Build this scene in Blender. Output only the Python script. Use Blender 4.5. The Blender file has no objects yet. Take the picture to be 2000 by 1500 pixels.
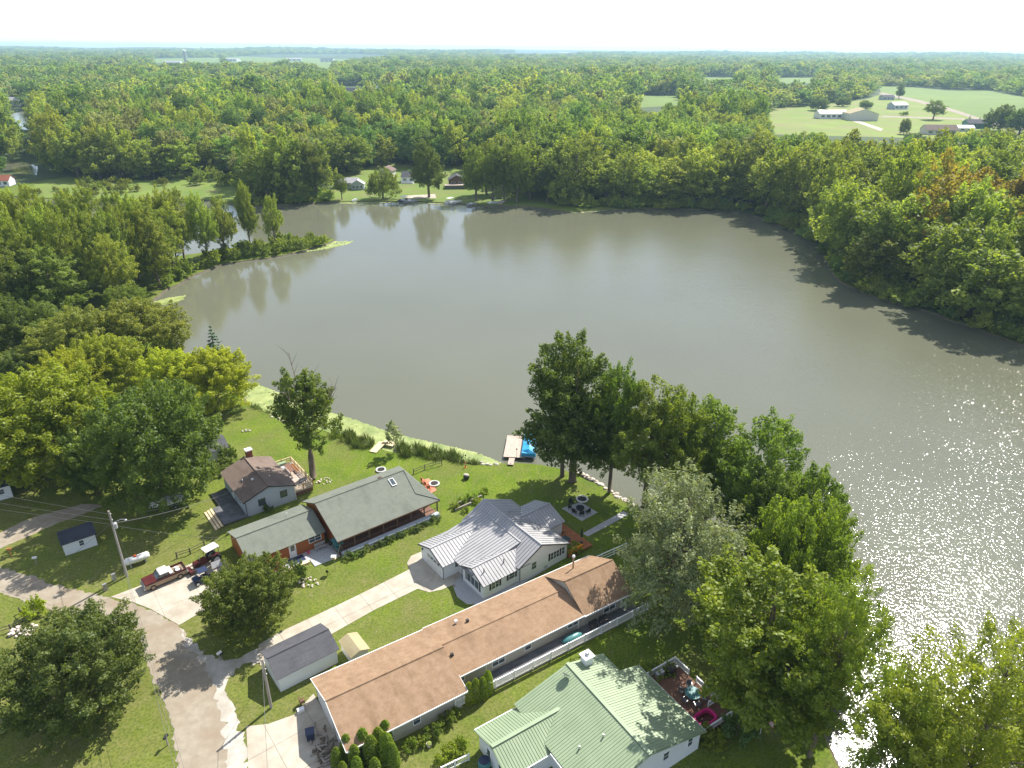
import bpy, bmesh, math, random
import numpy as np
from mathutils import Vector, Matrix
from mathutils.geometry import delaunay_2d_cdt

R = math.radians
sc = bpy.context.scene
col = sc.collection
random.seed(7)
rng = np.random.default_rng(11)

# ------------------------------------------------------------------ camera, world, sun, exposure
CAM_H, FPX, PITCH, ROLL = 64.0, 1389.0, R(25.3), R(0.40)
cF = Vector((0, math.cos(PITCH), -math.sin(PITCH)))
_u0 = Vector((0, math.sin(PITCH), math.cos(PITCH))); _r0 = Vector((1, 0, 0))
cR = math.cos(ROLL)*_r0 + math.sin(ROLL)*_u0
cU = -math.sin(ROLL)*_r0 + math.cos(ROLL)*_u0
cam = bpy.data.cameras.new('camera'); cam_o = bpy.data.objects.new('camera', cam); col.objects.link(cam_o)
cam.sensor_width = 36.0; cam.lens = 36.0*FPX/2000.0; cam.clip_start = 0.5; cam.clip_end = 40000
M = Matrix((cR, cU, -cF)).transposed().to_4x4(); M.translation = (0, 0, CAM_H); cam_o.matrix_world = M
sc.camera = cam_o

SUN_AZ, SUN_EL = R(35.6), R(47.0)
w = bpy.data.worlds.new('World'); sc.world = w; w.use_nodes = True
wn = w.node_tree.nodes
sky = wn.new('ShaderNodeTexSky'); sky.sky_type = 'NISHITA'; sky.sun_disc = False
sky.sun_elevation = SUN_EL; sky.sun_rotation = SUN_AZ; sky.altitude = 200
sky.air_density = 0.7; sky.dust_density = 0.4; sky.ozone_density = 2.0
veil = wn.new('ShaderNodeMix'); veil.data_type = 'RGBA'; veil.blend_type = 'ADD'; veil.inputs[0].default_value = 1.0; veil.inputs[7].default_value = (3.0, 3.05, 3.1, 1)   # even thin summer haze
w.node_tree.links.new(sky.outputs[0], veil.inputs[6])
w.node_tree.links.new(veil.outputs[2], wn['Background'].inputs[0]); wn['Background'].inputs[1].default_value = 0.08
sun = bpy.data.lights.new('sun', 'SUN'); sun.energy = 5.0; sun.angle = R(0.53); sun.color = (1.0, 0.95, 0.86)
sun_o = bpy.data.objects.new('sun', sun); col.objects.link(sun_o)
sd = Vector((math.sin(SUN_AZ)*math.cos(SUN_EL), math.cos(SUN_AZ)*math.cos(SUN_EL), math.sin(SUN_EL)))
sun_o.rotation_euler = sd.to_track_quat('Z', 'Y').to_euler(); sun_o.location = (60, 80, 150)
vs = sc.view_settings; vs.view_transform = 'Standard'; vs.look = 'None'; vs.exposure = 0.82; vs.gamma = 1.0; vs.use_curve_mapping = False
cy = sc.cycles
cy.max_bounces = 6; cy.diffuse_bounces = 3; cy.glossy_bounces = 3; cy.transmission_bounces = 4; cy.transparent_max_bounces = 6; cy.volume_bounces = 1
cy.use_denoising = True
cy.sample_clamp_indirect = 6.0; cy.caustics_reflective = False; cy.caustics_refractive = False

# ------------------------------------------------------------------ coordinates
def ray(u, v):
    u, v = float(u), float(v)
    return cF + (u-1000)/FPX*cR + (750-v)/FPX*cU
def at(u, v, z=0.0):                       # a point of the photograph -> the place on the ground it shows
    d = ray(u, v); t = (z-CAM_H)/d.z
    return Vector((d.x*t, d.y*t, z))
def hgt(ub, vb, ut, vt):
    b = at(ub, vb); d = ray(ut, vt); return CAM_H + d.z*b.y/d.y
_F, _R, _U = (np.array(a) for a in (cF, cR, cU))
def proj(P):                               # (n,3) -> (n,2), depth
    q = P-np.array((0, 0, CAM_H)); dd = q@_F
    return np.stack((1000+FPX*(q@_R)/dd, 750-FPX*(q@_U)/dd), 1), dd
O38 = at(840, 1090); TH = R(38)
def W(s, t, z=0.0, th=TH, o=O38):          # street-aligned frame of the near houses
    return Vector((o.x+s*math.cos(th)-t*math.sin(th), o.y+s*math.sin(th)+t*math.cos(th), z))
def inpoly(P, poly):
    x, y = P[:, 0], P[:, 1]; r = np.zeros(len(P), bool); n = len(poly)
    for i in range(n):
        x1, y1 = poly[i]; x2, y2 = poly[(i+1) % n]
        if y1 == y2: continue
        c = ((y1 > y) != (y2 > y)) & (x < (x2-x1)*(y-y1)/(y2-y1)+x1)
        r ^= c
    return r
def wpoly(px, z=0.0): return [tuple(at(u, v, z)[:2]) for u, v in px]
def scatter(poly, n, rg=rng):
    a = np.array(poly); lo, hi = a.min(0), a.max(0); out = []
    tot = 0
    while tot < n:
        P = lo+(hi-lo)*rg.random((n*3, 2)); P = P[inpoly(P, poly)]; out.append(P); tot += len(P)
        if len(P) == 0: break
    return np.concatenate(out)[:n]

# ------------------------------------------------------------------ materials
MT = {}
def nt(name):
    m = bpy.data.materials.new(name); m.use_nodes = True; MT[name] = m
    return m, m.node_tree.nodes, m.node_tree.links, m.node_tree.nodes['Principled BSDF']
def mix(n, l, fac, a, b):
    x = n.new('ShaderNodeMix'); x.data_type = 'RGBA'
    for i, s in ((0, fac), (6, a), (7, b)):
        if hasattr(s, 'links'): l.new(s, x.inputs[i])
        elif isinstance(s, (int, float)): x.inputs[i].default_value = s
        else: x.inputs[i].default_value = (*s, 1)
    return x.outputs[2]
def noise(n, l, co, scale, detail=4, rough=.55, vec=(1, 1, 1)):
    t = n.new('ShaderNodeTexNoise'); t.inputs['Scale'].default_value = scale; t.inputs['Detail'].default_value = detail; t.inputs['Roughness'].default_value = rough
    if vec != (1, 1, 1):
        mp = n.new('ShaderNodeMapping'); mp.inputs['Scale'].default_value = vec; l.new(co, mp.inputs[0]); co = mp.outputs[0]
    l.new(co, t.inputs['Vector']); return t.outputs['Fac']
def ramp(n, l, f, a, b):
    r = n.new('ShaderNodeMapRange'); r.inputs['From Min'].default_value = a; r.inputs['From Max'].default_value = b; l.new(f, r.inputs['Value']); return r.outputs['Result']
def mk(name, c1, c2=None, scale=3.0, rough=.8, bump=0.0, bscale=None, metal=0.0, spec=.4, c3=None, s3=.4, vec=(1, 1, 1), dist=.02):
    m, n, l, b = nt(name)
    co = n.new('ShaderNodeTexCoord').outputs['Object']
    if c2:
        f = ramp(n, l, noise(n, l, co, scale, vec=vec), .32, .68); c = mix(n, l, f, c1, c2)
        if c3: c = mix(n, l, ramp(n, l, noise(n, l, co, s3), .45, .7), c, c3)
        l.new(c, b.inputs['Base Color'])
    else: b.inputs['Base Color'].default_value = (*c1, 1)
    b.inputs['Roughness'].default_value = rough; b.inputs['Metallic'].default_value = metal; b.inputs['Specular IOR Level'].default_value = spec
    if bump:
        bp = n.new('ShaderNodeBump'); bp.inputs['Strength'].default_value = bump; bp.inputs['Distance'].default_value = dist
        l.new(noise(n, l, co, bscale or scale*3, vec=vec), bp.inputs['Height']); l.new(bp.outputs[0], b.inputs['Normal'])
    return m
def leafmat(name, ca, cb, trans=.5, by_object=True, spec=.25):
    m, n, l, b = nt(name); n.remove(b)
    at_ = n.new('ShaderNodeAttribute'); at_.attribute_name = 'tint'
    oi = n.new('ShaderNodeObjectInfo')
    kk = (1.18, 1.26, 1.2) if name == 'leaf' else (1.45, 1.52, 1.4) if by_object else (1.7, 1.62, 1.5)
    c = mix(n, l, at_.outputs['Fac'], tuple(x*k for x, k in zip(ca, kk)), tuple(x*k for x, k in zip(cb, kk)))
    hsv = n.new('ShaderNodeHueSaturation'); l.new(c, hsv.inputs['Color'])
    mv = n.new('ShaderNodeMapRange'); mv.inputs['To Min'].default_value = .9 if by_object else .72; mv.inputs['To Max'].default_value = 1.12 if by_object else 1.35; l.new(oi.outputs['Random'], mv.inputs['Value']); l.new(mv.outputs[0], hsv.inputs['Value'])
    mh = n.new('ShaderNodeMapRange'); mh.inputs['To Min'].default_value = .484; mh.inputs['To Max'].default_value = .506
    mm = n.new('ShaderNodeMath'); mm.operation = 'MULTIPLY'; mm.inputs[1].default_value = 7.31; l.new(oi.outputs['Random'], mm.inputs[0])
    fr = n.new('ShaderNodeMath'); fr.operation = 'FRACT'; l.new(mm.outputs[0], fr.inputs[0]); l.new(fr.outputs[0], mh.inputs['Value']); l.new(mh.outputs[0], hsv.inputs['Hue'])
    c = hsv.outputs[0]
    if by_object:
        mu = n.new('ShaderNodeMix'); mu.data_type = 'RGBA'; mu.blend_type = 'MULTIPLY'; mu.inputs[0].default_value = 1
        l.new(c, mu.inputs[6]); l.new(oi.outputs['Color'], mu.inputs[7]); c = mu.outputs[2]
    d = n.new('ShaderNodeBsdfDiffuse'); l.new(c, d.inputs[0])
    t = n.new('ShaderNodeBsdfTranslucent')
    tc = n.new('ShaderNodeMix'); tc.data_type = 'RGBA'; tc.blend_type = 'MULTIPLY'; tc.inputs[0].default_value = 1; tc.inputs[7].default_value = (1.28, 1.28, .55, 1)
    l.new(c, tc.inputs[6]); l.new(tc.outputs[2], t.inputs[0])
    g = n.new('ShaderNodeBsdfGlossy'); g.inputs[0].default_value = (.9, .95, 1, 1); g.inputs['Roughness'].default_value = .55
    s1 = n.new('ShaderNodeMixShader'); s1.inputs[0].default_value = trans; l.new(d.outputs[0], s1.inputs[1]); l.new(t.outputs[0], s1.inputs[2])
    s2 = n.new('ShaderNodeMixShader'); s2.inputs[0].default_value = .02*spec/.25; l.new(s1.outputs[0], s2.inputs[1]); l.new(g.outputs[0], s2.inputs[2])
    l.new(s2.outputs[0], n['Material Output'].inputs[0]); return m

leafmat('leaf', (.088, .126, .019), (.210, .242, .046))
leafmat('leaf_silver', (.15, .19, .09), (.34, .37, .22), trans=.3)
leafmat('leaf_yellow', (.17, .190, .014), (.33, .335, .030))
leafmat('needle', (.020, .050, .022), (.05, .09, .035), trans=.1)
for i, (a, b_) in enumerate((((.090, .155, .026), (.205, .270, .055)), ((.066, .128, .022), (.155, .225, .048)), ((.115, .165, .028), (.240, .285, .058)),
                             ((.050, .105, .026), (.120, .185, .050)), ((.130, .178, .025), (.260, .300, .056)), ((.110, .140, .050), (.205, .230, .095)))):
    leafmat('forest%d' % i, a, b_, by_object=False)
mk('bark', (.10, .075, .05), (.20, .16, .12), 3, .95, .6, 9, vec=(1, 1, .25))
mk('bark_pale', (.22, .20, .17), (.36, .33, .29), 3, .95, .5, 9, vec=(1, 1, .25))
mk('concrete', (.40, .36, .29), (.49, .445, .365), .9, .9, .25, 12, c3=(.35, .30, .235), s3=.35)
mk('paver_grey', (.34, .35, .36), (.46, .46, .46), 6, .9, .3, 14)
mk('white_siding', (.74, .76, .78), (.80, .81, .82), 1.2, .6, .15, 5, vec=(.2, .2, 8))
mk('grey_siding', (.40, .45, .52), (.46, .51, .57), 1.2, .7, .2, 5, vec=(.2, .2, 8))
mk('tan_siding', (.40, .37, .31), (.46, .43, .37), 1.2, .7, .2, 5, vec=(.2, .2, 8))
mk('cream_siding', (.62, .60, .53), (.68, .66, .60), 1.2, .7)
mk('log_wall', (.30, .085, .022), (.40, .13, .035), 2, .6, .5, 4, vec=(.3, .3, 6))
mk('white_trim', (.80, .80, .79), (.86, .86, .85), 4, .5)
mk('dark_trim', (.035, .03, .03), (.06, .05, .05), 4, .5)
mk('brown_trim', (.10, .06, .04), (.15, .09, .06), 4, .6)
mk('shutter', (.03, .02, .025), (.05, .035, .04), 4, .5)
mk('glass', (.05, .07, .08), (.09, .11, .12), .8, .08, spec=.8)
mk('brick', (.20, .06, .04), (.30, .10, .06), 8, .9, .3, 20)
mk('galv', (.42, .43, .44), (.55, .56, .57), 3, .35, metal=.7)
mk('black', (.012, .012, .013), (.03, .03, .03), 5, .6)
mk('rubber', (.018, .018, .018), (.04, .038, .035), 6, .9)
mk('red_paint', (.085, .012, .012), (.065, .010, .013), 1.5, .45, c3=(.12, .028, .014), s3=.8)
mk('maroon', (.065, .012, .014), (.09, .016, .018), 2, .5)
mk('tan_paint', (.36, .26, .175), (.30, .21, .14), 2, .5)
mk('white_paint', (.80, .79, .77), (.72, .71, .68), 2, .4)
mk('grey_paint', (.35, .35, .36), (.45, .45, .46), 2, .6)
mk('navy_paint', (.020, .03, .07), (.035, .05, .10), 2, .4)
mk('orange_paint', (.70, .12, .02), (.60, .10, .02), 3, .5)
mk('magenta', (.62, .01, .19), (.52, .01, .15), 3, .35)
mk('yellow_tarp', (.78, .33, .02), (.62, .22, .015), 3, .6, .5, 4)
mk('blue_tarp', (.02, .25, .50), (.04, .36, .62), 1.2, .45, .5, 3)
mk('teal', (.05, .17, .18), (.08, .25, .25), 1.5, .4)
mk('deck_wood', (.42, .34, .28), (.52, .43, .36), 2, .85, .3, 8)
mk('deck_red', (.30, .10, .035), (.40, .15, .05), 2, .7, .3, 8)
mk('deck_brown', (.17, .085, .055), (.23, .12, .08), 2, .8, .3, 8)
mk('deck_dark', (.10, .10, .11), (.17, .17, .18), 1, .8, .4, 4)
mk('wood_pale', (.60, .46, .28), (.72, .58, .38), 3, .8)
mk('wood_orange', (.42, .16, .045), (.55, .24, .08), 3, .75)
mk('wood_grey', (.24, .21, .18), (.38, .34, .30), 4, .95, .3, 10, vec=(1, 1, .2))
mk('post_dark', (.05, .045, .04), (.09, .08, .07), 4, .9)
mk('stone', (.38, .34, .28), (.55, .50, .43), 2, .9, .4, 6)
mk('stone_pale', (.62, .52, .44), (.72, .63, .55), 2, .9, .4, 6)
mk('stone_blue', (.36, .40, .44), (.50, .54, .57), 4, .9, .4, 8)
mk('soil', (.10, .075, .05), (.16, .12, .08), 2, .95)
mk('mulch', (.28, .22, .13), (.40, .32, .20), 2, .95, .6, 9)
mk('terracotta', (.50, .16, .09), (.60, .24, .14), 3, .8)
mk('metal_white', (.32, .318, .325), (.38, .375, .38), .6, .5, spec=.4)
mk('seam', (.11, .11, .12), (.14, .14, .15), 2, .8)
mk('seam_green', (.09, .15, .09), (.12, .19, .12), 2, .8)
mk('metal_green', (.235, .305, .185), (.275, .345, .215), .5, .5, spec=.4)
mk('flag_red', (.45, .03, .05)); mk('flag_white', (.75, .73, .73)); mk('flag_blue', (.03, .04, .16))
mk('lily', (.25, .31, .085), (.38, .42, .16), .6, .55, c3=(.17, .23, .06), s3=.25)
mk('reed', (.15, .21, .032), (.26, .31, .065), 1.5, .8)
mk('field', (.125, .190, .028), (.15, .215, .034), .004, .95, c3=(.11, .175, .03), s3=.02)
mk('pasture', (.135, .20, .022), (.19, .245, .035), .02, .95, c3=(.20, .19, .07), s3=.03)
mk('meadow', (.10, .165, .018), (.15, .21, .028), .05, .95, c3=(.16, .17, .05), s3=.12)
mk('gravel_road', (.265, .225, .17), (.34, .295, .23), 1.1, .95, .8, 9, c3=(.25, .195, .135), s3=.22)
mk('gravel_white', (.38, .35, .305), (.50, .465, .41), 1.2, .95, .6, 12, c3=(.31, .275, .22), s3=.4)
mk('mud', (.075, .06, .04), (.13, .11, .07), .5, .9)
def shingle(name, a, b, c3, sz=(.9, .28)):
    m, n, l, bs = nt(name); co = n.new('ShaderNodeTexCoord').outputs['Object']
    br = n.new('ShaderNodeTexBrick'); br.inputs['Color1'].default_value = (*a, 1); br.inputs['Color2'].default_value = (*b, 1); br.inputs['Mortar'].default_value = (*[x*.6 for x in a], 1)
    br.inputs['Scale'].default_value = 1; br.inputs['Brick Width'].default_value = sz[0]; br.inputs['Row Height'].default_value = sz[1]; br.inputs['Mortar Size'].default_value = .012; br.offset = .5
    l.new(co, br.inputs['Vector'])
    c = mix(n, l, ramp(n, l, noise(n, l, co, 1.3), .35, .7), br.outputs[0], c3)
    c = mix(n, l, ramp(n, l, noise(n, l, co, 14, 3), .3, .8), c, a)
    c = mix(n, l, ramp(n, l, noise(n, l, co, .5, 5, .65, vec=(1, .3, 1)), .5, .78), c, tuple(x*.72 for x in a))
    l.new(c, bs.inputs['Base Color']); bs.inputs['Roughness'].default_value = .9; bs.inputs['Specular IOR Level'].default_value = .25
    bp = n.new('ShaderNodeBump'); bp.inputs['Strength'].default_value = .35; bp.inputs['Distance'].default_value = .02; l.new(noise(n, l, co, 22), bp.inputs['Height']); l.new(bp.outputs[0], bs.inputs['Normal'])
shingle('shingle_orange', (.25, .158, .095), (.33, .215, .133), (.375, .258, .168), (.34, .18))
shingle('shingle_orange_t', (.42, .215, .12), (.46, .25, .145), (.46, .27, .165), (.16, .32))
shingle('shingle_brown', (.165, .12, .097), (.20, .15, .125), (.22, .168, .14))
shingle('shingle_sage', (.155, .170, .140), (.185, .20, .165), (.20, .212, .175))
shingle('shingle_grey', (.075, .075, .085), (.125, .125, .138), (.10, .10, .112))
shingle('shingle_dark', (.045, .05, .07), (.075, .08, .10), (.06, .065, .085))
shingle('shingle_tan', (.36, .30, .17), (.42, .355, .21), (.39, .34, .22), (.8, .8))

# lawn
def lawnmat():
    m, n, l, b = nt('lawn'); co = n.new('ShaderNodeTexCoord').outputs['Object']
    g = mix(n, l, ramp(n, l, noise(n, l, co, .22, 5, .6), .35, .65), (.098, .160, .010), (.165, .228, .015))
    dry = mix(n, l, ramp(n, l, noise(n, l, co, .8, 5, .65), .35, .68), (.15, .156, .036), (.215, .20, .075))
    # drier turf towards the road, lusher by the water
    dp = n.new('ShaderNodeVectorMath'); dp.operation = 'DOT_PRODUCT'; l.new(co, dp.inputs[0]); dp.inputs[1].default_value = (.62, .78, 0)
    gr = ramp(n, l, dp.outputs['Value'], 66, 28)
    f = n.new('ShaderNodeMath'); f.operation = 'MULTIPLY_ADD'; l.new(gr, f.inputs[0]); f.inputs[1].default_value = .65
    nn = ramp(n, l, noise(n, l, co, .12, 6, .65), .45, .72); l.new(nn, f.inputs[2]); f.use_clamp = True
    f2 = n.new('ShaderNodeMath'); f2.operation = 'MULTIPLY'; f2.inputs[1].default_value = .9; l.new(f.outputs[0], f2.inputs[0])
    c = mix(n, l, f2.outputs[0], g, dry)
    st = noise(n, l, co, .9, 3, .5, vec=(1.0, .25, 1))
    mp = [x for x in n if x.type == 'MAPPING'][-1]; mp.inputs['Rotation'].default_value = (0, 0, -TH)
    c = mix(n, l, ramp(n, l, st, .5, .72), c, mix(n, l, .5, c, (.19, .19, .06)))
    c = mix(n, l, ramp(n, l, noise(n, l, co, .75, 7, .78), .57, .70), c, (.255, .225, .115))
    c = mix(n, l, ramp(n, l, noise(n, l, co, 3.2, 5, .75), .42, .62), c, mix(n, l, .7, c, (.04, .075, .006)))
    l.new(c, b.inputs['Base Color']); b.inputs['Roughness'].default_value = .9; b.inputs['Specular IOR Level'].default_value = .15
    bp = n.new('ShaderNodeBump'); bp.inputs['Strength'].default_value = .6; bp.inputs['Distance'].default_value = .08; l.new(noise(n, l, co, 6, 6, .7), bp.inputs['Height']); l.new(bp.outputs[0], b.inputs['Normal'])
lawnmat()
def watermat():
    m, n, l, b = nt('lake_water'); co = n.new('ShaderNodeTexCoord').outputs['Object']
    c = mix(n, l, ramp(n, l, noise(n, l, co, .012, 3), .35, .7), (.120, .124, .084), (.142, .146, .102)); l.new(c, b.inputs['Base Color'])
    b.inputs['Roughness'].default_value = .075; b.inputs['IOR'].default_value = 1.40; b.inputs['Specular IOR Level'].default_value = .5
    # ripples: calm to the left, a breeze on the right side of the lake
    sp = n.new('ShaderNodeSeparateXYZ'); l.new(co, sp.inputs[0])
    wl = noise(n, l, co, .02, 3, .5, vec=(1, .35, 1)); wa = n.new('ShaderNodeMath'); wa.operation = 'MULTIPLY_ADD'; l.new(wl, wa.inputs[0]); wa.inputs[1].default_value = 90; l.new(sp.outputs['X'], wa.inputs[2])
    amp = ramp(n, l, wa.outputs[0], 20, 130)
    am = n.new('ShaderNodeMapRange'); am.inputs['To Min'].default_value = .10; am.inputs['To Max'].default_value = 1.0; l.new(amp, am.inputs['Value'])
    ns = noise(n, l, co, 2.5, 2, .5, vec=(1, .8, 1)); ns2 = noise(n, l, co, .7, 2, .5, vec=(1, .6, 1))
    ad = n.new('ShaderNodeMath'); ad.operation = 'MULTIPLY_ADD'; l.new(ns2, ad.inputs[0]); ad.inputs[1].default_value = .5; l.new(ns, ad.inputs[2])
    bp = n.new('ShaderNodeBump'); bp.inputs['Distance'].default_value = .10; l.new(ad.outputs[0], bp.inputs['Height']); l.new(am.outputs[0], bp.inputs['Strength'])
    l.new(bp.outputs[0], b.inputs['Normal'])
watermat()

# ------------------------------------------------------------------ mesh building
class MB:
    def __init__(s): s.v = []; s.f = []
    def add(s, vs, fs):
        o = len(s.v); s.v += [tuple(p) for p in vs]; s.f += [tuple(i+o for i in f) for f in fs]; return s
    def box(s, c, d, rz=0.0, rx=0.0, ry=0.0):
        h = [x/2 for x in d]; m = Matrix.Rotation(rz, 3, 'Z')@Matrix.Rotation(ry, 3, 'Y')@Matrix.Rotation(rx, 3, 'X'); c = Vector(c)
        vs = [c+m@Vector((x*h[0], y*h[1], z*h[2])) for z in (-1, 1) for y in (-1, 1) for x in (-1, 1)]
        return s.add(vs, [(0, 2, 3, 1), (4, 5, 7, 6), (0, 1, 5, 4), (2, 6, 7, 3), (0, 4, 6, 2), (1, 3, 7, 5)])
    def bb(s, a, b): return s.box([(x+y)/2 for x, y in zip(a, b)], [abs(y-x) for x, y in zip(a, b)])
    def prism(s, poly, z0, z1):
        n = len(poly)
        return s.add([(x, y, z0) for x, y in poly]+[(x, y, z1) for x, y in poly],
                     [tuple(range(n-1, -1, -1)), tuple(range(n, 2*n))]+[(i, (i+1) % n, n+(i+1) % n, n+i) for i in range(n)])
    def slab(s, pts, th, down=True):           # planar polygon in space with a thickness along its normal
        P = [Vector(p) for p in pts]; nn = Vector((0, 0, 0))
        for i in range(len(P)): nn += P[i].cross(P[(i+1) % len(P)])
        nn.normalize()
        if nn.z < 0: P.reverse(); nn = -nn
        n = len(P); B = [p-nn*th for p in P]
        return s.add(P+B, [tuple(range(n)), tuple(range(2*n-1, n-1, -1))]+[(i, n+i, n+(i+1) % n, (i+1) % n) for i in range(n)])
    def quad(s, pts): return s.add(pts, [tuple(range(len(pts)))])
    def tube(s, pts, rad, n=6, cap=True):
        P = [Vector(p) for p in pts]
        if not isinstance(rad, (list, tuple)): rad = [rad]*len(P)
        vs = []; k = len(P)
        for i, p in enumerate(P):
            d = (P[min(i+1, k-1)]-P[max(i-1, 0)]); d = d.normalized() if d.length > 1e-9 else Vector((0, 0, 1))
            a = d.cross(Vector((0, 0, 1))); a = a.normalized() if a.length > 1e-3 else Vector((1, 0, 0)); b = d.cross(a)
            vs += [p+(a*math.cos(2*math.pi*j/n)+b*math.sin(2*math.pi*j/n))*rad[i] for j in range(n)]
        fs = [(i*n+j, i*n+(j+1) % n, (i+1)*n+(j+1) % n, (i+1)*n+j) for i in range(k-1) for j in range(n)]
        if cap: fs += [tuple(range(n-1, -1, -1)), tuple(range((k-1)*n, k*n))]
        return s.add(vs, fs)
    def lathe(s, c, prof, n=12, ax='z'):
        c = Vector(c); vs = []
        for r, h in prof:
            for j in range(n):
                a = 2*math.pi*j/n; p = (r*math.cos(a), r*math.sin(a), h)
                if ax == 'y': p = (p[0], p[2], p[1])
                elif ax == 'x': p = (p[2], p[0], p[1])
                vs.append(c+Vector(p))
        k = len(prof); fs = [(i*n+j, i*n+(j+1) % n, (i+1)*n+(j+1) % n, (i+1)*n+j) for i in range(k-1) for j in range(n)]
        fs += [tuple(range(n-1, -1, -1)), tuple(range((k-1)*n, k*n))]
        return s.add(vs, fs)
    def blob(s, c, r, seed=0, amt=.2, n=8, k=5):
        rr = random.Random(seed); c = Vector(c); prof = []; vs = []
        for i in range(k+1):
            th = math.pi*i/k
            for j in range(n):
                a = 2*math.pi*j/n; q = 1+rr.uniform(-amt, amt) if 0 < i < k else 1
                vs.append(c+Vector((math.sin(th)*math.cos(a)*r[0]*q, math.sin(th)*math.sin(a)*r[1]*q, -math.cos(th)*r[2]*q)))
        fs = [(i*n+j, i*n+(j+1) % n, (i+1)*n+(j+1) % n, (i+1)*n+j) for i in range(k) for j in range(n)]
        return s.add(vs, fs)
    def mesh(s, name, mat):
        m = bpy.data.meshes.new(name); m.from_pydata(s.v, [], s.f); 
        bm = bmesh.new(); bm.from_mesh(m); bmesh.ops.recalc_face_normals(bm, faces=bm.faces); bm.to_mesh(m); bm.free()
        if mat: m.materials.append(MT[mat])
        return m
    def build(s, name, mat, parent=None, loc=None, smooth=False, label=None, kind=None):
        m = s.mesh(name, mat)
        if smooth: m.shade_smooth()
        o = bpy.data.objects.new(name, m); col.objects.link(o)
        if parent is not None: o.parent = parent
        if loc is not None: o.location = loc
        if label: o['label'] = label
        if kind: o['kind'] = kind
        return o
def mobj(name, mesh, parent=None, loc=None):
    o = bpy.data.objects.new(name, mesh); col.objects.link(o)
    if parent is not None: o.parent = parent
    if loc is not None: o.location = loc
    return o
def tag(o, label=None, cat=None, group=None, kind=None):
    for k, v in (('label', label), ('category', cat), ('group', group), ('kind', kind)):
        if v: o[k] = v
    return o
def thing(name, loc, rz=0.0, label=None, cat=None, group=None):
    o = bpy.data.objects.new(name, None); col.objects.link(o); o.location = loc; o.rotation_euler = (0, 0, rz); o.empty_display_size = .5
    return tag(o, label, cat, group)
def copy_tree(o, parent=None):
    c = o.copy(); col.objects.link(c)
    if parent is not None: c.parent = parent
    for ch in o.children: copy_tree(ch, c)
    return c

# ------------------------------------------------------------------ ground, lake, roads
LAKE_PX = [(292, 588), (330, 562), (380, 535), (430, 515), (520, 503), (590, 490), (640, 474), (652, 467), (600, 463), (540, 470), (480, 480), (400, 492), (300, 507),
  (200, 516), (120, 520), (60, 503), (0, 478), (-150, 455), (-400, 440), (-400, 372), (-100, 376), (0, 380), (60, 386), (110, 388), (200, 390), (300, 390), (360, 388),
  (420, 392), (465, 400), (510, 403), (580, 398), (640, 394), (700, 393), (790, 393), (870, 394), (925, 400), (1000, 402), (1060, 405), (1110, 413), (1180, 409), (1300, 406),
  (1400, 409), (1450, 414), (1500, 430), (1560, 456), (1602, 482), (1622, 520), (1640, 548), (1700, 576), (1800, 603), (1900, 638), (2000, 675), (2200, 745), (2500, 850),
  (2900, 1100), (3000, 1700), (1800, 2200), (1720, 1750), (1660, 1560), (1625, 1470), (1590, 1380), (1545, 1290), (1480, 1200), (1400, 1120), (1330, 1060), (1262, 1003),
  (1200, 965), (1130, 925), (1050, 905), (980, 908), (920, 906), (860, 897), (790, 887), (730, 877), (700, 868), (655, 846), (560, 826), (520, 808), (482, 788), (455, 760),
  (400, 715), (350, 680), (320, 640), (300, 610)]
POND1 = [(18, 224), (45, 217), (62, 232), (66, 256), (40, 252), (25, 240)]
POND2 = [(-20, 320), (40, 315), (74, 325), (72, 342), (40, 340), (-20, 328)]
def natural(poly, step=2.5, amp=.5):
    out = []; n = len(poly); rr = random.Random(3)
    for i in range(n):
        a, b = Vector(poly[i]), Vector(poly[(i+1) % n]); d = (b-a).length; k = max(1, min(40, int(d/step)))
        for j in range(k):
            p = a.lerp(b, j/k); q = amp if d < 120 else 0
            out.append((p.x+rr.uniform(-q, q), p.y+rr.uniform(-q, q)))
    return out
LAKE = natural(wpoly(LAKE_PX)); PONDS = [natural(wpoly(POND1), 6, 1), natural(wpoly(POND2), 4, .8)]
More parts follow.
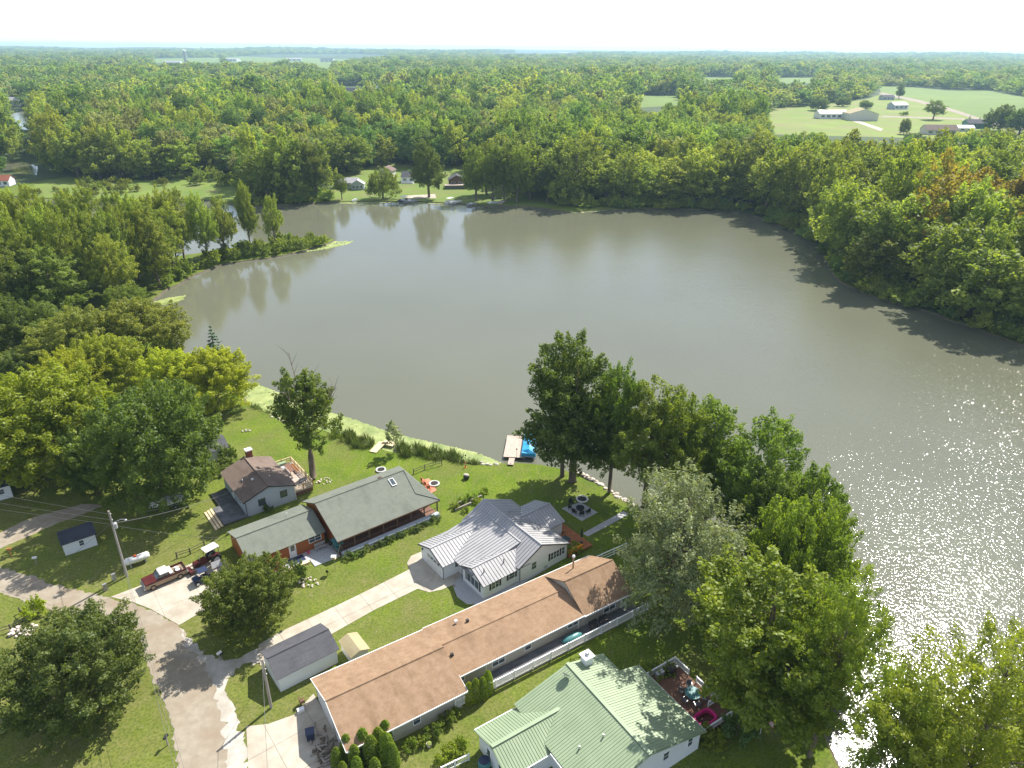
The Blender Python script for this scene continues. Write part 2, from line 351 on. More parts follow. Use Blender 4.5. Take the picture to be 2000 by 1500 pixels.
def ground():
    verts = []; edges = []
    for lp in [[(-15000, -600), (15000, -600), (15000, 15000), (-15000, 15000)], LAKE]+PONDS:
        o = len(verts); verts += [Vector(p) for p in lp]; edges += [(o+i, o+(i+1) % len(lp)) for i in range(len(lp))]
    vs_, _, fs, *_ = delaunay_2d_cdt(verts, edges, [], 0, 1e-4)
    C = np.array([[sum(vs_[i][k] for i in f)/3 for k in (0, 1)] for f in fs])
    wet = inpoly(C, LAKE)
    for p in PONDS: wet |= inpoly(C, p)
    b = MB(); b.v = [(p.x, p.y, 0) for p in vs_]; b.f = [tuple(f) for f, q in zip(fs, wet) if not q]
    tag(b.build('ground', 'lawn'), kind='structure')
    b = MB()
    for lp in [LAKE]+PONDS:
        n = len(lp); ar = sum(lp[i][0]*lp[(i+1) % n][1]-lp[(i+1) % n][0]*lp[i][1] for i in range(n)); sg = 1 if ar > 0 else -1
        low = []
        for i in range(n):
            a, c = Vector(lp[i-1]), Vector(lp[(i+1) % n]); d = (c-a).normalized(); low.append((lp[i][0]-d.y*sg*.9, lp[i][1]+d.x*sg*.9))
        for i in range(n):
            j = (i+1) % n; b.quad([(*lp[i], 0), (*lp[j], 0), (*low[j], -.9), (*low[i], -.9)])
    tag(b.build('lake_bank', 'mud'), kind='structure')
    xs = [p[0] for p in LAKE]; ys = [p[1] for p in LAKE]
    b = MB(); b.quad([(min(xs)-5, min(ys)-5, -.42), (max(xs)+5, min(ys)-5, -.42), (max(xs)+5, max(ys)+5, -.42), (min(xs)-5, max(ys)+5, -.42)])
    tag(b.build('lake_water', 'lake_water'), kind='structure')
ground()
def sheet(name, px, mat, z=.004, world=None, step=None, amp=.15):
    poly = world or wpoly(px)
    if step: poly = natural(poly, step, amp)
    vs_, _, fs, *_ = delaunay_2d_cdt([Vector(p) for p in poly], [(i, (i+1) % len(poly)) for i in range(len(poly))], [], 1, 1e-4)
    b = MB(); b.v = [(p.x, p.y, z) for p in vs_]; b.f = [tuple(f) for f in fs]
    return tag(b.build(name, mat), kind='structure')
ROAD = [(-400, 950), (-200, 1035), (0, 1107), (60, 1125), (110, 1143), (180, 1160), (216, 1167), (260, 1178), (300, 1194), (350, 1224), (372, 1252), (400, 1285), (425, 1330), (440, 1380),
        (448, 1430), (452, 1500), (455, 1700), (340, 1700), (348, 1500), (345, 1470), (335, 1420), (318, 1360), (290, 1310), (265, 1252), (225, 1222), (170, 1204), (115, 1193), (90, 1188), (50, 1175), (0, 1157), (-200, 1090), (-400, 1010)]
for pd in (POND1, POND2): sheet('creek_water', pd, 'lake_water', .03)
sheet('gravel_road', ROAD, 'gravel_road', .006, step=.45, amp=.26)
sheet('gravel_shoulder', [(352, 1226), (372, 1250), (390, 1268), (420, 1290), (470, 1284), (505, 1268), (512, 1292), (470, 1302), (437, 1325), (445, 1350), (458, 1390), (466, 1425), (481, 1440), (486, 1500), (490, 1700),
       (445, 1700), (442, 1500), (440, 1430), (430, 1380), (414, 1330), (392, 1292), (365, 1262)], 'gravel_white', .010, step=.45, amp=.4)
sheet('gravel_track', [(-150, 1090), (0, 1040), (40, 1020), (100, 1000), (160, 985), (200, 988), (140, 1012), (70, 1040), (0, 1072), (-150, 1130)], 'gravel_road', .008, step=.8, amp=.2)
sheet('crop_field', [(1716, 168), (1790, 171), (1850, 177), (1930, 177), (2000, 190), (2200, 215), (2300, 300), (2020, 252), (1925, 237), (1860, 216), (1790, 197), (1722, 184)], 'field', .02)
sheet('farm_yard', [(1500, 212), (1600, 200), (1690, 194), (1719, 185), (1788, 199), (1858, 218), (1923, 240), (1990, 256), (1990, 275), (1500, 262)], 'pasture', .02)
sheet('country_lane', [(1716, 182), (1722, 180.5), (1795, 195), (1865, 214), (1930, 236), (2100, 268), (2100, 274), (1925, 240), (1858, 218), (1788, 199), (1720, 184.5)], 'gravel_road', .05)
sheet('farm_lane', [(1640, 228), (1650, 226), (1725, 252), (1720, 256)], 'concrete', .05)
sheet('yard_lane', [(1720, 227), (1725, 226), (1880, 231), (1950, 246), (1940, 248), (1878, 234), (1722, 229)], 'gravel_road', .05)
for px in ([(250, 111), (400, 105.5), (560, 103), (720, 102.5), (790, 106), (700, 117), (650, 135), (610, 135), (560, 124), (440, 122), (300, 123)],
           [(1365, 150), (1440, 149), (1445, 161), (1370, 163)], [(1510, 150), (1600, 149), (1600, 162), (1510, 164)], [(1240, 186), (1320, 184), (1330, 206), (1250, 210)], [(1000, 101), (1120, 100), (1150, 104), (1020, 105)], [(1830, 160), (2010, 160), (2010, 166), (1830, 166)]):
    sheet('distant_field', px, 'field', .02)
sheet('marsh', [(55, 384), (70, 358), (130, 345), (240, 352), (330, 356), (345, 340), (450, 340), (470, 360), (470, 395), (380, 386), (200, 388)], 'meadow', .012)
sheet('far_shore_lawn', [(655, 392), (650, 345), (700, 330), (760, 318), (900, 318), (930, 345), (1120, 365), (1180, 400), (1060, 404), (925, 398), (790, 392)], 'meadow', .012)
sheet('sand_strip', [(792, 382), (850, 379), (852, 387), (795, 388)], 'concrete', .03)
# rolling far hills
def hills():
    b = MB(); rs = [4200+380*i for i in range(28)]; na = 90; rr = np.random.default_rng(5); ph = rr.random(12)*6.28
    for i, r in enumerate(rs):
        for j in range(na+1):
            a = R(-50)+R(100)*j/na; k = min(1, i/14)
            z = -1 + k*(10+10*math.sin(a*9+ph[0]+r*.0006)+7*math.sin(a*23+ph[1]-r*.0011)+5*math.sin(a*47+ph[2])+r*.0011)
            b.v.append((r*math.sin(a), r*math.cos(a), z if i else -1))
    b.f = [(i*(na+1)+j, i*(na+1)+j+1, (i+1)*(na+1)+j+1, (i+1)*(na+1)+j) for i in range(len(rs)-1) for j in range(na)]
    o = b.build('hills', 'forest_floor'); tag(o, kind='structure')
    for p in o.data.polygons: p.use_smooth = True
    return np.array(b.v).reshape(len(rs), na+1, 3)
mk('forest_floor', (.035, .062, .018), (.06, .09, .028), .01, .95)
HILLS = hills()
def hill_z(x, y):
    r = np.hypot(x, y); a = np.arctan2(x, y); i = np.clip((r-4200)/380, 0, 26.99); j = np.clip((a-R(-50))/R(100)*90, 0, 89.99)
    return np.where(r > 4200, HILLS[i.astype(int), j.astype(int), 2], 0)
# ------------------------------------------------------------------ trees
def unit(a): return a/np.maximum(1e-9, np.linalg.norm(a, axis=-1, keepdims=True))
def leaf_mesh(name, pos, nrm, size, tint, mat, aspect=.62, hang=0.0, rg=None, along=None):
    n = len(pos); rg = rg or rng
    q = rg.normal(size=(n, 3)) if along is None else rg.normal(size=(n, 3))*.7+along*1.1
    a = unit(q-nrm*(q*nrm).sum(1, keepdims=True))
    if hang: a = unit(a*(1-hang)+np.array((0, 0, -1))*hang)
    b = unit(np.cross(nrm, a)); L = size[:, None]*.5
    tip = a*L; sd_ = b*L*aspect; cup = nrm*L*.18
    V = np.stack((pos-tip, pos+sd_*.95+cup-tip*.1, pos+tip-cup, pos-sd_*.95+cup-tip*.1), 1).reshape(-1, 3)
    m = bpy.data.meshes.new(name); m.vertices.add(4*n); m.vertices.foreach_set('co', V.astype(np.float32).ravel())
    m.loops.add(4*n); m.loops.foreach_set('vertex_index', np.arange(4*n, dtype=np.int32))
    m.polygons.add(n); m.polygons.foreach_set('loop_start', np.arange(0, 4*n, 4, dtype=np.int32)); m.polygons.foreach_set('loop_total', np.full(n, 4, np.int32))
    m.update(calc_edges=True)
    at_ = m.attributes.new('tint', 'FLOAT', 'FACE'); at_.data.foreach_set('value', tint.astype(np.float32))
    m.materials.append(MT[mat]); return m
def limbs(b, base, top, r, targets, rg, rl=.28, n=5):
    base, top = Vector(base), Vector(top); mid = base.lerp(top, .5)+Vector((rg.normal()*.15*r*4, rg.normal()*.15*r*4, 0))
    b.tube([base-Vector((0, 0, .2)), base+Vector((0, 0, .25)), base.lerp(mid, .5), mid, mid.lerp(top, .6), top], [r*1.45, r*1.1, r*.9, r*.72, r*.45, r*.15], 8)
    for t in targets:
        t = Vector(t); h = max(base.z+(top.z-base.z)*.22, min(top.z*.93, t.z-(t.xy-base.xy).length*.75)); f = (h-base.z)/(top.z-base.z)
        p = base.lerp(mid, f*2) if f < .5 else mid.lerp(top, f*2-1)
        q = p.lerp(t, .5)+Vector((0, 0, -.06*(t-p).length)); rr = r*rl*(1.2-.8*f)
        b.tube([p, q, t], [rr, rr*.6, rr*.18], n, False)
def make_tree(name, seed, lobes, nb, br, nl, leaf, H, trunk_r, mat='leaf', bark='bark', hang=0., aspect=.62, up=.25, low=-.75, nlimb=26, dead=0, tshift=0, inner=.5, flat=.8, tt=.82):
    rg = np.random.default_rng(seed); lobes = np.array(lobes, float)
    vol = (lobes[:, 3]*lobes[:, 4]*lobes[:, 5])**.67; pk = rg.choice(len(lobes), nb, p=vol/vol.sum())
    d = unit(rg.normal(size=(nb*3, 3))); d = d[d[:, 2] > low][:nb]
    while len(d) < nb: d = np.concatenate((d, d))[:nb]
    rad = inner+(1-inner)*rg.random(nb)**.6
    C = lobes[pk, :3]+d*lobes[pk, 3:]*rad[:, None]
    BR = br*(.55+.9*rg.random(nb)); 
    if tshift: BR *= np.interp(C[:, 2], (0, H), (1.25, .6))
    cnt = np.maximum(6, nl*(BR/br)**1.6).astype(int); idx = np.repeat(np.arange(nb), cnt); N = len(idx)
    ax = unit(d*.8+np.array((0, 0, .55))+rg.normal(size=(nb, 3))*.35)                     # every blob is a spray of twigs pointing out and up
    dd = unit(rg.normal(size=(N, 3))+np.array((0, 0, up*.6))+d[idx]*.35); sp = rg.random((N, 1))
    A = ax[idx]; rr_ = BR[idx][:, None]
    pos = C[idx]+A*rr_*(sp*2.1-.75)+dd*rr_*(.45+.45*rg.random((N, 1)))*(1.12-.75*sp)
    if hang: pos[:, 2] -= rg.random(N)**1.5*hang*br*2.2
    nrm = unit(dd*.5+rg.normal(size=(N, 3))*.62+np.array((0, 0, .28)))
    bt = rg.random(nb); tint = np.clip(.45*bt[idx]+.35*rg.random(N)+.2*sp[:, 0], 0, 1)
    crown = leaf_mesh(name+'_crown', pos, nrm, leaf*(.65+.7*rg.random(N)), tint, mat, aspect, hang, rg, A)
    b = MB(); sel = rg.choice(nb, min(nlimb, nb), replace=False)
    limbs(b, (0, 0, 0), (lobes[0, 0]*.6, lobes[0, 1]*.6, H*tt), trunk_r, C[sel], rg)
    for k in range(dead):
        a = rg.random()*6.28; z0 = H*(.45+.3*rg.random()); e = Vector((math.cos(a)*H*.26, math.sin(a)*H*.26, z0+H*(.15+.2*rg.random())))
        q = Vector((math.cos(a)*H*.13, math.sin(a)*H*.13, z0+H*.05)); b.tube([(0, 0, z0), q, e], [.09, .06, .02], 4, False)
        for j in range(5):
            p = q.lerp(e, .3+.15*j); b.tube([p, p+Vector((rg.normal()*.8, rg.normal()*.8, .9+rg.random()))], [.03, .012], 3, False)
    tm = b.mesh(name+'_trunk', bark); tm.shade_smooth()
    return dict(crown=crown, trunk=tm, H=H)
# crowns are built for a tree of about 16 m
PROTO = {
 'round0': make_tree('round0', 1, [(0, 0, 7.6, 6.4, 6.4, 6.0), (1.5, -1, 10.6, 4.4, 4.4, 4.6), (-2.2, 1, 7, 4.5, 4.5, 4.4), (2.4, 2, 6.4, 4, 4, 4), (0, 0, 4.0, 6.0, 6.0, 3.2)], 440, .86, 115, .29, 16, .42, low=-.8, tt=.6),
 'round1': make_tree('round1', 2, [(0, 0, 7.4, 6.6, 6.2, 6.0), (-2.5, -1.5, 9.4, 4.2, 4, 4.4), (2.4, 2, 8.4, 4.4, 4.2, 4.6), (.5, -.5, 11.4, 3.2, 3.2, 3.6), (0, 0, 4.0, 6.0, 6.0, 3.2)], 440, .86, 115, .29, 16, .42, low=-.8, tt=.6),
 'round2': make_tree('round2', 12, [(0, 0, 7.6, 6.2, 6.5, 6.0), (2.6, -.5, 8.4, 4, 4, 4.2), (-1, 2.5, 9.6, 4, 4, 4.6), (-2, -2, 6.4, 4.2, 4.2, 4), (0, 0, 4.0, 6.0, 6.0, 3.2)], 440, .86, 115, .29, 16, .40, low=-.8, tt=.6),
 'tall0': make_tree('tall0', 3, [(0, 0, 8.6, 4.0, 4.0, 6.4), (.8, -.6, 12.2, 2.8, 2.8, 3.6), (-1.2, .9, 6.4, 3.8, 3.6, 3.6), (1.6, 1.2, 6.8, 3.2, 3.2, 3.4)], 300, .78, 105, .28, 16, .36, nlimb=40, low=-.8),
 'tall1': make_tree('tall1', 4, [(0, 0, 8.4, 3.8, 4.2, 6.2), (-1.2, .8, 11.6, 2.8, 2.8, 3.6), (1.8, -.6, 7.4, 3.4, 3.2, 3.6), (-.8, -1.6, 6.2, 3.2, 3.2, 3.2)], 300, .78, 105, .28, 16, .36, nlimb=40, low=-.8),
 'tall2': make_tree('tall2', 14, [(.4, .3, 9, 3.6, 3.6, 5.8), (-1.6, -1, 7.8, 3.2, 3.2, 3.8), (1.6, .8, 11.4, 2.6, 2.6, 3.4), (.6, -1.8, 6.2, 3, 3, 3)], 280, .78, 100, .28, 16, .34, nlimb=40, low=-.8),
 'open0': make_tree('open0', 5, [(.3, 0, 9.4, 4.4, 4.2, 5.0), (-2.2, 1, 8.2, 2.8, 2.8, 2.6), (2.6, -.8, 8.4, 2.8, 2.8, 2.6), (0, .6, 12.8, 2.6, 2.6, 2.8), (.5, -1, 5.6, 3.2, 3.2, 2)], 190, .78, 95, .29, 16, .30, nlimb=70, low=-.8, inner=.35),
 'open1': make_tree('open1', 15, [(0, 0, 9, 4.6, 4.4, 5.2), (2.4, 1.6, 9.2, 2.8, 2.8, 3), (-2.4, -1.2, 7, 2.8, 2.8, 2.6), (-.4, .4, 12.6, 2.6, 2.6, 2.8)], 190, .78, 95, .29, 16, .30, nlimb=70, low=-.8, inner=.35),
 'slim': make_tree('slim', 6, [(0, 0, 9.6, 3.3, 3.3, 4.6), (.6, .3, 7, 3.2, 3.0, 2.4), (-.9, -.4, 12, 1.6, 1.6, 2.6), (1.2, .6, 11, 1.4, 1.4, 2.6)], 170, .7, 95, .29, 16, .42, nlimb=34, low=-.8, dead=6),
 'silver': make_tree('silver', 7, [(0, 0, 7.2, 6.0, 5.8, 5.0), (-2.5, 1, 9.0, 3.6, 3.6, 3.4), (3.2, -.5, 7.6, 3.6, 3.6, 3.2), (.6, .6, 11, 2.6, 2.6, 2.2), (0, 0, 4.2, 6.0, 6.0, 3.4)], 280, .85, 100, .31, 14, .36, mat='leaf_silver', hang=.35, aspect=.4, nlimb=70, inner=.4),
 'yellow0': make_tree('yellow0', 8, [(0, 0, 7.2, 6.6, 6.2, 5.8), (2, 1.5, 9.2, 4, 4, 4), (-2.4, -1, 8.2, 4, 4, 4.2), (0, .5, 10.6, 3, 3, 3.4), (0, 0, 4.0, 6.0, 6.0, 3.2)], 440, .86, 115, .29, 15, .40, mat='leaf_yellow', low=-.8, tt=.6),
 'yellow1': make_tree('yellow1', 18, [(0, 0, 7, 6.2, 6.6, 5.6), (-2.2, 1.8, 8.6, 4, 4, 4), (2.2, -1.4, 8.8, 4, 4, 4), (0, -.5, 10.4, 3, 3, 3.4), (0, 0, 4.0, 6.0, 6.0, 3.2)], 440, .86, 115, .29, 15, .40, mat='leaf_yellow', low=-.8, tt=.6),
 'fine0': make_tree('fine0', 25, [(0, 0, 9, 4.6, 4.4, 5.2), (2.4, 1.6, 9.2, 2.8, 2.8, 3), (-2.4, -1.2, 7, 2.8, 2.8, 2.6), (-.4, .4, 12.6, 2.6, 2.6, 2.8), (.6, -1.6, 6, 3, 3, 2.4)], 300, .62, 120, .18, 16, .22, nlimb=90, low=-.9, inner=.3, aspect=.5),
 'fine1': make_tree('fine1', 26, [(.3, 0, 9.4, 4.4, 4.2, 5.0), (-2.2, 1, 8.2, 2.8, 2.8, 2.6), (2.6, -.8, 8.4, 2.8, 2.8, 2.6), (0, .6, 12.8, 2.6, 2.6, 2.8)], 300, .62, 120, .18, 16, .22, nlimb=90, low=-.9, inner=.3, aspect=.5),
 'willow': make_tree('willow', 9, [(0, 0, 6.4, 5.0, 5.0, 4.2), (0, 0, 3.8, 5.2, 5.2, 2.6)], 80, 1.15, 60, .8, 12, .36, hang=.6, aspect=.3, low=-.4, inner=.5),
 'bush': make_tree('bush', 10, [(0, 0, 1.0, 1.25, 1.25, .95)], 26, .45, 60, .24, 2.2, .05, low=-.5, nlimb=8),
 'sapling': make_tree('sapling', 16, [(0, 0, 3.4, 1.2, 1.2, 2.2), (0, 0, 5, .6, .6, 1.2)], 34, .45, 40, .3, 6.5, .07, mat='leaf_silver', low=-.8, nlimb=26, inner=.3),
}
def conifer(name, seed, H, r, tiers, nl, leaf, mat='needle', dense=1.0):
    rg = np.random.default_rng(seed); P = []; Nn = []
    for i in range(tiers):
        f = i/(tiers-1); z = H*(.08+.9*f); rr = r*(1-f)**.85+.08; k = int(7+8*(1-f))
        for j in range(k):
            a = rg.random()*6.28; n = int(nl*(rr/r)+4)
            q = rg.random(n)**.7; x = rr*q; P.append(np.stack((np.cos(a)*x+rg.normal(size=n)*.1*rr, np.sin(a)*x+rg.normal(size=n)*.1*rr, z-q*rr*.28+rg.normal(size=n)*.06*H/tiers), 1))
            Nn.append(unit(np.stack((np.cos(a)*.4+rg.normal(size=n)*.4, np.sin(a)*.4+rg.normal(size=n)*.4, np.ones(n)), 1)))
    P = np.concatenate(P); Nn = np.concatenate(Nn); n = len(P)
    cm = leaf_mesh(name+'_crown', P, Nn, leaf*(.6+.8*rg.random(n)), rg.random(n), mat, .4, 0, rg)
    b = MB(); b.tube([(0, 0, -.2), (0, 0, H*.5), (0, 0, H*.97)], [H*.018, H*.012, .01], 6); return dict(crown=cm, trunk=b.mesh(name+'_trunk', 'bark'), H=H)
PROTO['spruce'] = conifer('spruce', 21, 12, 2.6, 18, 26, .42)
def arbor(name, seed):
    rg = np.random.default_rng(seed); n = 2600; f = rg.random(n); a = rg.random(n)*6.28; rr = .62*np.sqrt(np.maximum(0, 1-f**2.2))*(.75+.3*rg.random(n))
    P = np.stack((np.cos(a)*rr, np.sin(a)*rr, .1+2.5*f), 1); Nn = unit(np.stack((np.cos(a), np.sin(a), .35+.6*f), 1)+rg.normal(size=(n, 3))*.35)
    cm = leaf_mesh(name+'_crown', P, Nn, .15*(.6+.8*rg.random(n)), rg.random(n), 'leaf', .5, .4, rg)
    b = MB(); b.tube([(0, 0, -.1), (0, 0, 1.2), (0, 0, 2.4)], [.06, .04, .01], 5); return dict(crown=cm, trunk=b.mesh(name+'_trunk', 'bark'), H=2.6)
PROTO['arbor0'] = arbor('arbor0', 31); PROTO['arbor1'] = arbor('arbor1', 32)
def grassclump(name, seed, n=380, h=1.5, r=.9):
    rg = np.random.default_rng(seed); b = MB()
    for i in range(n):
        a = rg.random()*6.28; q = rg.random()*.35*r; x, y = math.cos(a)*q, math.sin(a)*q; o = r*(.3+.8*rg.random()); hh = h*(.5+.5*rg.random()); wv = .03
        t = Vector((-math.sin(a), math.cos(a), 0))*wv; p0 = Vector((x, y, 0)); p1 = Vector((x+math.cos(a)*o*.5, y+math.sin(a)*o*.5, hh*.85)); p2 = Vector((x+math.cos(a)*o, y+math.sin(a)*o, hh*.75))
        b.add([p0-t, p0+t, p1+t, p2, p1-t], [(0, 1, 2, 4), (4, 2, 3)])
    return b.mesh(name, 'reed')
def tree(kind, loc, sxy, sz, label, cat='tree', group=None, tint=(1, 1, 1), rz=None, name='tree', trunk=True):
    p = PROTO[kind]; e = thing(name, loc, rng.random()*6.28 if rz is None else rz, label, cat, group)
    e.scale = (sxy, sxy, sz)
    if trunk: mobj('trunk', p['trunk'], e)
    c = mobj('crown', p['crown'], e); c.color = (*tint, 1)
    return e
PW = {k: None for k in PROTO}
for k, p in PROTO.items():
    a = np.empty(len(p['crown'].vertices)*3, np.float32); p['crown'].vertices.foreach_get('co', a); a = a.reshape(-1, 3)
    PW[k] = (np.percentile(np.abs(a[:, :2]), 99.55)*2, np.percentile(a[:, 2], 99.6), np.percentile(a[:, 2], 1))
def tree_px(kind, uc, vc, wpx, h, label, zc=None, **kw):      # crown seen at (uc,vc), wpx wide; h metres tall
    zc = h*.5 if zc is None else zc
    P = at(uc, vc, zc); dep = (P-Vector((0, 0, CAM_H))).dot(cF); dia = wpx*dep/FPX
    return tree(kind, (P.x, P.y, 0), dia/PW[kind][0], h/PW[kind][1], label, **kw)

NEAR = [
 ('round0', 145, 1300, 262, 12.0, 'large round dense green tree standing alone beside the bend of the gravel road', (.74, .74, .85)),
 ('round1', 486, 1168, 168, 9.5, 'rounded bright green tree between the concrete parking pad and the rust-red house', (.88, .92, .68)),
 ('round2', 302, 872, 258, 19.5, 'huge dark green maple shading the boat on its trailer', (.78, .88, .8)),
 ('yellow0', 92, 832, 255, 18, 'big yellow-green tree at left edge above the white house corner', (.78, .86, .8)),
 ('yellow1', 205, 716, 140, 12.5, 'olive yellow tree between the huge maple and the lake-edge trees', (.88, .88, .9)),
 ('yellow0', 415, 742, 150, 12, 'bright yellow-green tree at the lake edge beside the lily pads', (1.12, 1.15, .9)),
 ('yellow1', 335, 742, 130, 12, 'yellow-green tree just left of the brightest lakeside tree', (1.05, 1.08, .9)),
 ('round0', 150, 668, 180, 14, 'broad mid-green tree at the lake corner, left of its twin', (1.35, 1.2, 1.1)),
 ('round1', 272, 650, 170, 14, 'broad mid-green tree overhanging the still lake corner', (1.35, 1.2, 1.1)),
 ('round2', 45, 715, 110, 8, 'low rounded greyish green tree behind the small lawn at left edge', (1.1, 1.1, 1.3)),
 ('round1', 20, 560, 150, 19, 'tall dark tree at the left edge at the root of the wooded spit', (1.1, 1.08, .95)),
 ('tall0', 100, 560, 150, 19, 'tall full tree second from the left edge on the wooded spit', (1.1, 1.08, .95)),
 ('tall1', 10, 470, 130, 19, 'tall tree at the left edge farther back on the wooded spit', (1.1, 1.05, .9)),
]
NEAR += [('yellow1', 20, 880, 120, 12, 'yellow-green tree at the left edge above the white cottage', (.8, .85, .8)), ('round2', 175, 905, 110, 11, 'dark tree filling the gap between the maple and the yellow tree', (.75, .85, .75)), ('yellow1', 130, 750, 120, 13, 'olive tree behind the big yellow-green tree', (.85, .88, .85)), ('round0', 90, 640, 130, 12, 'soft green tree beside the lake corner at the foot of the spit', (1.0, 1.0, .95)), ('round2', 245, 590, 90, 9, 'low bushy tree where the spit meets the near shore', (1.15, 1.1, .9)), ('round1', -10, 640, 130, 15, 'dark tree at the left edge behind the small lawn', (.8, .85, .8))]
for k, uc, vc, wp, h, lb, ti in NEAR: tree_px(k, uc, vc, wp, h, lb, tint=ti, group='trees around the near yards')
tree_px('spruce', 420, 692, 60, 12.5, 'dark pointed spruce rising behind the bright lakeside trees', zc=6.5, name='spruce_tree', group='trees around the near yards')
def tree_base(kind, ub, vb, ut, vt, wpx, label, tint=(1, 1, 1), **kw):
    b = at(ub, vb); h = hgt(ub, vb, ut, vt); zc = h*.55; dep = (Vector((b.x, b.y, zc-CAM_H))).dot(cF); dia = wpx*dep/FPX
    return tree(kind, b, dia/PW[kind][0], h/PW[kind][1], label, tint=tint, group=kw.pop('group', 'trees along the near shore'), **kw)
tree_base('slim', 612, 935, 612, 728, 122, 'lone tree with bare grey trunk and dead twigs beside the grey house deck', (.9, .95, .8))
tree_base('tall2', 1098, 930, 1048, 700, 120, 'dark tree leaning left over the swim dock', (.72, .8, .75))
tree_base('tall0', 1118, 940, 1085, 660, 215, 'tallest dark tree by the swim dock with a double trunk', (.72, .8, .75))
tree_base('tall1', 1190, 962, 1205, 712, 110, 'narrow upright tree right of the tallest dock tree', (0.85, 0.99, .75))
tree_base('open0', 1312, 1015, 1330, 772, 150, 'light green tree between the forked seawall tree and the leafy shore row', (1.11, 1.18, .8))
tree_base('open1', 1258, 988, 1272, 748, 195, 'airy light green tree with forked trunk at the stone seawall', (1.15, 1.12, .9))
tree_base('tall2', 1375, 1015, 1390, 796, 170, 'leafy tree right of the forked seawall tree', (0.98, 1.06, .75))
tree_base('tall1', 1470, 1075, 1490, 832, 185, 'dense green tree on the shore behind the silver willow', (0.95, 1.06, .75))
tree_base('tall0', 1545, 1160, 1562, 912, 150, 'green tree leaning over the lake right of the dense shore row', (0.95, 1.06, .75))
tree_base('tall2', 1480, 1150, 1480, 930, 160, 'inner tree of the shore row behind the big yard tree', (0.90, 1.01, .75))
tree_base('round2', 1530, 1240, 1545, 975, 215, 'wide bright green tree at water edge with the sun glitter behind it', (1.04, 1.12, .75))
tree_base('silver', 1318, 1185, 1300, 938, 285, 'pale silver-leaved willow with drooping branches beside the white railing', (.66, .66, .62))
tree_base('tall1', 1468, 1392, 1450, 1108, 325, 'large lush yellow-green tree over the deck of the green-roofed house', (1.27, 1.34, .8))
tree_base('fine1', 1580, 1480, 1665, 1140, 235, 'open tree with crooked dark trunk in the lower right yard', (1.17, 1.23, .75))
tree_base('fine0', 1830, 1640, 1905, 1230, 360, 'large sparse tree filling the lower right corner over the water', (1.43, 1.40, .8))
tree_base('fine1', 1705, 1640, 1725, 1340, 230, 'leafy tree at the bottom edge right of the crooked trunk', (1.38, 1.34, .75))
tree_base('fine0', 1985, 1590, 2010, 1300, 230, 'leafy tree cut by the right edge in the lower corner', (1.43, 1.40, .8))
tree_base('round0', 1612, 1330, 1605, 1180, 120, 'small bushy tree at water edge left of the glitter', (0.95, 1.06, .75))
tree_base('sapling', 770, 885, 772, 822, 34, 'small pale sapling growing at the bank by the angled footbridge', name='sapling')

# the wooded spit
SPIT = wpoly([(-60, 520), (60, 530), (150, 530), (300, 515), (400, 498), (490, 484), (545, 480), (550, 488), (505, 497), (430, 510), (365, 536), (300, 572), (240, 605), (130, 610), (-60, 640)])
pts = []
for p in scatter(SPIT, 900):
    if all((p[0]-q[0])**2+(p[1]-q[1])**2 > 44 for q in pts): pts.append(p)
pts = sorted(pts, key=lambda p: p[0])
kinds = ['tall0', 'tall1', 'tall2', 'open0', 'open1']
names3 = ('pale green', 'mid green', 'dark green')
_T = 'tenth eleventh twelfth thirteenth fourteenth fifteenth sixteenth seventeenth eighteenth nineteenth'.split(); _O = 'zeroth first second third fourth fifth sixth seventh eighth ninth'.split()
def ordinal(n): return _O[n] if n < 10 else _T[n-10] if n < 20 else ('twentieth', 'thirtieth', 'fortieth', 'fiftieth', 'sixtieth', 'seventieth')[n//10-2] if n % 10 == 0 else ('twenty', 'thirty', 'forty', 'fifty', 'sixty', 'seventy')[n//10-2]+'-'+_O[n % 10]
for i, p in enumerate(pts):
    u = proj(np.array([[p[0], p[1], 0]]))[0][0][0]; zone = 'near the point' if u > 400 else 'along the middle' if u > 220 else 'near its root'
    k = kinds[i % 5] if u < 380 else ('open0', 'open1', 'tall2')[i % 3]; t = int(rng.integers(3)); h = rng.uniform(23, 28) if u < 220 else rng.uniform(20, 25) if u < 400 else rng.uniform(17, 23)
    q = (1.62, 1.4, 1.2)[t]
    tree(k, (p[0], p[1], 0), rng.uniform(1.0, 1.35)*(1 if u < 400 else .75), h/PW[k][1], '%s %s tree in the wood on the spit, %s from its point' % ('airy' if k[:4] == 'open' else 'full', names3[t], ordinal(len(pts)-i)), group='trees on the wooded spit', tint=(q*1.05, q, q*.85))
SHR = wpoly([(300, 570), (365, 538), (430, 512), (520, 500), (600, 487), (640, 475), (620, 468), (540, 474), (500, 484), (430, 500), (330, 550)])
pts = []
for p in scatter(SHR, 500):
    if all((p[0]-q[0])**2+(p[1]-q[1])**2 > 9 for q in pts): pts.append(p)
pts = sorted(pts[:60], key=lambda p: -p[0])
for i, p in enumerate(pts):
    s = rng.uniform(1.0, 2.0); q = rng.uniform(.9, 1.4)
    tree('bush', (p[0], p[1], 0), s, s*rng.uniform(.8, 1.2), '%s %s shrub on the waterline of the spit, %s from its tip' % ('large' if s > 1.6 else 'low', 'bright green' if q > 1.15 else 'mid green', ordinal(i+1)), 'shrub', 'shrubs fringing the wooded spit', (q, q, q*.7), name='shrub')

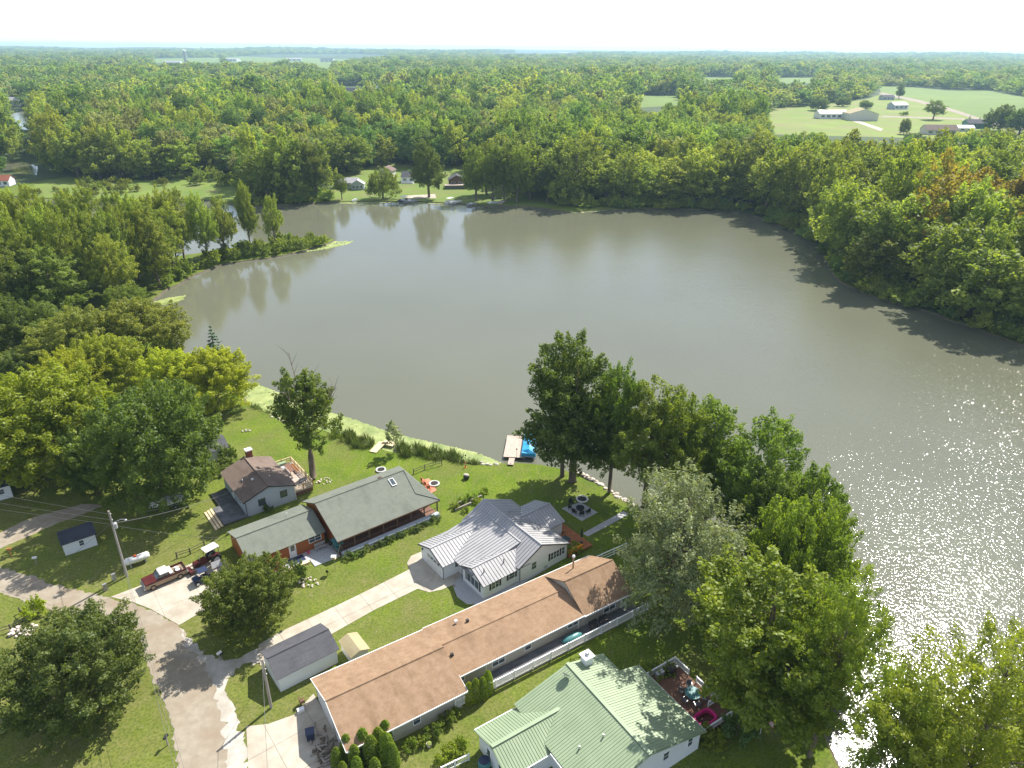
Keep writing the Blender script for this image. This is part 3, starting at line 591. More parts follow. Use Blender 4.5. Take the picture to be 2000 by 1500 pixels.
# ------------------------------------------------------------------ the woods: 6 far crowns, 6 middle crowns
def far_tree(name, seed, nb, br, nl, leaf, mat, tall=1.0):
    rg = np.random.default_rng(seed); H = 16
    lobes = [(0, 0, 9*tall, 4.6, 4.6, 6.2*tall), (rg.normal(), rg.normal(), 11.5*tall, 3.2, 3.2, 3.6*tall), (rg.normal()*1.6, rg.normal()*1.6, 5.8*tall, 4.2, 4.2, 4.6*tall)]
    return make_tree(name, seed, lobes, nb, br, nl, leaf, H*tall, .4, mat=mat, low=-.85, nlimb=8)
MIDT = [far_tree('mid%d' % i, 40+i, 120, 1.1, 42, .60, 'forest%d' % i, (1, 1.1, .92, 1.05, 1, .95)[i]) for i in range(6)]
FART = [far_tree('far%d' % i, 60+i, 34, 1.8, 13, 1.7, 'forest%d' % i, (1, 1.1, .92, 1.05, 1, .95)[i]) for i in range(6)]
def far_spire(name, seed, nl, leaf, tiers): return conifer(name, seed, 16, 3.2, tiers, nl, leaf)
MIDT += [far_spire('mid_spire', 81, 12, .8, 12), make_tree('mid_poplar', 82, [(0, 0, 10, 2.6, 2.6, 7), (.4, .3, 14, 1.8, 1.8, 3.5)], 70, 1.0, 40, .6, 17, .3, mat='forest5', low=-.9, nlimb=8)]
FART += [far_spire('far_spire', 83, 5, 1.6, 9), make_tree('far_poplar', 84, [(0, 0, 10, 2.6, 2.6, 7), (.4, .3, 14, 1.8, 1.8, 3.5)], 22, 1.5, 12, 1.6, 17, .3, mat='forest5', low=-.9, nlimb=4)]
leafmat('leaf_mid', (.098, .140, .024), (.225, .255, .050))
SU = np.array([-900, -400, 0, 90, 250, 330, 420, 455, 510, 580, 640, 655, 960, 1000, 1100, 1200, 1300, 1420, 1500, 1560, 1605, 1632, 1668, 1760, 1860, 2000, 2300, 2900])
SV = np.array([372, 374, 368, 350, 351, 352, 340, 390, 401, 396, 391, 340, 340, 388, 401, 405, 404, 408, 428, 454, 480, 526, 560, 591, 620, 664, 735, 910])
flr = [tuple(at(u, v)[:2]) for u, v in zip(SU, SV)]
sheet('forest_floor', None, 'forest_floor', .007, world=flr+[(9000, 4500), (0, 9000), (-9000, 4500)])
KEEP = [[(1500, 215), (1600, 205), (1700, 192), (1718, 168), (1790, 170), (1850, 176), (1930, 176), (2010, 190), (2010, 262), (1960, 258), (1800, 258), (1720, 258), (1600, 245), (1505, 240)],
        [(650, 392), (652, 347), (720, 340), (742, 324), (830, 328), (915, 332), (925, 350), (950, 392)],
        [(15, 224), (45, 214), (66, 228), (68, 258), (40, 255), (22, 242)], [(-10, 317), (40, 311), (78, 322), (76, 345), (40, 342), (-10, 330)],
        [(20, 195), (40, 195), (40, 222), (15, 222)],
        [(375, 350), (450, 342), (455, 366), (380, 368)], [(656, 168), (745, 168), (745, 177), (656, 178)],
        [(300, 114), (430, 113), (430, 124), (300, 126)], [(440, 112), (545, 106), (700, 106), (770, 108), (690, 116), (650, 122), (642, 135), (622, 135), (612, 122), (445, 122)], [(1370, 151), (1434, 151), (1434, 159), (1370, 160)], [(1515, 152), (1590, 151), (1590, 159), (1515, 160)], [(1250, 188), (1325, 186), (1330, 202), (1255, 206)], [(960, 103), (1120, 102), (1130, 105), (970, 106)]]
def band(r0, r1, sp, sxy, hgt_, jit=.85, half=46):
    n = int(r1/sp)+2; g = np.stack(np.meshgrid(np.arange(-n, n)*sp, np.arange(0, n)*sp), -1).reshape(-1, 2)
    g = g+rng.uniform(-.5, .5, g.shape)*sp*jit; r = np.hypot(g[:, 0], g[:, 1]); a = np.degrees(np.arctan2(g[:, 0], g[:, 1])); g = g[(r >= r0) & (r < r1) & (np.abs(a) < half)]
    n = len(g); s = sxy*rng.uniform(.8, 1.3, n); h = hgt_*np.clip(rng.normal(.95, .19, n), .45, 1.35); return np.column_stack((g, s, h))
T = np.concatenate((band(120, 700, 10.6, 1.68, 23.5), band(700, 1600, 13, 1.85, 21.5), band(1600, 3500, 18, 2.3, 20), band(3500, 9000, 32, 3.4, 21)))
B3 = np.column_stack((T[:, :2], np.zeros(len(T)))); uv, dep = proj(B3)
ok = (uv[:, 1] < np.interp(uv[:, 0], SU, SV)-.5) | (np.hypot(T[:, 0], T[:, 1]) > 1500)
wet = inpoly(T[:, :2], LAKE)
for p in PONDS: wet |= inpoly(T[:, :2], p)
ok &= ~wet
for dz in (0, .3, .55, .78, 1.0):
    for dx in (-1, 0, 1):
        P = B3.copy(); P[:, 2] = T[:, 3]*dz+hill_z(P[:, 0], P[:, 1]); P[:, 0] += dx*T[:, 2]*3.6*(1 if dz < .9 else .5); q, _ = proj(P)
        for kp in KEEP: ok &= ~inpoly(q, kp)
# uneven stand: natural gaps and lower patches
wob = np.sin(T[:, 0]*.021+1.3)*np.sin(T[:, 1]*.017+.4)+.6*np.sin(T[:, 0]*.006-T[:, 1]*.0043)
T[:, 3] *= 1+.2*wob; gap2 = np.sin(T[:, 0]*.047+2)*np.sin(T[:, 1]*.039)+.5*np.sin(T[:, 0]*.09-T[:, 1]*.07)
ok &= ~((np.hypot(T[:, 0], T[:, 1]) > 600) & (rng.random(len(T)) < np.where(gap2 < -.7, .55, .05)))
T = T[ok]; uv = uv[ok]; dep = dep[ok]
vis = (uv[:, 0] > -60) & (uv[:, 0] < 2060)
shore_v = np.interp(uv[:, 0], SU, SV)
front = (shore_v-uv[:, 1] < np.interp(dep, (150, 350), (26, 7))) & (dep < 460)
order = np.argsort(np.where(vis, dep-front*400, 1e9))
NIND = 215
ind = order[:NIND]; rest = np.setdiff1d(np.arange(len(T)), ind)
midm = []
for p in MIDT:
    c = p['crown'].copy(); c.materials.clear(); c.materials.append(MT['leaf_mid']); midm.append((c, p['trunk']))
for k in ind:
    u, v = uv[k]; i = int(rng.integers(6)) if rng.random() > .07 else 7; edge = shore_v[k]-v < 9
    if u > 1560: zone, g = 'right bank', 'trees on the right bank'
    elif u > 960: zone, g = 'far bank right of the cottages', 'trees on the far bank'
    elif u > 440: zone, g = 'far bank left of the cottages', 'trees on the far bank'
    else: zone, g = 'marshy inlet', 'trees behind the marsh'
    rust = u > 1775 and 455 < v < 560 and rng.random() < .45
    q = rng.uniform(.8, 1.3); t = (q*1.02, q, q*.9); w_ = 'pale green' if q > 1.12 else 'mid green' if q > .95 else 'dark green'
    if rust: t = (1.22*q, .80*q, .72*q); w_ = 'rust-tinged'
    row = 'overhanging the water' if shore_v[k]-v < 9 else 'in the second row' if shore_v[k]-v < 26 else 'deep in the wood'
    seg = [(120, 'at the left edge of the marsh'), (240, 'behind the mid marsh'), (440, 'behind the right marsh end'), (960, 'left of the far cottages'), (1150, 'just right of the far cottages'), (1300, 'mid way along the far bank'), (1450, 'at the right end of the far bank'), (1560, 'at the far corner of the lake'), (1640, 'at the top of the right bank'), (1740, 'at the bulge of the right bank'), (1850, 'mid way down the right bank'), (1950, 'low on the right bank'), (9999, 'at the picture edge, right bank')]
    wid = 'broad ' if T[k, 2] > 1.85 else 'narrow ' if T[k, 2] < 1.5 else ''; tl = 'tall ' if T[k, 3] > 23 else 'low ' if T[k, 3] < 16.5 else ''
    e = thing('tree', (T[k, 0], T[k, 1], 0), rng.random()*6.28, '%s%s%s tree %s %s' % (tl, '' if tl else wid, w_, row, next(q_ for lim, q_ in seg if u < lim)), 'tree', g)
    e.scale = (T[k, 2], T[k, 2], T[k, 3]/16); mobj('trunk', midm[i][1], e); c = mobj('crown', midm[i][0], e); c.color = (*t, 1)
def woods(name, sel, protos, label):
    pc = bpy.data.collections.new(name+'_crowns')
    for i, p in enumerate(protos): pc.objects.link(bpy.data.objects.new('%s_%d' % (name, i), p['crown']))
    D = T[sel]; n = len(D); m = bpy.data.meshes.new(name)
    zz = hill_z(D[:, 0], D[:, 1]); m.from_pydata(np.column_stack((D[:, 0], D[:, 1], zz-.2)).tolist(), [], [])
    a = m.attributes.new('sc', 'FLOAT_VECTOR', 'POINT'); a.data.foreach_set('vector', np.column_stack((D[:, 2], D[:, 2], D[:, 3]/16)).astype(np.float32).ravel())
    a = m.attributes.new('rz', 'FLOAT_VECTOR', 'POINT'); a.data.foreach_set('vector', np.column_stack((np.zeros(n), np.zeros(n), rng.random(n)*6.28)).astype(np.float32).ravel())
    a = m.attributes.new('ix', 'INT', 'POINT'); a.data.foreach_set('value', np.where(len(protos) < 6, rng.integers(0, 3, n), np.where(rng.random(n) < .09, rng.integers(6, 8, n), np.floor(np.clip(2.6+1.6*np.sin(D[:, 0]*.013+.7)*np.sin(D[:, 1]*.011)+rng.normal(size=n)*1.5, 0, 5.99)))).astype(np.int32))
    o = bpy.data.objects.new(name, m); col.objects.link(o); tag(o, label, 'woods', kind='stuff')
    ng = bpy.data.node_groups.new(name, 'GeometryNodeTree'); ng.interface.new_socket('Geometry', in_out='INPUT', socket_type='NodeSocketGeometry'); ng.interface.new_socket('Geometry', in_out='OUTPUT', socket_type='NodeSocketGeometry')
    N = ng.nodes; L = ng.links; gi = N.new('NodeGroupInput'); go = N.new('NodeGroupOutput'); ip = N.new('GeometryNodeInstanceOnPoints'); ci = N.new('GeometryNodeCollectionInfo')
    ci.inputs['Collection'].default_value = pc; ci.inputs['Separate Children'].default_value = True; ci.inputs['Reset Children'].default_value = True
    def na(nm, ty):
        x = N.new('GeometryNodeInputNamedAttribute'); x.data_type = ty; x.inputs['Name'].default_value = nm; return x.outputs['Attribute']
    L.new(gi.outputs[0], ip.inputs['Points']); L.new(ci.outputs[0], ip.inputs['Instance']); ip.inputs['Pick Instance'].default_value = True
    L.new(na('ix', 'INT'), ip.inputs['Instance Index']); L.new(na('sc', 'FLOAT_VECTOR'), ip.inputs['Scale']); L.new(na('rz', 'FLOAT_VECTOR'), ip.inputs['Rotation'])
    L.new(ip.outputs[0], go.inputs[0]); md = o.modifiers.new('scatter', 'NODES'); md.node_group = ng
    return o
dr = np.hypot(T[:, 0], T[:, 1])
woods('woods', rest[dr[rest] < 750], MIDT, 'unbroken green woodland beyond the far and right banks')
woods('distant_woods', rest[dr[rest] >= 750], FART, 'hazy blue-green woodland stretching to the horizon')

for i, p in enumerate(scatter(wpoly([(70, 384), (80, 362), (140, 350), (240, 356), (335, 360), (345, 384), (200, 387)]), 34)):
    s = rng.uniform(.8, 2.2); q = rng.uniform(.8, 1.3); uu = proj(np.array([[p[0], p[1], 0]]))[0][0][0]
    tree('bush', (p[0], p[1], 0), s, s*rng.uniform(.5, 1.1), '%s %s bush in the %s of the marsh' % ('large' if s > 1.6 else 'small' if s < 1.2 else 'middling', 'bright green' if q > 1.1 else 'olive' if q > .95 else 'dark', 'left part' if uu < 160 else 'middle' if uu < 260 else 'right part'), 'shrub', 'bushes of the marsh', (q*1.1, q, q*.7), name='shrub')
# brush hanging over the banks: one green mass
UP = []
for p in scatter(wpoly([(u, v+2.5) for u, v in zip(SU[7:11], SV[7:11])]+[(640, 380), (455, 380)]), 60): UP.append(p)
for i in range(14, len(SU)-2):
    a_, b_ = at(SU[i], SV[i]+2), at(SU[i+1], SV[i+1]+2); n_ = int((b_-a_).length/1.3); dn = Vector((-(b_-a_).y, (b_-a_).x)).normalized()
    for j in range(n_): q_ = a_.lerp(b_, rng.random()); o_ = rng.random()**1.6*9; UP.append((q_.x+dn.x*o_, q_.y+dn.y*o_))
UP = np.array(UP); UP = UP[~inpoly(UP, LAKE)]; n_ = len(UP)
T0 = T; T = np.column_stack((UP, rng.uniform(1.2, 3.0, n_), 16*rng.uniform(1.0, 2.6, n_)))
UB = []
for i in range(3): c = PROTO['bush']['crown'].copy(); c.materials.clear(); c.materials.append(MT['forest%d' % (0, 1, 4)[i]]); UB.append(dict(crown=c))
def brush():
    global rng
    o = woods('undergrowth', np.arange(n_), UB, 'tangled green brush overhanging the far and right banks'); o['category'] = 'brush'
brush(); T = T0
# lily pads and reeds: nobody could count them
def pads(px, n, smin, smax, label, z=-.40):
    P = scatter(wpoly(px, -.42), n); b = MB(); 
    for x, y in P:
        r = random.uniform(smin, smax); a0 = random.random()*6; b.add([(x+r*math.cos(a0+k*1.05), y+r*math.sin(a0+k*1.05), z+random.random()*.03) for k in range(6)], [(0, 1, 2, 3, 4, 5)])
    m = bpy.data.meshes.new('lily_pads'); m.from_pydata(b.v, [], b.f); m.materials.append(MT['lily']); o = mobj('lily_pads', m); tag(o, label, 'lily pads', kind='stuff')
PADS1 = [(462, 766), (495, 748), (545, 768), (605, 795), (690, 819), (760, 845), (850, 866), (930, 884), (988, 909), (920, 911), (860, 902), (790, 892), (730, 882), (700, 873), (655, 852), (560, 832), (520, 813), (482, 792)]
pads(PADS1, 10500, .12, .32, 'pale green lily pads crowding the near shore')
pads([(585, 482), (640, 472), (690, 471), (680, 477), (640, 486), (600, 492)], 700, .25, .55, 'lily pads off the point of the wooded spit')
pads([(300, 590), (330, 582), (362, 577), (356, 586), (320, 596)], 300, .25, .5, 'small raft of lily pads in the still corner')
pads([(1100, 409), (1190, 405), (1330, 402), (1330, 406), (1190, 411), (1120, 416)], 900, .4, .9, 'lily pads along the far bank')
pads([(660, 394), (770, 391), (925, 396), (925, 399), (770, 396), (670, 398)], 700, .4, .9, 'lily pads below the far cottages')
pads([(70, 385), (200, 387), (340, 385), (340, 391), (200, 393), (90, 391)], 700, .4, .9, 'lily pads fringing the marsh')
def reeds(px, n, h, label):
    P = scatter(wpoly(px), n*2); b = MB()
    P = P[(np.sin(P[:, 0]*1.7+P[:, 1]*.9)+np.sin(P[:, 0]*.8-P[:, 1]*2.1)+rng.normal(size=len(P))*.9) > 0]
    for x, y in P:
        hh = h*random.uniform(.35, 1.1)*(.75+.25*math.sin(x*2.3+y)); a = random.random()*6.28; t = Vector((math.cos(a), math.sin(a), 0))*.045; l = Vector((random.gauss(0, .25), random.gauss(0, .25), hh)); p = Vector((x, y, -.3))
        b.add([p-t, p+t, p+l*.6+t*.8, p+l*1.0+Vector((l.x, l.y, 0))*.3, p+l*.6-t*.8], [(0, 1, 2, 4), (4, 2, 3)])
    m = bpy.data.meshes.new('reeds'); m.from_pydata(b.v, [], b.f); m.materials.append(MT['reed']); tag(mobj('reeds', m), label, 'reeds', kind='stuff')
reeds([(650, 840), (690, 848), (732, 862), (722, 881), (690, 874), (655, 858)], 1900, 2.2, 'tall green reeds between the lone tree and the footbridge')
reeds([(775, 866), (850, 878), (905, 890), (908, 904), (850, 899), (775, 891)], 2800, 2.0, 'tall green reeds along the shore right of the sapling')
reeds([(482, 785), (530, 803), (532, 812), (484, 795)], 500, 1.0, 'short reeds at the end of the lily pads')
reeds([(900, 898), (935, 903), (938, 908), (900, 906)], 260, 1.3, 'sparse reeds where the lawn meets the dock')
# ------------------------------------------------------------------ building kit
class House:
    def __init__(s, name, label, cat, s0, t0, th=TH, o=None):
        o = o or O38; s.th = th; s.e = thing(name, W(s0, t0, 0, th, o), th, label, cat); s.off = (-s0, -t0, 0)
    def part(s, mb, name, mat, parent=None, **k):
        return mb.build(name, mat, s.e if parent is None else parent, s.off if parent is None else None, **k)
def gwall(b, s0, s1, t0, t1, ze, zr, axis='s', rp=None, ze2=None, z0=0.0):
    ze2 = ze if ze2 is None else ze2
    if axis == 's':
        rp = (t0+t1)/2 if rp is None else rp; pen = [(t0, z0), (t1, z0), (t1, ze2), (rp, zr), (t0, ze)]; P = [[(s, t, z) for t, z in pen] for s in (s0, s1)]
    else:
        rp = (s0+s1)/2 if rp is None else rp; pen = [(s0, z0), (s1, z0), (s1, ze2), (rp, zr), (s0, ze)]; P = [[(s, t, z) for s, z in pen] for t in (t0, t1)]
    b.add(P[0]+P[1], [(0, 1, 2, 3, 4), (9, 8, 7, 6, 5)]+[(i, i+5, (i+1) % 5+5, (i+1) % 5) for i in range(5)])
def gplanes(s0, s1, t0, t1, ze, zr, axis='s', rp=None, ov=.35, lift=.1, ze2=None, ovg=.3):
    ze2 = ze if ze2 is None else ze2
    if axis == 's':
        rp = (t0+t1)/2 if rp is None else rp; a = (zr-ze)/(rp-t0); c = (zr-ze2)/(t1-rp)
        return [[(s0-ovg, rp, zr+lift), (s1+ovg, rp, zr+lift), (s1+ovg, t0-ov, ze-a*ov+lift), (s0-ovg, t0-ov, ze-a*ov+lift)],
                [(s0-ovg, rp, zr+lift), (s1+ovg, rp, zr+lift), (s1+ovg, t1+ov, ze2-c*ov+lift), (s0-ovg, t1+ov, ze2-c*ov+lift)]]
    rp = (s0+s1)/2 if rp is None else rp; a = (zr-ze)/(rp-s0); c = (zr-ze2)/(s1-rp)
    return [[(rp, t0-ovg, zr+lift), (rp, t1+ovg, zr+lift), (s0-ov, t1+ovg, ze-a*ov+lift), (s0-ov, t0-ovg, ze-a*ov+lift)],
            [(rp, t0-ovg, zr+lift), (rp, t1+ovg, zr+lift), (s1+ov, t1+ovg, ze2-c*ov+lift), (s1+ov, t0-ovg, ze2-c*ov+lift)]]
def fbox(b, face, a0, a1, z0, z1, d0, d1):
    ax, v, dr = face
    if ax == 't': b.bb((a0, v+dr*d0, z0), (a1, v+dr*d1, z1))
    else: b.bb((v+dr*d0, a0, z0), (v+dr*d1, a1, z1))
def window(h, face, a, z, wd, ht, frame='white_trim', shut=None, cols=1, rows=2, parent=None, name='window'):
    b = MB(); f = .07
    fbox(b, face, a-wd/2-f, a+wd/2+f, z+ht/2, z+ht/2+f, -.02, .05); fbox(b, face, a-wd/2-f, a+wd/2+f, z-ht/2-f, z-ht/2, -.02, .07)
    fbox(b, face, a-wd/2-f, a-wd/2, z-ht/2, z+ht/2, -.02, .05); fbox(b, face, a+wd/2, a+wd/2+f, z-ht/2, z+ht/2, -.02, .05)
    for k in range(1, cols): fbox(b, face, a-wd/2+wd*k/cols-.03, a-wd/2+wd*k/cols+.03, z-ht/2, z+ht/2, -.01, .045)
    for k in range(1, rows): fbox(b, face, a-wd/2, a+wd/2, z-ht/2+ht*k/rows-.02, z-ht/2+ht*k/rows+.02, -.01, .04)
    wdw = h.part(b, name, frame, parent)
    for k in range(cols):
        p = MB(); fbox(p, face, a-wd/2+wd*k/cols+.005, a-wd/2+wd*(k+1)/cols-.005, z-ht/2, z+ht/2, -.02, .02); h.part(p, 'pane', 'glass', wdw)
    if shut:
        for sg in (-1, 1):
            p = MB(); c = a+sg*(wd/2+f+.16); fbox(p, face, c-.15, c+.15, z-ht/2-.05, z+ht/2+.05, -.01, .04); h.part(p, 'shutter', shut, wdw)
    return wdw
def door(h, face, a, wd, ht, mat='white_trim', z0=.1, glass=True):
    b = MB(); fbox(b, face, a-wd/2, a+wd/2, z0, z0+ht, -.02, .06); d = h.part(b, 'door', mat)
    if glass:
        p = MB(); fbox(p, face, a-wd*.28, a+wd*.28, z0+ht*.5, z0+ht*.9, .05, .075); h.part(p, 'pane', 'glass', d)
    p = MB(); fbox(p, face, a+wd*.36, a+wd*.44, z0+ht*.45, z0+ht*.5, .06, .11); h.part(p, 'handle', 'galv', d); return d
def roof(h, planes, mat, th=.12, ridge=None, trim=None):
    b = MB()
    for p in planes: b.slab(p, th)
    r = h.part(b, 'roof', mat)
    for k, (p, q) in enumerate(ridge or []):
        c = MB(); c.tube([p, q], .10, 6); h.part(c, 'ridge_cap', mat if not trim else trim, r)
    return r
def panelize(h, parent, poly, wd, cd, mat, ribs=1, rh=.055, rw=.045, lift=.012, gap=.013):
    P = [Vector(p) for p in poly]; nn = Vector((0, 0, 0))
    for i in range(len(P)): nn += P[i].cross(P[(i+1) % len(P)])
    nn.normalize()
    if nn.z < 0: nn = -nn
    c = Vector(cd).normalized(); d = nn.cross(c); k0 = P[0].dot(nn)
    Q = [(p.dot(c), p.dot(d)) for p in P]; lo = min(q[0] for q in Q); hi = max(q[0] for q in Q); n = max(1, round((hi-lo)/wd)); wd = (hi-lo)/n
    def clip(q, x, sg):
        out = []
        for i in range(len(q)):
            a, b = q[i], q[(i+1) % len(q)]; ia, ib = sg*(a[0]-x) >= 0, sg*(b[0]-x) >= 0
            if ia: out.append(a)
            if ia != ib: t = (x-a[0])/(b[0]-a[0]); out.append((x, a[1]+t*(b[1]-a[1])))
        return out
    def span(x):
        ys = []
        for i in range(len(Q)):
            a, b = Q[i], Q[(i+1) % len(Q)]
            if (a[0]-x)*(b[0]-x) < 0: ys.append(a[1]+(x-a[0])/(b[0]-a[0])*(b[1]-a[1]))
        return (min(ys), max(ys)) if len(ys) > 1 else None
    V = lambda x, y, e: c*x+d*y+nn*(k0+e)
    for i in range(n):
        x0, x1 = lo+i*wd+gap, lo+(i+1)*wd-gap; q = clip(clip(Q, x0, 1), x1, -1)
        if len(q) < 3: continue
        b = MB(); b.slab([V(x, y, lift+.012) for x, y in q], .03)
        for r in range(ribs):
            x = x0+.03+(x1-x0)*r/ribs; s = span(x)
            if s and s[1]-s[0] > .1:
                y0, y1 = s[0]+.01, s[1]-.01; e0, e1 = lift, lift+.012+rh; A, B_ = x-rw/2, x+rw/2
                b.add([V(A, y0, e0), V(B_, y0, e0), V(B_, y1, e0), V(A, y1, e0), V(A+.01, y0, e1), V(B_-.01, y0, e1), V(B_-.01, y1, e1), V(A+.01, y1, e1)], [(0, 3, 2, 1), (4, 5, 6, 7), (0, 1, 5, 4), (1, 2, 6, 5), (2, 3, 7, 6), (3, 0, 4, 7)])
        h.part(b, 'roof_panel', mat, parent)
def gutter(h, pts, mat, name='fascia', r=(.09, .16)):
    b = MB()
    for p, q in zip(pts, pts[1:]):
        p, q = Vector(p), Vector(q); d = q-p; a = math.atan2(d.y, d.x); b.box((p+q)/2, (d.length, r[0], r[1]), a, ry=-math.atan2(d.z, d.xy.length))
    return h.part(b, name, mat)

# ------------------------------------------------------------------ A: grey house with brown roof
h = House('grey_house', 'blue-grey house with brown shingle roof, brick chimney and wooden decks front and rear', 'house', -16.8, 24.7)
b = MB(); gwall(b, -16.8, -9.2, 24.7, 34.8, 2.8, 4.15, 't', -13.1); h.part(b, 'wall', 'grey_siding')
r_ = roof(h, gplanes(-16.8, -9.2, 24.7, 34.8, 2.8, 4.15, 't', -13.1), 'shingle_brown', ridge=[((-13.1, 24.4, 4.27), (-13.1, 35.1, 4.27))])
b = MB(); b.tube([(-15.4, 29.2, 3.3), (-15.4, 29.2, 3.9)], .06); h.part(b, 'vent_pipe', 'white_trim', r_)
b = MB(); b.box((-14.2, 28.2, 3.95), (.3, .3, .2)); h.part(b, 'roof_vent', 'white_trim', r_)
b = MB(); b.bb((-12.6, 34.95, 0), (-11.7, 35.75, 5.0)); c_ = h.part(b, 'chimney', 'brick'); b = MB(); b.bb((-12.7, 34.85, 5.0), (-11.6, 35.85, 5.2)); h.part(b, 'chimney_cap', 'white_trim', c_)
gutter(h, [(-17.15, 24.38, 2.72), (-13.1, 24.38, 4.15), (-8.85, 24.38, 2.7)], 'dark_trim', 'rake_board')
F_ = ('t', 24.7, -1)
window(h, F_, -14.3, 1.75, .95, 1.0, 'dark_trim'); window(h, F_, -10.9, 1.85, .95, 1.0, 'dark_trim'); window(h, ('s', -16.8, -1), 27, 1.7, .9, 1.0); door(h, ('s', -16.8, -1), 30.5, .95, 2.05, z0=.45)
b = MB(); b.tube([(-16.72, 24.62, 2.6), (-16.72, 24.62, .15), (-16.3, 24.4, .08)], .05, 6); h.part(b, 'downspout', 'dark_trim')
b = MB(); b.tube([(-9.12, 24.62, 2.6), (-9.12, 24.62, .1)], .05, 6); h.part(b, 'downspout', 'white_trim')
def deck(h, s0, s1, t0, t1, z, mat, name='deck', plank=.14, along='s', legs=True):
    b = MB(); n = max(1, int(((t1-t0) if along == 's' else (s1-s0))/plank))
    for i in range(n):
        a0 = i/n; a1 = (i+.9)/n
        if along == 's': b.bb((s0, t0+(t1-t0)*a0, z-.05), (s1, t0+(t1-t0)*a1, z))
        else: b.bb((s0+(s1-s0)*a0, t0, z-.05), (s0+(s1-s0)*a1, t1, z))
    p = h.part(b, name, mat); c = MB()
    c.bb((s0+.06, t0+.06, z-.25), (s1-.06, t1-.06, z-.06)); h.part(c, 'deck_frame', mat, p)
    if legs:
        for x in (s0+.2, s1-.2):
            for y in (t0+.2, t1-.2): c = MB(); c.bb((x-.07, y-.07, -.1), (x+.07, y+.07, z-.2)); h.part(c, 'leg', mat, p)
    return p
def railing(h, pts, z0, z1, mat, step=1.8, rails=2, bal=0.0, pm=None, name='railing', pw=.1):
    P = [Vector((*p, 0)) for p in pts]; b = MB(); posts = []; bl = MB()
    for p, q in zip(P, P[1:]):
        L = (q-p).length; n = max(1, round(L/step)); a = math.atan2(q.y-p.y, q.x-p.x)
        for i in range(n+(q is P[-1])): posts.append(p.lerp(q, i/n))
        for k in range(rails):
            zz = z1-.04-(z1-z0-.2)*k/max(1, rails-1) if rails > 1 else z1-.04
            b.box(((p.x+q.x)/2, (p.y+q.y)/2, zz), (L, .13 if k == 0 else .07, .07 if k == 0 else .06), a)
        if bal:
            m = int(L/bal)
            for i in range(m): c = p.lerp(q, (i+.5)/m); bl.box((c.x, c.y, (z0+.12+z1-.08)/2), (.05, .03, z1-z0-.2), a)
    rl = h.part(b, name, mat)
    if bl.v: o = h.part(bl, 'baluster_row', mat, rl); o['kind'] = 'stuff'
    for c in posts: m = MB(); m.bb((c.x-pw/2, c.y-pw/2, z0-.02), (c.x+pw/2, c.y+pw/2, z1+.07)); h.part(m, 'post', pm or mat, rl)
    return rl
dk = deck(h, -9.15, -5.8, 25.4, 34.4, .95, 'deck_wood', 'rear_deck')
railing(h, [(-9.1, 34.35), (-5.85, 34.35), (-5.85, 25.45), (-9.05, 25.45)], .95, 1.95, 'wood_pale', 1.6, 3, .22, 'wood_orange')
b = MB(); b.bb((-9.0, 25.5, .05), (-5.95, 25.56, .92)); h.part(b, 'skirt_board', 'deck_brown', dk)
for y0, x0, ln, wd in ((29.0, -7.7, 3.6, .9),):
    pass
deck(h, -20.3, -16.85, 24.4, 29.6, .42, 'deck_dark', 'front_deck'); deck(h, -19.3, -16.85, 29.7, 33.6, .40, 'deck_dark', 'front_deck')
for k in range(3):
    b = MB(); b.bb((-20.75-.42*k, 24.2, .30-.12*k), (-20.42-.42*k, 29.7, .37-.12*k)); h.part(b, 'step', 'wood_pale')
# furniture on the rear deck
def frame_item(name, loc, rz, parts, label, cat, group=None):
    e = thing(name, loc, rz, label, cat, group)
    for nm, mt, bx in parts:
        b = MB()
        for c, d in bx: b.box(c, d)
        b.build(nm, mt, e)
    return e
def table(name, loc, rz, l, w_, z, top, leg, label, group=None):
    return frame_item(name, loc, rz, [('tabletop', top, [((0, 0, z), (l, w_, .05))])]+[('leg', leg, [((sx*(l/2-.1), sy*(w_/2-.1), z/2), (.07, .07, z))]) for sx in (-1, 1) for sy in (-1, 1)], label, 'table', group)
def bench(name, loc, rz, l, z, mt, label, back=True, group=None):
    p = [('seat', mt, [((0, .14*i-.14, z), (l, .12, .04)) for i in range(3)])]
    if back: p.append(('backrest', mt, [((0, .25, z+.2+.17*i), (l, .04, .13)) for i in range(3)]))
    p += [('leg', mt, [((sx*(l/2-.12), sy*.17, z/2), (.07, .07, z))]) for sx in (-1, 1) for sy in (-1, 1)]
    return frame_item(name, loc, rz, p, label, 'bench', group)
table('picnic_table', W(-7.2, 31.6, .95), TH+R(90), 2.6, .8, .72, 'deck_brown', 'deck_brown', 'long brown slatted table on the rear deck of the grey house')
bench('deck_bench', W(-6.3, 31.6, .95), TH+R(-90), 2.6, .45, 'wood_orange', 'wooden bench along the railing of the grey house deck', False)
table('side_table', W(-6.9, 27.2, .95), TH, .9, .9, .5, 'dark_trim', 'dark_trim', 'dark glass-topped square table near the corner of the grey house deck')
table('grill_table', W(-8.3, 32.2, .95), TH, 1.1, .8, .8, 'grey_paint', 'galv', 'pale grey table close to the roof edge of the grey house')
e = thing('storage_bench', W(-8.0, 33.9, .95), TH, 'green covered storage bench in the far corner of the grey house deck', 'bench'); b = MB(); b.box((0, 0, .3), (2.0, .55, .6)); b.build('box', 'metal_green', e); b = MB(); b.box((0, 0, .64), (2.1, .62, .07)); b.build('lid', 'metal_green', e)

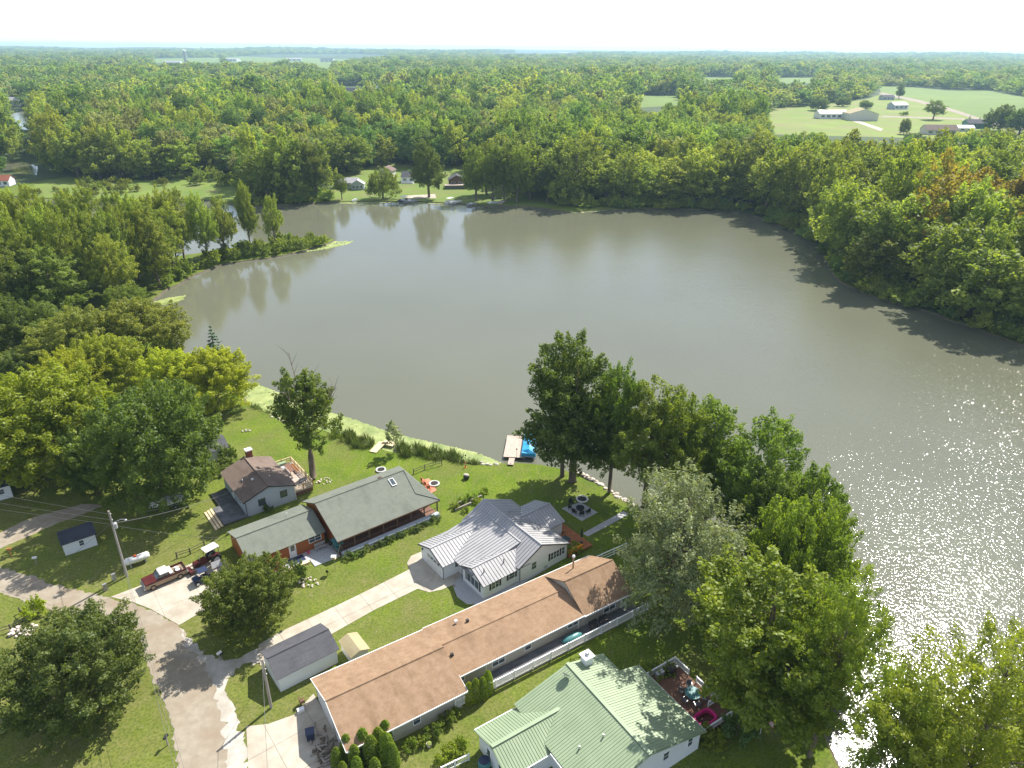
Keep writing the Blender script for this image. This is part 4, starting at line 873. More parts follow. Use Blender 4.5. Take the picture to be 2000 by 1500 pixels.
# ------------------------------------------------------------------ B: rust-red house with sage roof
h = House('log_house', 'rust-red house with sage shingle roofs, skylight and a long stone-walled porch', 'house', -20.8, 11.6)
b = MB(); gwall(b, -20.8, -10.2, 11.6, 19.2, 2.4, 3.75, 's', 15.3); h.part(b, 'wing_wall', 'log_wall')
r1 = roof(h, gplanes(-20.8, -10.3, 11.6, 19.2, 2.4, 3.75, 's', 15.3, ovg=.25), 'shingle_sage', ridge=[((-21.0, 15.3, 3.87), (-10.2, 15.3, 3.87))])
b = MB(); b.tube([(-13.4, 16.6, 3.4), (-13.4, 16.6, 3.95)], .06); h.part(b, 'vent_pipe', 'white_trim', r1)
b = MB(); b.bb((-9.4, 10.4, 0), (4.4, 19.5, 2.65)); h.part(b, 'wall', 'log_wall')
b = MB(); b.add([(-9.4, 10.4, 2.65), (-9.4, 19.5, 2.65), (-9.4, 14.6, 5.0), (-9.1, 10.4, 2.65), (-9.1, 19.5, 2.65), (-9.1, 14.6, 5.0)], [(0, 1, 2), (5, 4, 3), (0, 3, 4, 1), (1, 4, 5, 2), (2, 5, 3, 0)]); h.part(b, 'gable_wall', 'log_wall')
Rr, K_, Nc, Fc, L0, L1, L2 = (4.6, 14.6, 5.2), (4.0, 10.2, 3.53), (6.7, 7.8, 2.62), (6.7, 19.9, 2.62), (-9.9, 14.6, 5.2), (-9.9, 7.8, 2.62), (-9.9, 19.9, 2.62)
b = MB(); b.slab([L0, L1, Nc, K_, Rr], .12); b.slab([L0, Rr, Fc, L2], .12); b.slab([Rr, K_, Nc], .12); b.slab([Rr, Nc, Fc], .12); r2 = h.part(b, 'roof', 'shingle_sage')
for p, q in ((L0, Rr), (Rr, K_), (K_, Nc)): b = MB(); b.tube([Vector(p)+Vector((0, 0, .02)), Vector(q)+Vector((0, 0, .02))], .09, 6); h.part(b, 'ridge_cap', 'shingle_sage', r2)
sl = Vector((0, -6.8, -2.58)).normalized()
def on_roof(s, t, e=0.0): return Vector((s, t, 5.2+(t-14.6)*2.58/6.8+e))
ang = math.atan2(2.58, 6.8)
b = MB(); b.box(on_roof(1.9, 13.3, .1), (.8, 1.4, .14), rx=ang); sk = h.part(b, 'skylight', 'white_trim', r2)
b = MB(); b.box(on_roof(1.9, 13.3, .16), (.62, 1.2, .06), rx=ang); h.part(b, 'pane', 'glass', sk)
b = MB(); b.box((.8, 15.3, 5.0), (.5, .35, .2)); h.part(b, 'roof_vent', 'brown_trim', r2)
b = MB(); b.bb((-9.9, 7.72, 2.42), (6.7, 7.8, 2.6)); h.part(b, 'fascia', 'brown_trim')
F_ = ('t', 11.6, -1); door(h, F_, -14.9, 1.0, 2.1); window(h, F_, -11.6, 1.75, 1.7, 1.0, cols=2); window(h, ('t', 10.4, -1), -6, 1.6, 1.4, 1.1, cols=2); window(h, ('t', 10.4, -1), 1.5, 1.6, 1.4, 1.1, cols=2)
b = MB(); b.bb((-9.7, 8.0, 0), (6.3, 10.35, .25)); h.part(b, 'porch_floor', 'deck_brown')
for k in range(8):
    b = MB(); s_ = -9.5+k*2.27; b.tube([(s_, 8.15, .2), (s_, 8.15, 2.55)], .11, 7); h.part(b, 'porch_post', 'brown_trim')
    if k < 7:
        b = MB(); b.tube([(s_, 8.15, 1.15), (s_+2.27, 8.15, 1.15)], .05, 6); h.part(b, 'porch_rail', 'brown_trim')
for y in (10.5, 13, 15.5, 18.0): b = MB(); b.tube([(6.2, y, .2), (6.2, y, 2.5)], .11, 7); h.part(b, 'porch_post', 'brown_trim')
b = MB(); b.bb((4.4, 10.36, 0), (6.4, 19.3, .25)); h.part(b, 'porch_floor', 'deck_brown')
rs = random.Random(5)
b = MB(); b.bb((-9.5, 7.25, 0), (6.2, 7.85, .72)); pw = h.part(b, 'porch_wall', 'stone_blue')
for k in range(62):
    for row in range(2):
        s_ = -9.4+k*.25+(.12 if row else 0); b = MB(); b.blob((s_, 7.25, .2+row*.32), (.15, .13, .16), k*7+row, .2, 6, 3); h.part(b, 'stone', 'stone_blue', pw)
b = MB(); b.bb((-17.5, 9.6, 0), (-9.6, 11.55, .1)); h.part(b, 'patio_slab', 'paver_grey'); b = MB(); b.bb((-13.4, 7.9, 0), (-9.75, 9.58, .1)); h.part(b, 'patio_slab', 'paver_grey')
b = MB(); b.bb((-18.6, 9.0, 0), (-13.6, 9.4, .32)); h.part(b, 'retaining_timber', 'wood_pale')

# plants in front of the porch wall
for k in range(14):
    s = rs.uniform(.35, .6); q = rs.uniform(.6, 1.0)
    tree('bush', W(-9.1+k*1.1, 6.75+rs.uniform(-.1, .15)), s, s*rs.uniform(.6, .9), 'small dark green plant along the stone porch wall, %s from the road end' % ordinal(k+1), 'plant', 'plants along the stone porch wall', (q, q*1.1, q*1.1), name='porch_plant')
# ------------------------------------------------------------------ C: white house with metal roof
h = House('white_house', 'white house with pale standing-seam metal roofs, garage wing and dark shutters', 'house', -.9, -4.8)
b = MB(); gwall(b, -.9, 8, -4.8, .7, 2.35, 3.4, 's', -2.05); h.part(b, 'garage_wall', 'white_siding')
b = MB(); gwall(b, 1.15, 8, -11.1, -6.4, 2.35, 3.45, 's', -8.75); h.part(b, 'front_wall', 'white_siding')
b = MB(); gwall(b, 6.7, 15.1, -11.4, 1.3, 2.6, 4.55, 't', 10.3, 2.45); h.part(b, 'main_wall', 'white_siding')
b = MB(); gwall(b, 12, 18.0, -7.1, -1.0, 2.4, 3.5, 's', -4.0); h.part(b, 'rear_wall', 'white_siding')
b = MB(); b.bb((1.6, -6.4, 0), (6.7, -4.8, 2.3)); h.part(b, 'link_wall', 'white_siding')
base = MB(); PL = []
g1 = gplanes(-.9, 8.2, -4.8, .7, 2.35, 3.4, 's', -2.05, ovg=.3); g2 = gplanes(1.15, 8.6, -11.1, -6.4, 2.35, 3.45, 's', -8.75); g4 = gplanes(6.7, 15.1, -11.4, 1.3, 2.6, 4.55, 't', 10.3, ze2=2.45, ov=.3); g5 = gplanes(12.4, 18.0, -7.1, -1.0, 2.4, 3.5, 's', -4.0)
for p in g1+g2: p[1] = (p[1][0]-.3, *p[1][1:]); p[2] = (p[2][0]-.3, *p[2][1:])
mid = [(8.95, -8.9, 3.98), (8.95, .4, 3.98), (.8, .4, 2.46), (.8, -8.9, 2.46)]
for p in g1+g2+g4+g5+[mid]: base.slab([(x, y, z-.012) for x, y, z in p], .12)
r_ = h.part(base, 'roof', 'seam')
for p in g1+g2+g5: panelize(h, r_, p, .5, (1, 0, 0), 'metal_white')
for p in g4+[mid]: panelize(h, r_, p, .5, (0, 1, 0), 'metal_white')
for p, q in (((-1.2, -2.05, 3.56), (7.6, -2.05, 3.56)), ((.85, -8.75, 3.61), (8.3, -8.75, 3.61)), ((10.3, -11.7, 4.71), (10.3, 1.6, 4.71)), ((8.95, -8.9, 4.05), (8.95, -1.5, 4.05)), ((12.8, -4, 3.66), (18.3, -4, 3.66))):
    b = MB(); d = Vector(q)-Vector(p); b.box((Vector(p)+Vector(q))/2, (abs(d.x)+.22 if abs(d.x) < .1 else abs(d.x), abs(d.y) if abs(d.y) > .1 else .26, .06)); h.part(b, 'ridge_cap', 'metal_white', r_)
for x, y, z in ((11.9, -2.6, 3.9), (2.1, -9.9, 3.1), (5.3, -9.9, 3.1)): b = MB(); b.tube([(x, y, z-.3), (x, y, z+.55)], .07, 7); h.part(b, 'vent_pipe', 'dark_trim' if y < -5 else 'galv', r_)
gutter(h, [(-1.22, -5.15, 2.26), (-1.22, -2.05, 3.45), (-1.22, 1.05, 2.26)], 'dark_trim', 'rake_board', (.05, .12)); gutter(h, [(.83, -11.45, 2.24), (.83, -8.75, 3.5), (.83, -6.05, 2.24)], 'dark_trim', 'rake_board', (.05, .12)); gutter(h, [(6.4, -11.72, 2.5), (10.3, -11.72, 4.58), (15.4, -11.72, 2.4)], 'dark_trim', 'rake_board', (.05, .12))
for x, y in ((-.95, -4.88), (6.75, -11.5), (1.08, -6.32)): b = MB(); b.tube([(x, y, 2.3), (x, y, .05)], .05, 6); h.part(b, 'downspout', 'dark_trim')
f_ = ('s', -.9, -1); b = MB(); fbox(b, f_, -4.2, -.9, .05, 2.1, 0, .05); gd = h.part(b, 'garage_door', 'white_paint')
for k in range(4): b = MB(); fbox(b, f_, -4.0+k*.8, -3.4+k*.8, 1.62, 1.95, .04, .065); h.part(b, 'pane', 'glass', gd)
for k in range(3): b = MB(); fbox(b, f_, -4.2, -.9, .5+.5*k, .52+.5*k, .05, .06); h.part(b, 'panel_seam', 'grey_paint', gd)
b = MB(); b.box((-1.0, .25, 1.9), (.14, .16, .28)); h.part(b, 'wall_lamp', 'black')
window(h, ('s', 1.15, -1), -8.75, 1.35, 2.6, 1.3, shut='shutter', cols=3, rows=1); f_ = ('t', -11.1, -1); window(h, f_, 3.0, 1.45, 1.1, 1.05, shut='shutter', cols=2); window(h, f_, 5.7, 1.5, .9, .9, shut='shutter')
f_ = ('t', -11.4, -1); window(h, f_, 9.2, 1.6, .8, 1.1); window(h, f_, 12.9, 1.6, 1.5, 1.1, shut='shutter', cols=3); window(h, f_, 14.4, 1.6, .5, 1.1)
b = MB(); fbox(b, f_, 11, 11.6, .15, .5, 0, .03); h.part(b, 'crawl_vent', 'grey_paint'); door(h, ('t', -4.8, -1), 1.2, .8, 2.0)
# deck behind it
def placed(name, label, cat, s, t, z=0.0): return House(name, label, cat, s, t)
h = placed('red_deck', 'orange-red stained low deck on the lake side of the white house', 'deck', 15.3, -12); deck(h, 15.25, 19.6, -11.9, -7.4, .4, 'deck_red', 'deck_boards', along='s'); deck(h, 18.2, 19.6, -7.38, -3.4, .4, 'deck_red', 'deck_boards', along='s')
e = thing('outdoor_sofa', W(16.6, -11.4, .4), TH, 'orange-yellow cushioned outdoor sofa on the red deck', 'sofa')
for nm, c, d in (('seat', (0, 0, .3), (2.3, .8, .3)), ('backrest', (0, -.38, .6), (2.3, .2, .6)), ('armrest', (-1.1, .05, .42), (.2, .8, .5)), ('armrest', (1.1, .05, .42), (.2, .8, .5))): b = MB(); b.box(c, d); b.build(nm, 'yellow_tarp', e)
for k in range(3): b = MB(); b.blob((-.7+.7*k, .05, .5), (.33, .33, .12), k, .1); b.build('cushion', 'yellow_tarp', e, smooth=True)
table('glass_table', W(16.8, -9.2, .4), TH+.3, 1.2, 1.2, .7, 'glass', 'galv', 'square glass patio table on the red deck behind the white house')
e = thing('closed_umbrella', W(18.6, -10.6, .4), 0, 'tall furled dark patio umbrella on the red deck corner', 'umbrella'); b = MB(); b.tube([(0, 0, 0), (0, 0, 2.6)], .03, 6); b.build('pole', 'galv', e); b = MB(); b.lathe((0, 0, 0), [(.05, 1.0), (.16, 1.1), (.12, 2.0), (.03, 2.6)], 8); b.build('canopy', 'black', e); b = MB(); b.lathe((0, 0, 0), [(.3, 0), (.3, .08), (.05, .1)], 10); b.build('base', 'black', e)

# ------------------------------------------------------------------ D: long tan house
TD = R(33); OD = W(-22.4, -11.9)
h = House('long_house', 'very long tan house with stepped orange-brown shingle roof and white trim', 'house', 0, -10.2, TD, OD)
b = MB(); gwall(b, .35, 13.0, -10.1, -.4, 2.45, 4.05, 's', -5.2); h.part(b, 'wall', 'tan_siding'); b = MB(); gwall(b, 13.0, 31.0, -8.0, -.2, 2.4, 3.3, 's', -4.2); h.part(b, 'wall', 'tan_siding'); b = MB(); gwall(b, 31.0, 38.2, -8.1, -.2, 2.45, 4.6, 's', -4.3); h.part(b, 'wall', 'tan_siding')
ga = gplanes(.35, 13.2, -10.1, -.4, 2.45, 4.05, 's', -5.2); gb = gplanes(13.4, 31.0, -8.0, -.2, 2.4, 3.3, 's', -4.2, ovg=-.05); gc = gplanes(31.0, 38.2, -8.1, -.2, 2.45, 4.6, 's', -4.3, ovg=.25)
r_ = roof(h, ga, 'shingle_orange', ridge=[((.05, -5.2, 4.16), (13.5, -5.2, 4.16))]); r2 = roof(h, gb, 'shingle_orange', ridge=[((13.5, -4.2, 3.4), (30.9, -4.2, 3.4))]); r3 = roof(h, gc, 'shingle_orange', ridge=[((30.8, -4.3, 4.7), (38.4, -4.3, 4.7))])
for s_, t_ in ((14.2, -5.8), (18.2, -2.2), (17.0, -1.6)): b = MB(); b.box((s_, t_, 3.15), (.3, .3, .3)); h.part(b, 'roof_vent', 'black' if s_ != 17.0 else 'white_trim', r2)
b = MB(); b.tube([(34.2, -1.6, 3.2), (34.2, -1.6, 5.1)], .11, 8); sp_ = h.part(b, 'flue_pipe', 'tan_paint', r3); b = MB(); b.lathe((34.2, -1.6, 5.1), [(.2, 0), (.22, .12), (.14, .28), (.02, .32)], 10); h.part(b, 'flue_cap', 'white_trim', sp_)
for p, q in (((.05, .02, 2.34), (13.5, .02, 2.34)), ((.05, -10.52, 2.34), (13.5, -10.52, 2.34)), ((13.5, .2, 2.32), (31, .2, 2.32)), ((13.5, -8.4, 2.32), (31, -8.4, 2.32)), ((30.8, .2, 2.3), (38.4, .2, 2.3)), ((30.8, -8.5, 2.3), (38.4, -8.5, 2.3))): gutter(h, [p, q], 'white_trim', 'gutter')
gutter(h, [(.02, .0, 2.38), (.02, -5.2, 4.1), (.02, -10.5, 2.36)], 'white_trim', 'rake_board', (.05, .16)); gutter(h, [(13.53, -8.5, 2.9), (13.53, -10.5, 2.36)], 'white_trim', 'rake_board', (.05, .16))
f_ = ('s', .35, -1); b = MB(); fbox(b, f_, -5.6, -1.0, .05, 2.15, 0, .05); gd = h.part(b, 'garage_door', 'white_paint')
for k in range(3): b = MB(); fbox(b, f_, -5.6, -1.0, .5+.5*k, .52+.5*k, .05, .06); h.part(b, 'panel_seam', 'grey_paint', gd)
door(h, f_, -7.2, .9, 2.05); f_ = ('t', -10.1, -1); window(h, f_, 4.6, 1.5, .75, 1.0); window(h, f_, 7.7, 1.5, .75, 1.1); window(h, f_, 2.4, 1.5, .75, 1.0)
f_ = ('t', -8.0, -1); window(h, f_, 14.1, 1.6, .7, .7); window(h, f_, 18.9, 1.55, 1.6, 1.1, cols=2); window(h, f_, 22.9, 1.6, .8, 1.1); window(h, f_, 29.4, 1.7, 1.5, .9, cols=2); f_ = ('t', -8.1, -1); window(h, f_, 35.0, 1.55, 1.8, 1.2, cols=2); door(h, f_, 37.3, .9, 2.05)
for s_ in (17.2, 30.2): b = MB(); b.tube([(s_, -8.1, 2.3), (s_, -8.1, .1)], .05, 6); h.part(b, 'downspout', 'white_trim')
# raised walk and white fence along it
wk = House('raised_walk', 'raised board walk along the near side of the long tan house', 'walkway', 14, -9.9, TD, OD); deck(wk, 13.6, 38.6, -9.9, -8.15, .5, 'deck_dark', 'walk_boards', .16, 's', False); b = MB(); b.bb((13.6, -10.02, .0), (38.6, -9.92, .45)); wk.part(b, 'skirt_board', 'wood_grey')
wf = House('white_fence', 'long white vinyl fence with post caps beside the long tan house', 'fence', 12.2, -10.1, TD, OD); railing(wf, [(12.2, -10.15), (39.6, -10.15)], .3, 1.5, 'white_trim', 2.5, 2, .13, name='rails', pw=.13)
wf = House('white_gate_fence', 'short white fence panel behind the far end of the long tan house', 'fence', 39.5, -1.5, TD, OD); railing(wf, [(38.8, .6), (45.4, .6)], .1, 1.2, 'white_trim', 2.2, 3, 0, name='rails', pw=.13)
wf = House('side_fence', 'white fence panel turning the corner behind the long tan house', 'fence', 38.8, -1.5, TD, OD); railing(wf, [(38.8, -.2), (40.6, -2.8)], .1, 1.1, 'white_trim', 1.8, 3, 0, name='rails', pw=.12)
e = thing('covered_boat', W(28.6, -9.0, .5, TD, OD), TD, 'small upturned teal rowing boat on the walk behind the white fence', 'boat'); b = MB(); b.blob((0, 0, .12), (1.5, .55, .42), 3, .03, 14, 6); b.build('hull', 'teal', e, smooth=True); b = MB(); b.tube([(-1.45, 0, .2), (0, 0, .57), (1.45, 0, .2)], .035, 5); b.build('keel', 'teal', e)
for k, (s_, c_) in enumerate(((31.8, 'left'), (33.4, 'right'))): bench('walk_bench', W(s_, -9.0, .5, TD, OD), TD, 1.2, .42, 'dark_trim', 'dark bench on the raised walk, %s one of two' % c_, True, 'benches on the raised walk')
# ------------------------------------------------------------------ E: green-roofed house
OE = W(-.5, -29.2)
h = House('green_roof_house', 'white house with ribbed pale green metal roof and a side deck', 'house', -6.3, -12, TD, OE)
sl_ = .27; z_ = lambda s: 4.6-sl_*abs(s)
b = MB(); b.prism([(-6.3, .2), (4.6, .2), (4.6, -2.5), (7.3, -2.5), (7.3, -12), (-6.3, -12)], 0, 2.55); h.part(b, 'wall', 'white_siding')
b = MB()
for t0, t1, s1 in ((-12, -11.8, 7.3), (0, .2, 4.6)):
    P = [(-6.3, 2.55), (s1, 2.55), (s1, z_(s1)), (0, 4.6), (-6.3, z_(6.3))]; b.add([(s, t0, z) for s, z in P]+[(s, t1, z) for s, z in P], [(0, 1, 2, 3, 4), (9, 8, 7, 6, 5)]+[(i, i+5, (i+1) % 5+5, (i+1) % 5) for i in range(5)])
h.part(b, 'gable_wall', 'white_siding')
b = MB(); gwall(b, -11.3, -5.0, -5.6, -.1, 2.5, 3.55, 's', -3.0); h.part(b, 'wing_wall', 'white_siding')
L_ = .1; right = [(0, .5, 4.6+L_), (4.95, .5, z_(4.95)+L_), (4.95, -2.35, z_(4.95)+L_), (7.65, -2.35, z_(7.65)+L_), (7.65, -12.3, z_(7.65)+L_), (0, -12.3, 4.6+L_)]; left = [(0, .5, 4.6+L_), (0, -12.3, 4.6+L_), (-6.8, -12.3, z_(6.8)+L_), (-6.8, .5, z_(6.8)+L_)]
gw = gplanes(-11.3, -3.6, -5.6, -.1, 2.5, 3.55, 's', -3.0, ovg=.35)
for p in gw: p[1] = (-3.3, *p[1][1:]); p[2] = (-6.6, *p[2][1:])
base = MB(); base.slab([(x, y, z-.012) for x, y, z in right[:1]+right[3:]+[(7.65, -2.35, z_(7.65)+L_)][:0]], .1)
base = MB(); base.slab([(0, .5, 4.59+L_), (4.95, .5, z_(4.95)+L_-.01), (4.95, -2.35, z_(4.95)+L_-.01), (0, -2.35, 4.59+L_)], .1); base.slab([(0, -2.36, 4.59+L_), (7.65, -2.36, z_(7.65)+L_-.01), (7.65, -12.3, z_(7.65)+L_-.01), (0, -12.3, 4.59+L_)], .1); base.slab([(x, y, z-.01) for x, y, z in left], .1)
for p in gw: base.slab([(x, y, z-.01) for x, y, z in p], .1)
r_ = h.part(base, 'roof', 'seam_green')
panelize(h, r_, [(0, .5, 4.6+L_), (4.95, .5, z_(4.95)+L_), (4.95, -2.35, z_(4.95)+L_), (0, -2.35, 4.6+L_)], .92, (0, 1, 0), 'metal_green', 3, .04, .05, gap=.007); panelize(h, r_, [(0, -2.36, 4.6+L_), (7.65, -2.36, z_(7.65)+L_), (7.65, -12.3, z_(7.65)+L_), (0, -12.3, 4.6+L_)], .92, (0, 1, 0), 'metal_green', 3, .04, .05, gap=.007)
panelize(h, r_, left, .92, (0, 1, 0), 'metal_green', 3, .04, .05, gap=.007)
for p in gw: panelize(h, r_, p, .92, (1, 0, 0), 'metal_green', 3, .04, .05, gap=.007)
b = MB(); b.box((0, -5.9, 4.77), (.4, 12.9, .05)); h.part(b, 'ridge_cap', 'metal_green', r_); b = MB(); b.box((-7.5, -3.0, 3.74), (8.3, .4, .05)); h.part(b, 'ridge_cap', 'metal_green', r_)
for pts_ in ([(-11.68, .3, 2.46), (-11.68, -3, 3.58), (-11.68, -6.0, 2.46)], [(-6.85, -12.35, 2.8), (0, -12.35, 4.62), (7.7, -12.35, 2.58)]): gutter(h, pts_, 'metal_green', 'rake_board', (.06, .14))
gutter(h, [(7.7, -2.4, 2.52), (7.7, -12.3, 2.52)], 'white_trim', 'gutter'); gutter(h, [(-11.6, .32, 2.42), (-6.9, .32, 2.42)], 'white_trim', 'gutter'); gutter(h, [(-11.6, -6.0, 2.42), (-6.9, -6.0, 2.42)], 'white_trim', 'gutter'); gutter(h, [(-6.9, -6.1, 2.72), (-6.9, -12.3, 2.72)], 'white_trim', 'gutter')
b = MB(); b.bb((1.6, -.6, 4.0), (2.6, .3, 5.2)); ch = h.part(b, 'chimney_box', 'white_siding', r_); b = MB(); b.bb((1.45, -.75, 5.2), (2.75, .45, 5.32)); h.part(b, 'chimney_lid', 'white_trim', ch); b = MB(); b.lathe((2.1, -.15, 5.32), [(.25, 0), (.25, .15), (.12, .3)], 8); h.part(b, 'flue_cap', 'galv', ch)
for x, y in ((-2.2, -8.2), (-4.6, -7.6)): b = MB(); b.tube([(x, y, z_(x)), (x, y, z_(x)+.5)], .09, 7); h.part(b, 'vent_pipe', 'galv', r_)
e_ = MB(); e_.tube([(-.9, -.35, 4.35), (-1.2, -.75, 4.9)], .035, 6); ds = h.part(e_, 'dish_mast', 'galv', r_); e_ = MB(); e_.lathe((0, 0, 0), [(.02, 0), (.3, .03), (.5, .12), (.52, .12), (.3, .05), (.02, .02)], 16); dd_ = e_.build('satellite_dish', 'grey_paint', ds, (-1.25, -.9, 4.95), True); dd_.rotation_euler = (R(55), 0, R(115))
f_ = ('t', -12, -1); window(h, f_, 2.6, 2.3, .7, 1.0, 'white_trim'); window(h, f_, 5.9, 2.0, .6, 1.1); f_ = ('s', -11.3, -1); window(h, f_, -4.2, 1.4, .8, 1.0); window(h, ('t', -5.6, -1), -9, 1.5, .8, 1.0); door(h, f_, -2.0, .9, 2.0)
dk = House('side_deck', 'brown board deck with white railing beside the green-roofed house', 'deck', 7.6, -11.6, TD, OE); deck(dk, 7.45, 12.8, -11.6, -3.0, .7, 'deck_brown', 'deck_boards', .15, 't'); railing(dk, [(8.0, -3.05), (12.75, -3.05), (12.75, -5.2)], .7, 1.6, 'white_trim', 1.5, 2, .14); railing(dk, [(12.75, -6.4), (12.75, -9.4), (11.4, -9.4)], .7, 1.6, 'white_trim', 1.5, 2, .14); railing(dk, [(12.6, -11.55), (7.5, -11.55)], .7, 1.6, 'white_trim', 1.5, 2, .14)
def WE(s, t, z=0): return W(s, t, z, TD, OE)
e = thing('paddling_pool', WE(9.9, -10.4, .7), TD, 'bright pink inflatable paddling pool on the side deck', 'pool')
def ring(R1, R2, r, n=24, m=7, z=0, ex=.6):
    b = MB(); vs = []
    for i in range(n):
        a = 2*math.pi*i/n; cx, cy = R1*math.copysign(abs(math.cos(a))**ex, math.cos(a)), R2*math.copysign(abs(math.sin(a))**ex, math.sin(a)); dr_ = Vector((math.cos(a), math.sin(a), 0))
        for j in range(m): t = 2*math.pi*j/m; vs.append(Vector((cx, cy, z))+dr_*r*math.cos(t)+Vector((0, 0, r*math.sin(t))))
    return b.add(vs, [(i*m+j, ((i+1) % n)*m+j, ((i+1) % n)*m+(j+1) % m, i*m+(j+1) % m) for i in range(n) for j in range(m)])
for k in range(2): ring(1.15, .75, .16, z=.16+.28*k).build('inflated_ring', 'magenta', e, smooth=True)
b = MB(); b.box((0, 0, .06), (2.1, 1.3, .05)); b.build('pool_floor', 'maroon', e)
e = thing('round_table', WE(10.9, -7.6, .7), 0, 'round teal glass table on the side deck of the green-roofed house', 'table'); b = MB(); b.lathe((0, 0, .72), [(.85, 0), (.88, .02), (.85, .04)], 20); b.build('tabletop', 'teal', e); b = MB(); b.tube([(0, 0, 0), (0, 0, .72)], .06, 7); b.build('pedestal', 'galv', e); b = MB(); b.lathe((0, 0, 0), [(.4, 0), (.4, .03), (.1, .06)], 12); b.build('base', 'galv', e)
def chair(name, loc, rz, mt, label, group, lm=None, wide=.55):
    lm = lm or mt; p = [('seat', mt, [((0, 0, .42), (wide, .5, .05))]), ('backrest', mt, [((0, .26, .72), (wide, .05, .6))])]
    p += [('leg', lm, [((sx*(wide/2-.04), sy*.22, .2), (.05, .05, .4))]) for sx in (-1, 1) for sy in (-1, 1)]+[('armrest', lm, [((sx*(wide/2+.01), 0, .63), (.06, .5, .04))]) for sx in (-1, 1)]
    return frame_item(name, loc, rz, p, label, 'chair', group)
for k in range(5):
    a = TD+R(60)+k*R(62); w_ = WE(10.9, -7.6, .7); chair('patio_chair', w_+Vector((math.cos(a)*1.25, math.sin(a)*1.25, 0)), a-R(90), 'deck_dark', 'dark sling chair around the round teal table on the side deck', 'chairs around the teal table', 'galv')
e = thing('gas_grill', WE(11.2, -4.0, .7), TD, 'black gas grill in the far corner of the side deck', 'grill'); b = MB(); b.box((0, 0, .45), (1.0, .5, .7)); b.build('cart', 'black', e); b = MB(); b.lathe((-.45, 0, .85), [(.25, 0), (.3, .25), (.3, .65), (.25, .9)], 10, 'x'); b.build('lid', 'dark_trim', e); b = MB(); b.box((.72, 0, .8), (.4, .45, .04)); b.build('side_shelf', 'galv', e)
e = thing('shelf_cabinet', WE(9.9, -3.6, .7), TD, 'low grey cabinet by the railing of the side deck', 'cabinet'); b = MB(); b.box((0, 0, .35), (1.0, .45, .7)); b.build('body', 'grey_paint', e); b = MB(); b.box((0, 0, .72), (1.06, .5, .04)); b.build('top', 'grey_paint', e)
e = thing('water_barrel', WE(-12.0, -2.2), 0, 'dark teal rain barrel at the wing corner of the green-roofed house', 'barrel'); b = MB(); b.lathe((0, 0, 0), [(.5, 0), (.62, .4), (.62, .8), (.55, 1.15)], 16); b.build('drum', 'teal', e, smooth=True); b = MB(); b.lathe((0, 0, 1.15), [(.57, 0), (.5, .06), (.1, .1)], 16); b.build('lid', 'navy_paint', e)
e = thing('flag_pole', at(1484, 1435), 0, 'short white pole flying a striped flag in the shaded yard', 'flag'); b = MB(); b.tube([(0, 0, 0), (0, 0, 2.9)], .035, 6); b.build('pole', 'white_trim', e)
fl = MB(); nx, nz = 8, 13
for i in range(7):
    b = MB()
    for k in range(6):
        x0, x1 = k*.18, (k+1)*.18; y = lambda x: .12*math.sin(x*5); zz = 2.8-i*.1; dz = lambda x: -.45*x*x
        b.quad([(x0, y(x0), zz+dz(x0)), (x1, y(x1), zz+dz(x1)), (x1, y(x1), zz-.1+dz(x1)), (x0, y(x0), zz-.1+dz(x0))])
    b.build('stripe', 'flag_red' if i % 2 == 0 else 'flag_white', e)
b = MB(); b.quad([(0, -.02, 2.81), (.4, .10, 2.74), (.4, .10, 2.4), (0, -.02, 2.42)]); b.quad([(0, .03, 2.81), (.4, .14, 2.74), (.4, .14, 2.4), (0, .03, 2.42)]); b.build('canton', 'flag_blue', e); e.rotation_euler = (0, 0, R(-25))

# ------------------------------------------------------------------ small sheds and garages
h = House('grey_roof_garage', 'white garage with dark grey shingle roof beside the utility pole', 'garage', -25.0, -9.4); b = MB(); gwall(b, -25.0, -18.2, -9.4, -4.8, 2.15, 3.1, 's', -7.1); h.part(b, 'wall', 'white_siding')
r_ = roof(h, gplanes(-25, -18.2, -9.4, -4.8, 2.15, 3.1, 's', -7.1, ov=.25, ovg=.25), 'shingle_grey', .1, [((-25.2, -7.1, 3.2), (-18, -7.1, 3.2))]); b = MB(); fbox(b, ('s', -25.0, -1), -8.6, -5.6, .05, 2.0, 0, .05); h.part(b, 'garage_door', 'white_paint')
h = House('pump_shed', 'tiny low shed with pale tan roof behind the grey-roofed garage', 'shed', -17.3, -11); b = MB(); gwall(b, -17.1, -15.1, -10.9, -8.0, 1.45, 1.85, 't', -16.1); h.part(b, 'wall', 'cream_siding'); roof(h, gplanes(-17.1, -15.1, -10.9, -8, 1.45, 1.85, 't', -16.1, ov=.2, ovg=.2), 'shingle_tan', .06); b = MB(); fbox(b, ('s', -15.1, 1), -10, -9.2, .1, 1.3, 0, .04); h.part(b, 'door', 'wood_grey')
h = House('garden_shed', 'small white shed with dark roof in the shade behind the utility pole', 'shed', -39.8, 31); b = MB(); gwall(b, -39.8, -35.8, 31, 34.4, 1.9, 2.5, 's', 32.7); h.part(b, 'wall', 'white_siding'); roof(h, gplanes(-39.8, -35.8, 31, 34.4, 1.9, 2.5, 's', 32.7, ov=.2, ovg=.2), 'shingle_dark', .08, [((-40, 32.7, 2.6), (-35.6, 32.7, 2.6))]); window(h, ('t', 31, -1), -37.6, 1.2, .55, .8)
b = MB(); fbox(b, ('s', -39.8, -1), 32, 33.2, .05, 1.75, 0, .04); h.part(b, 'door', 'white_trim')
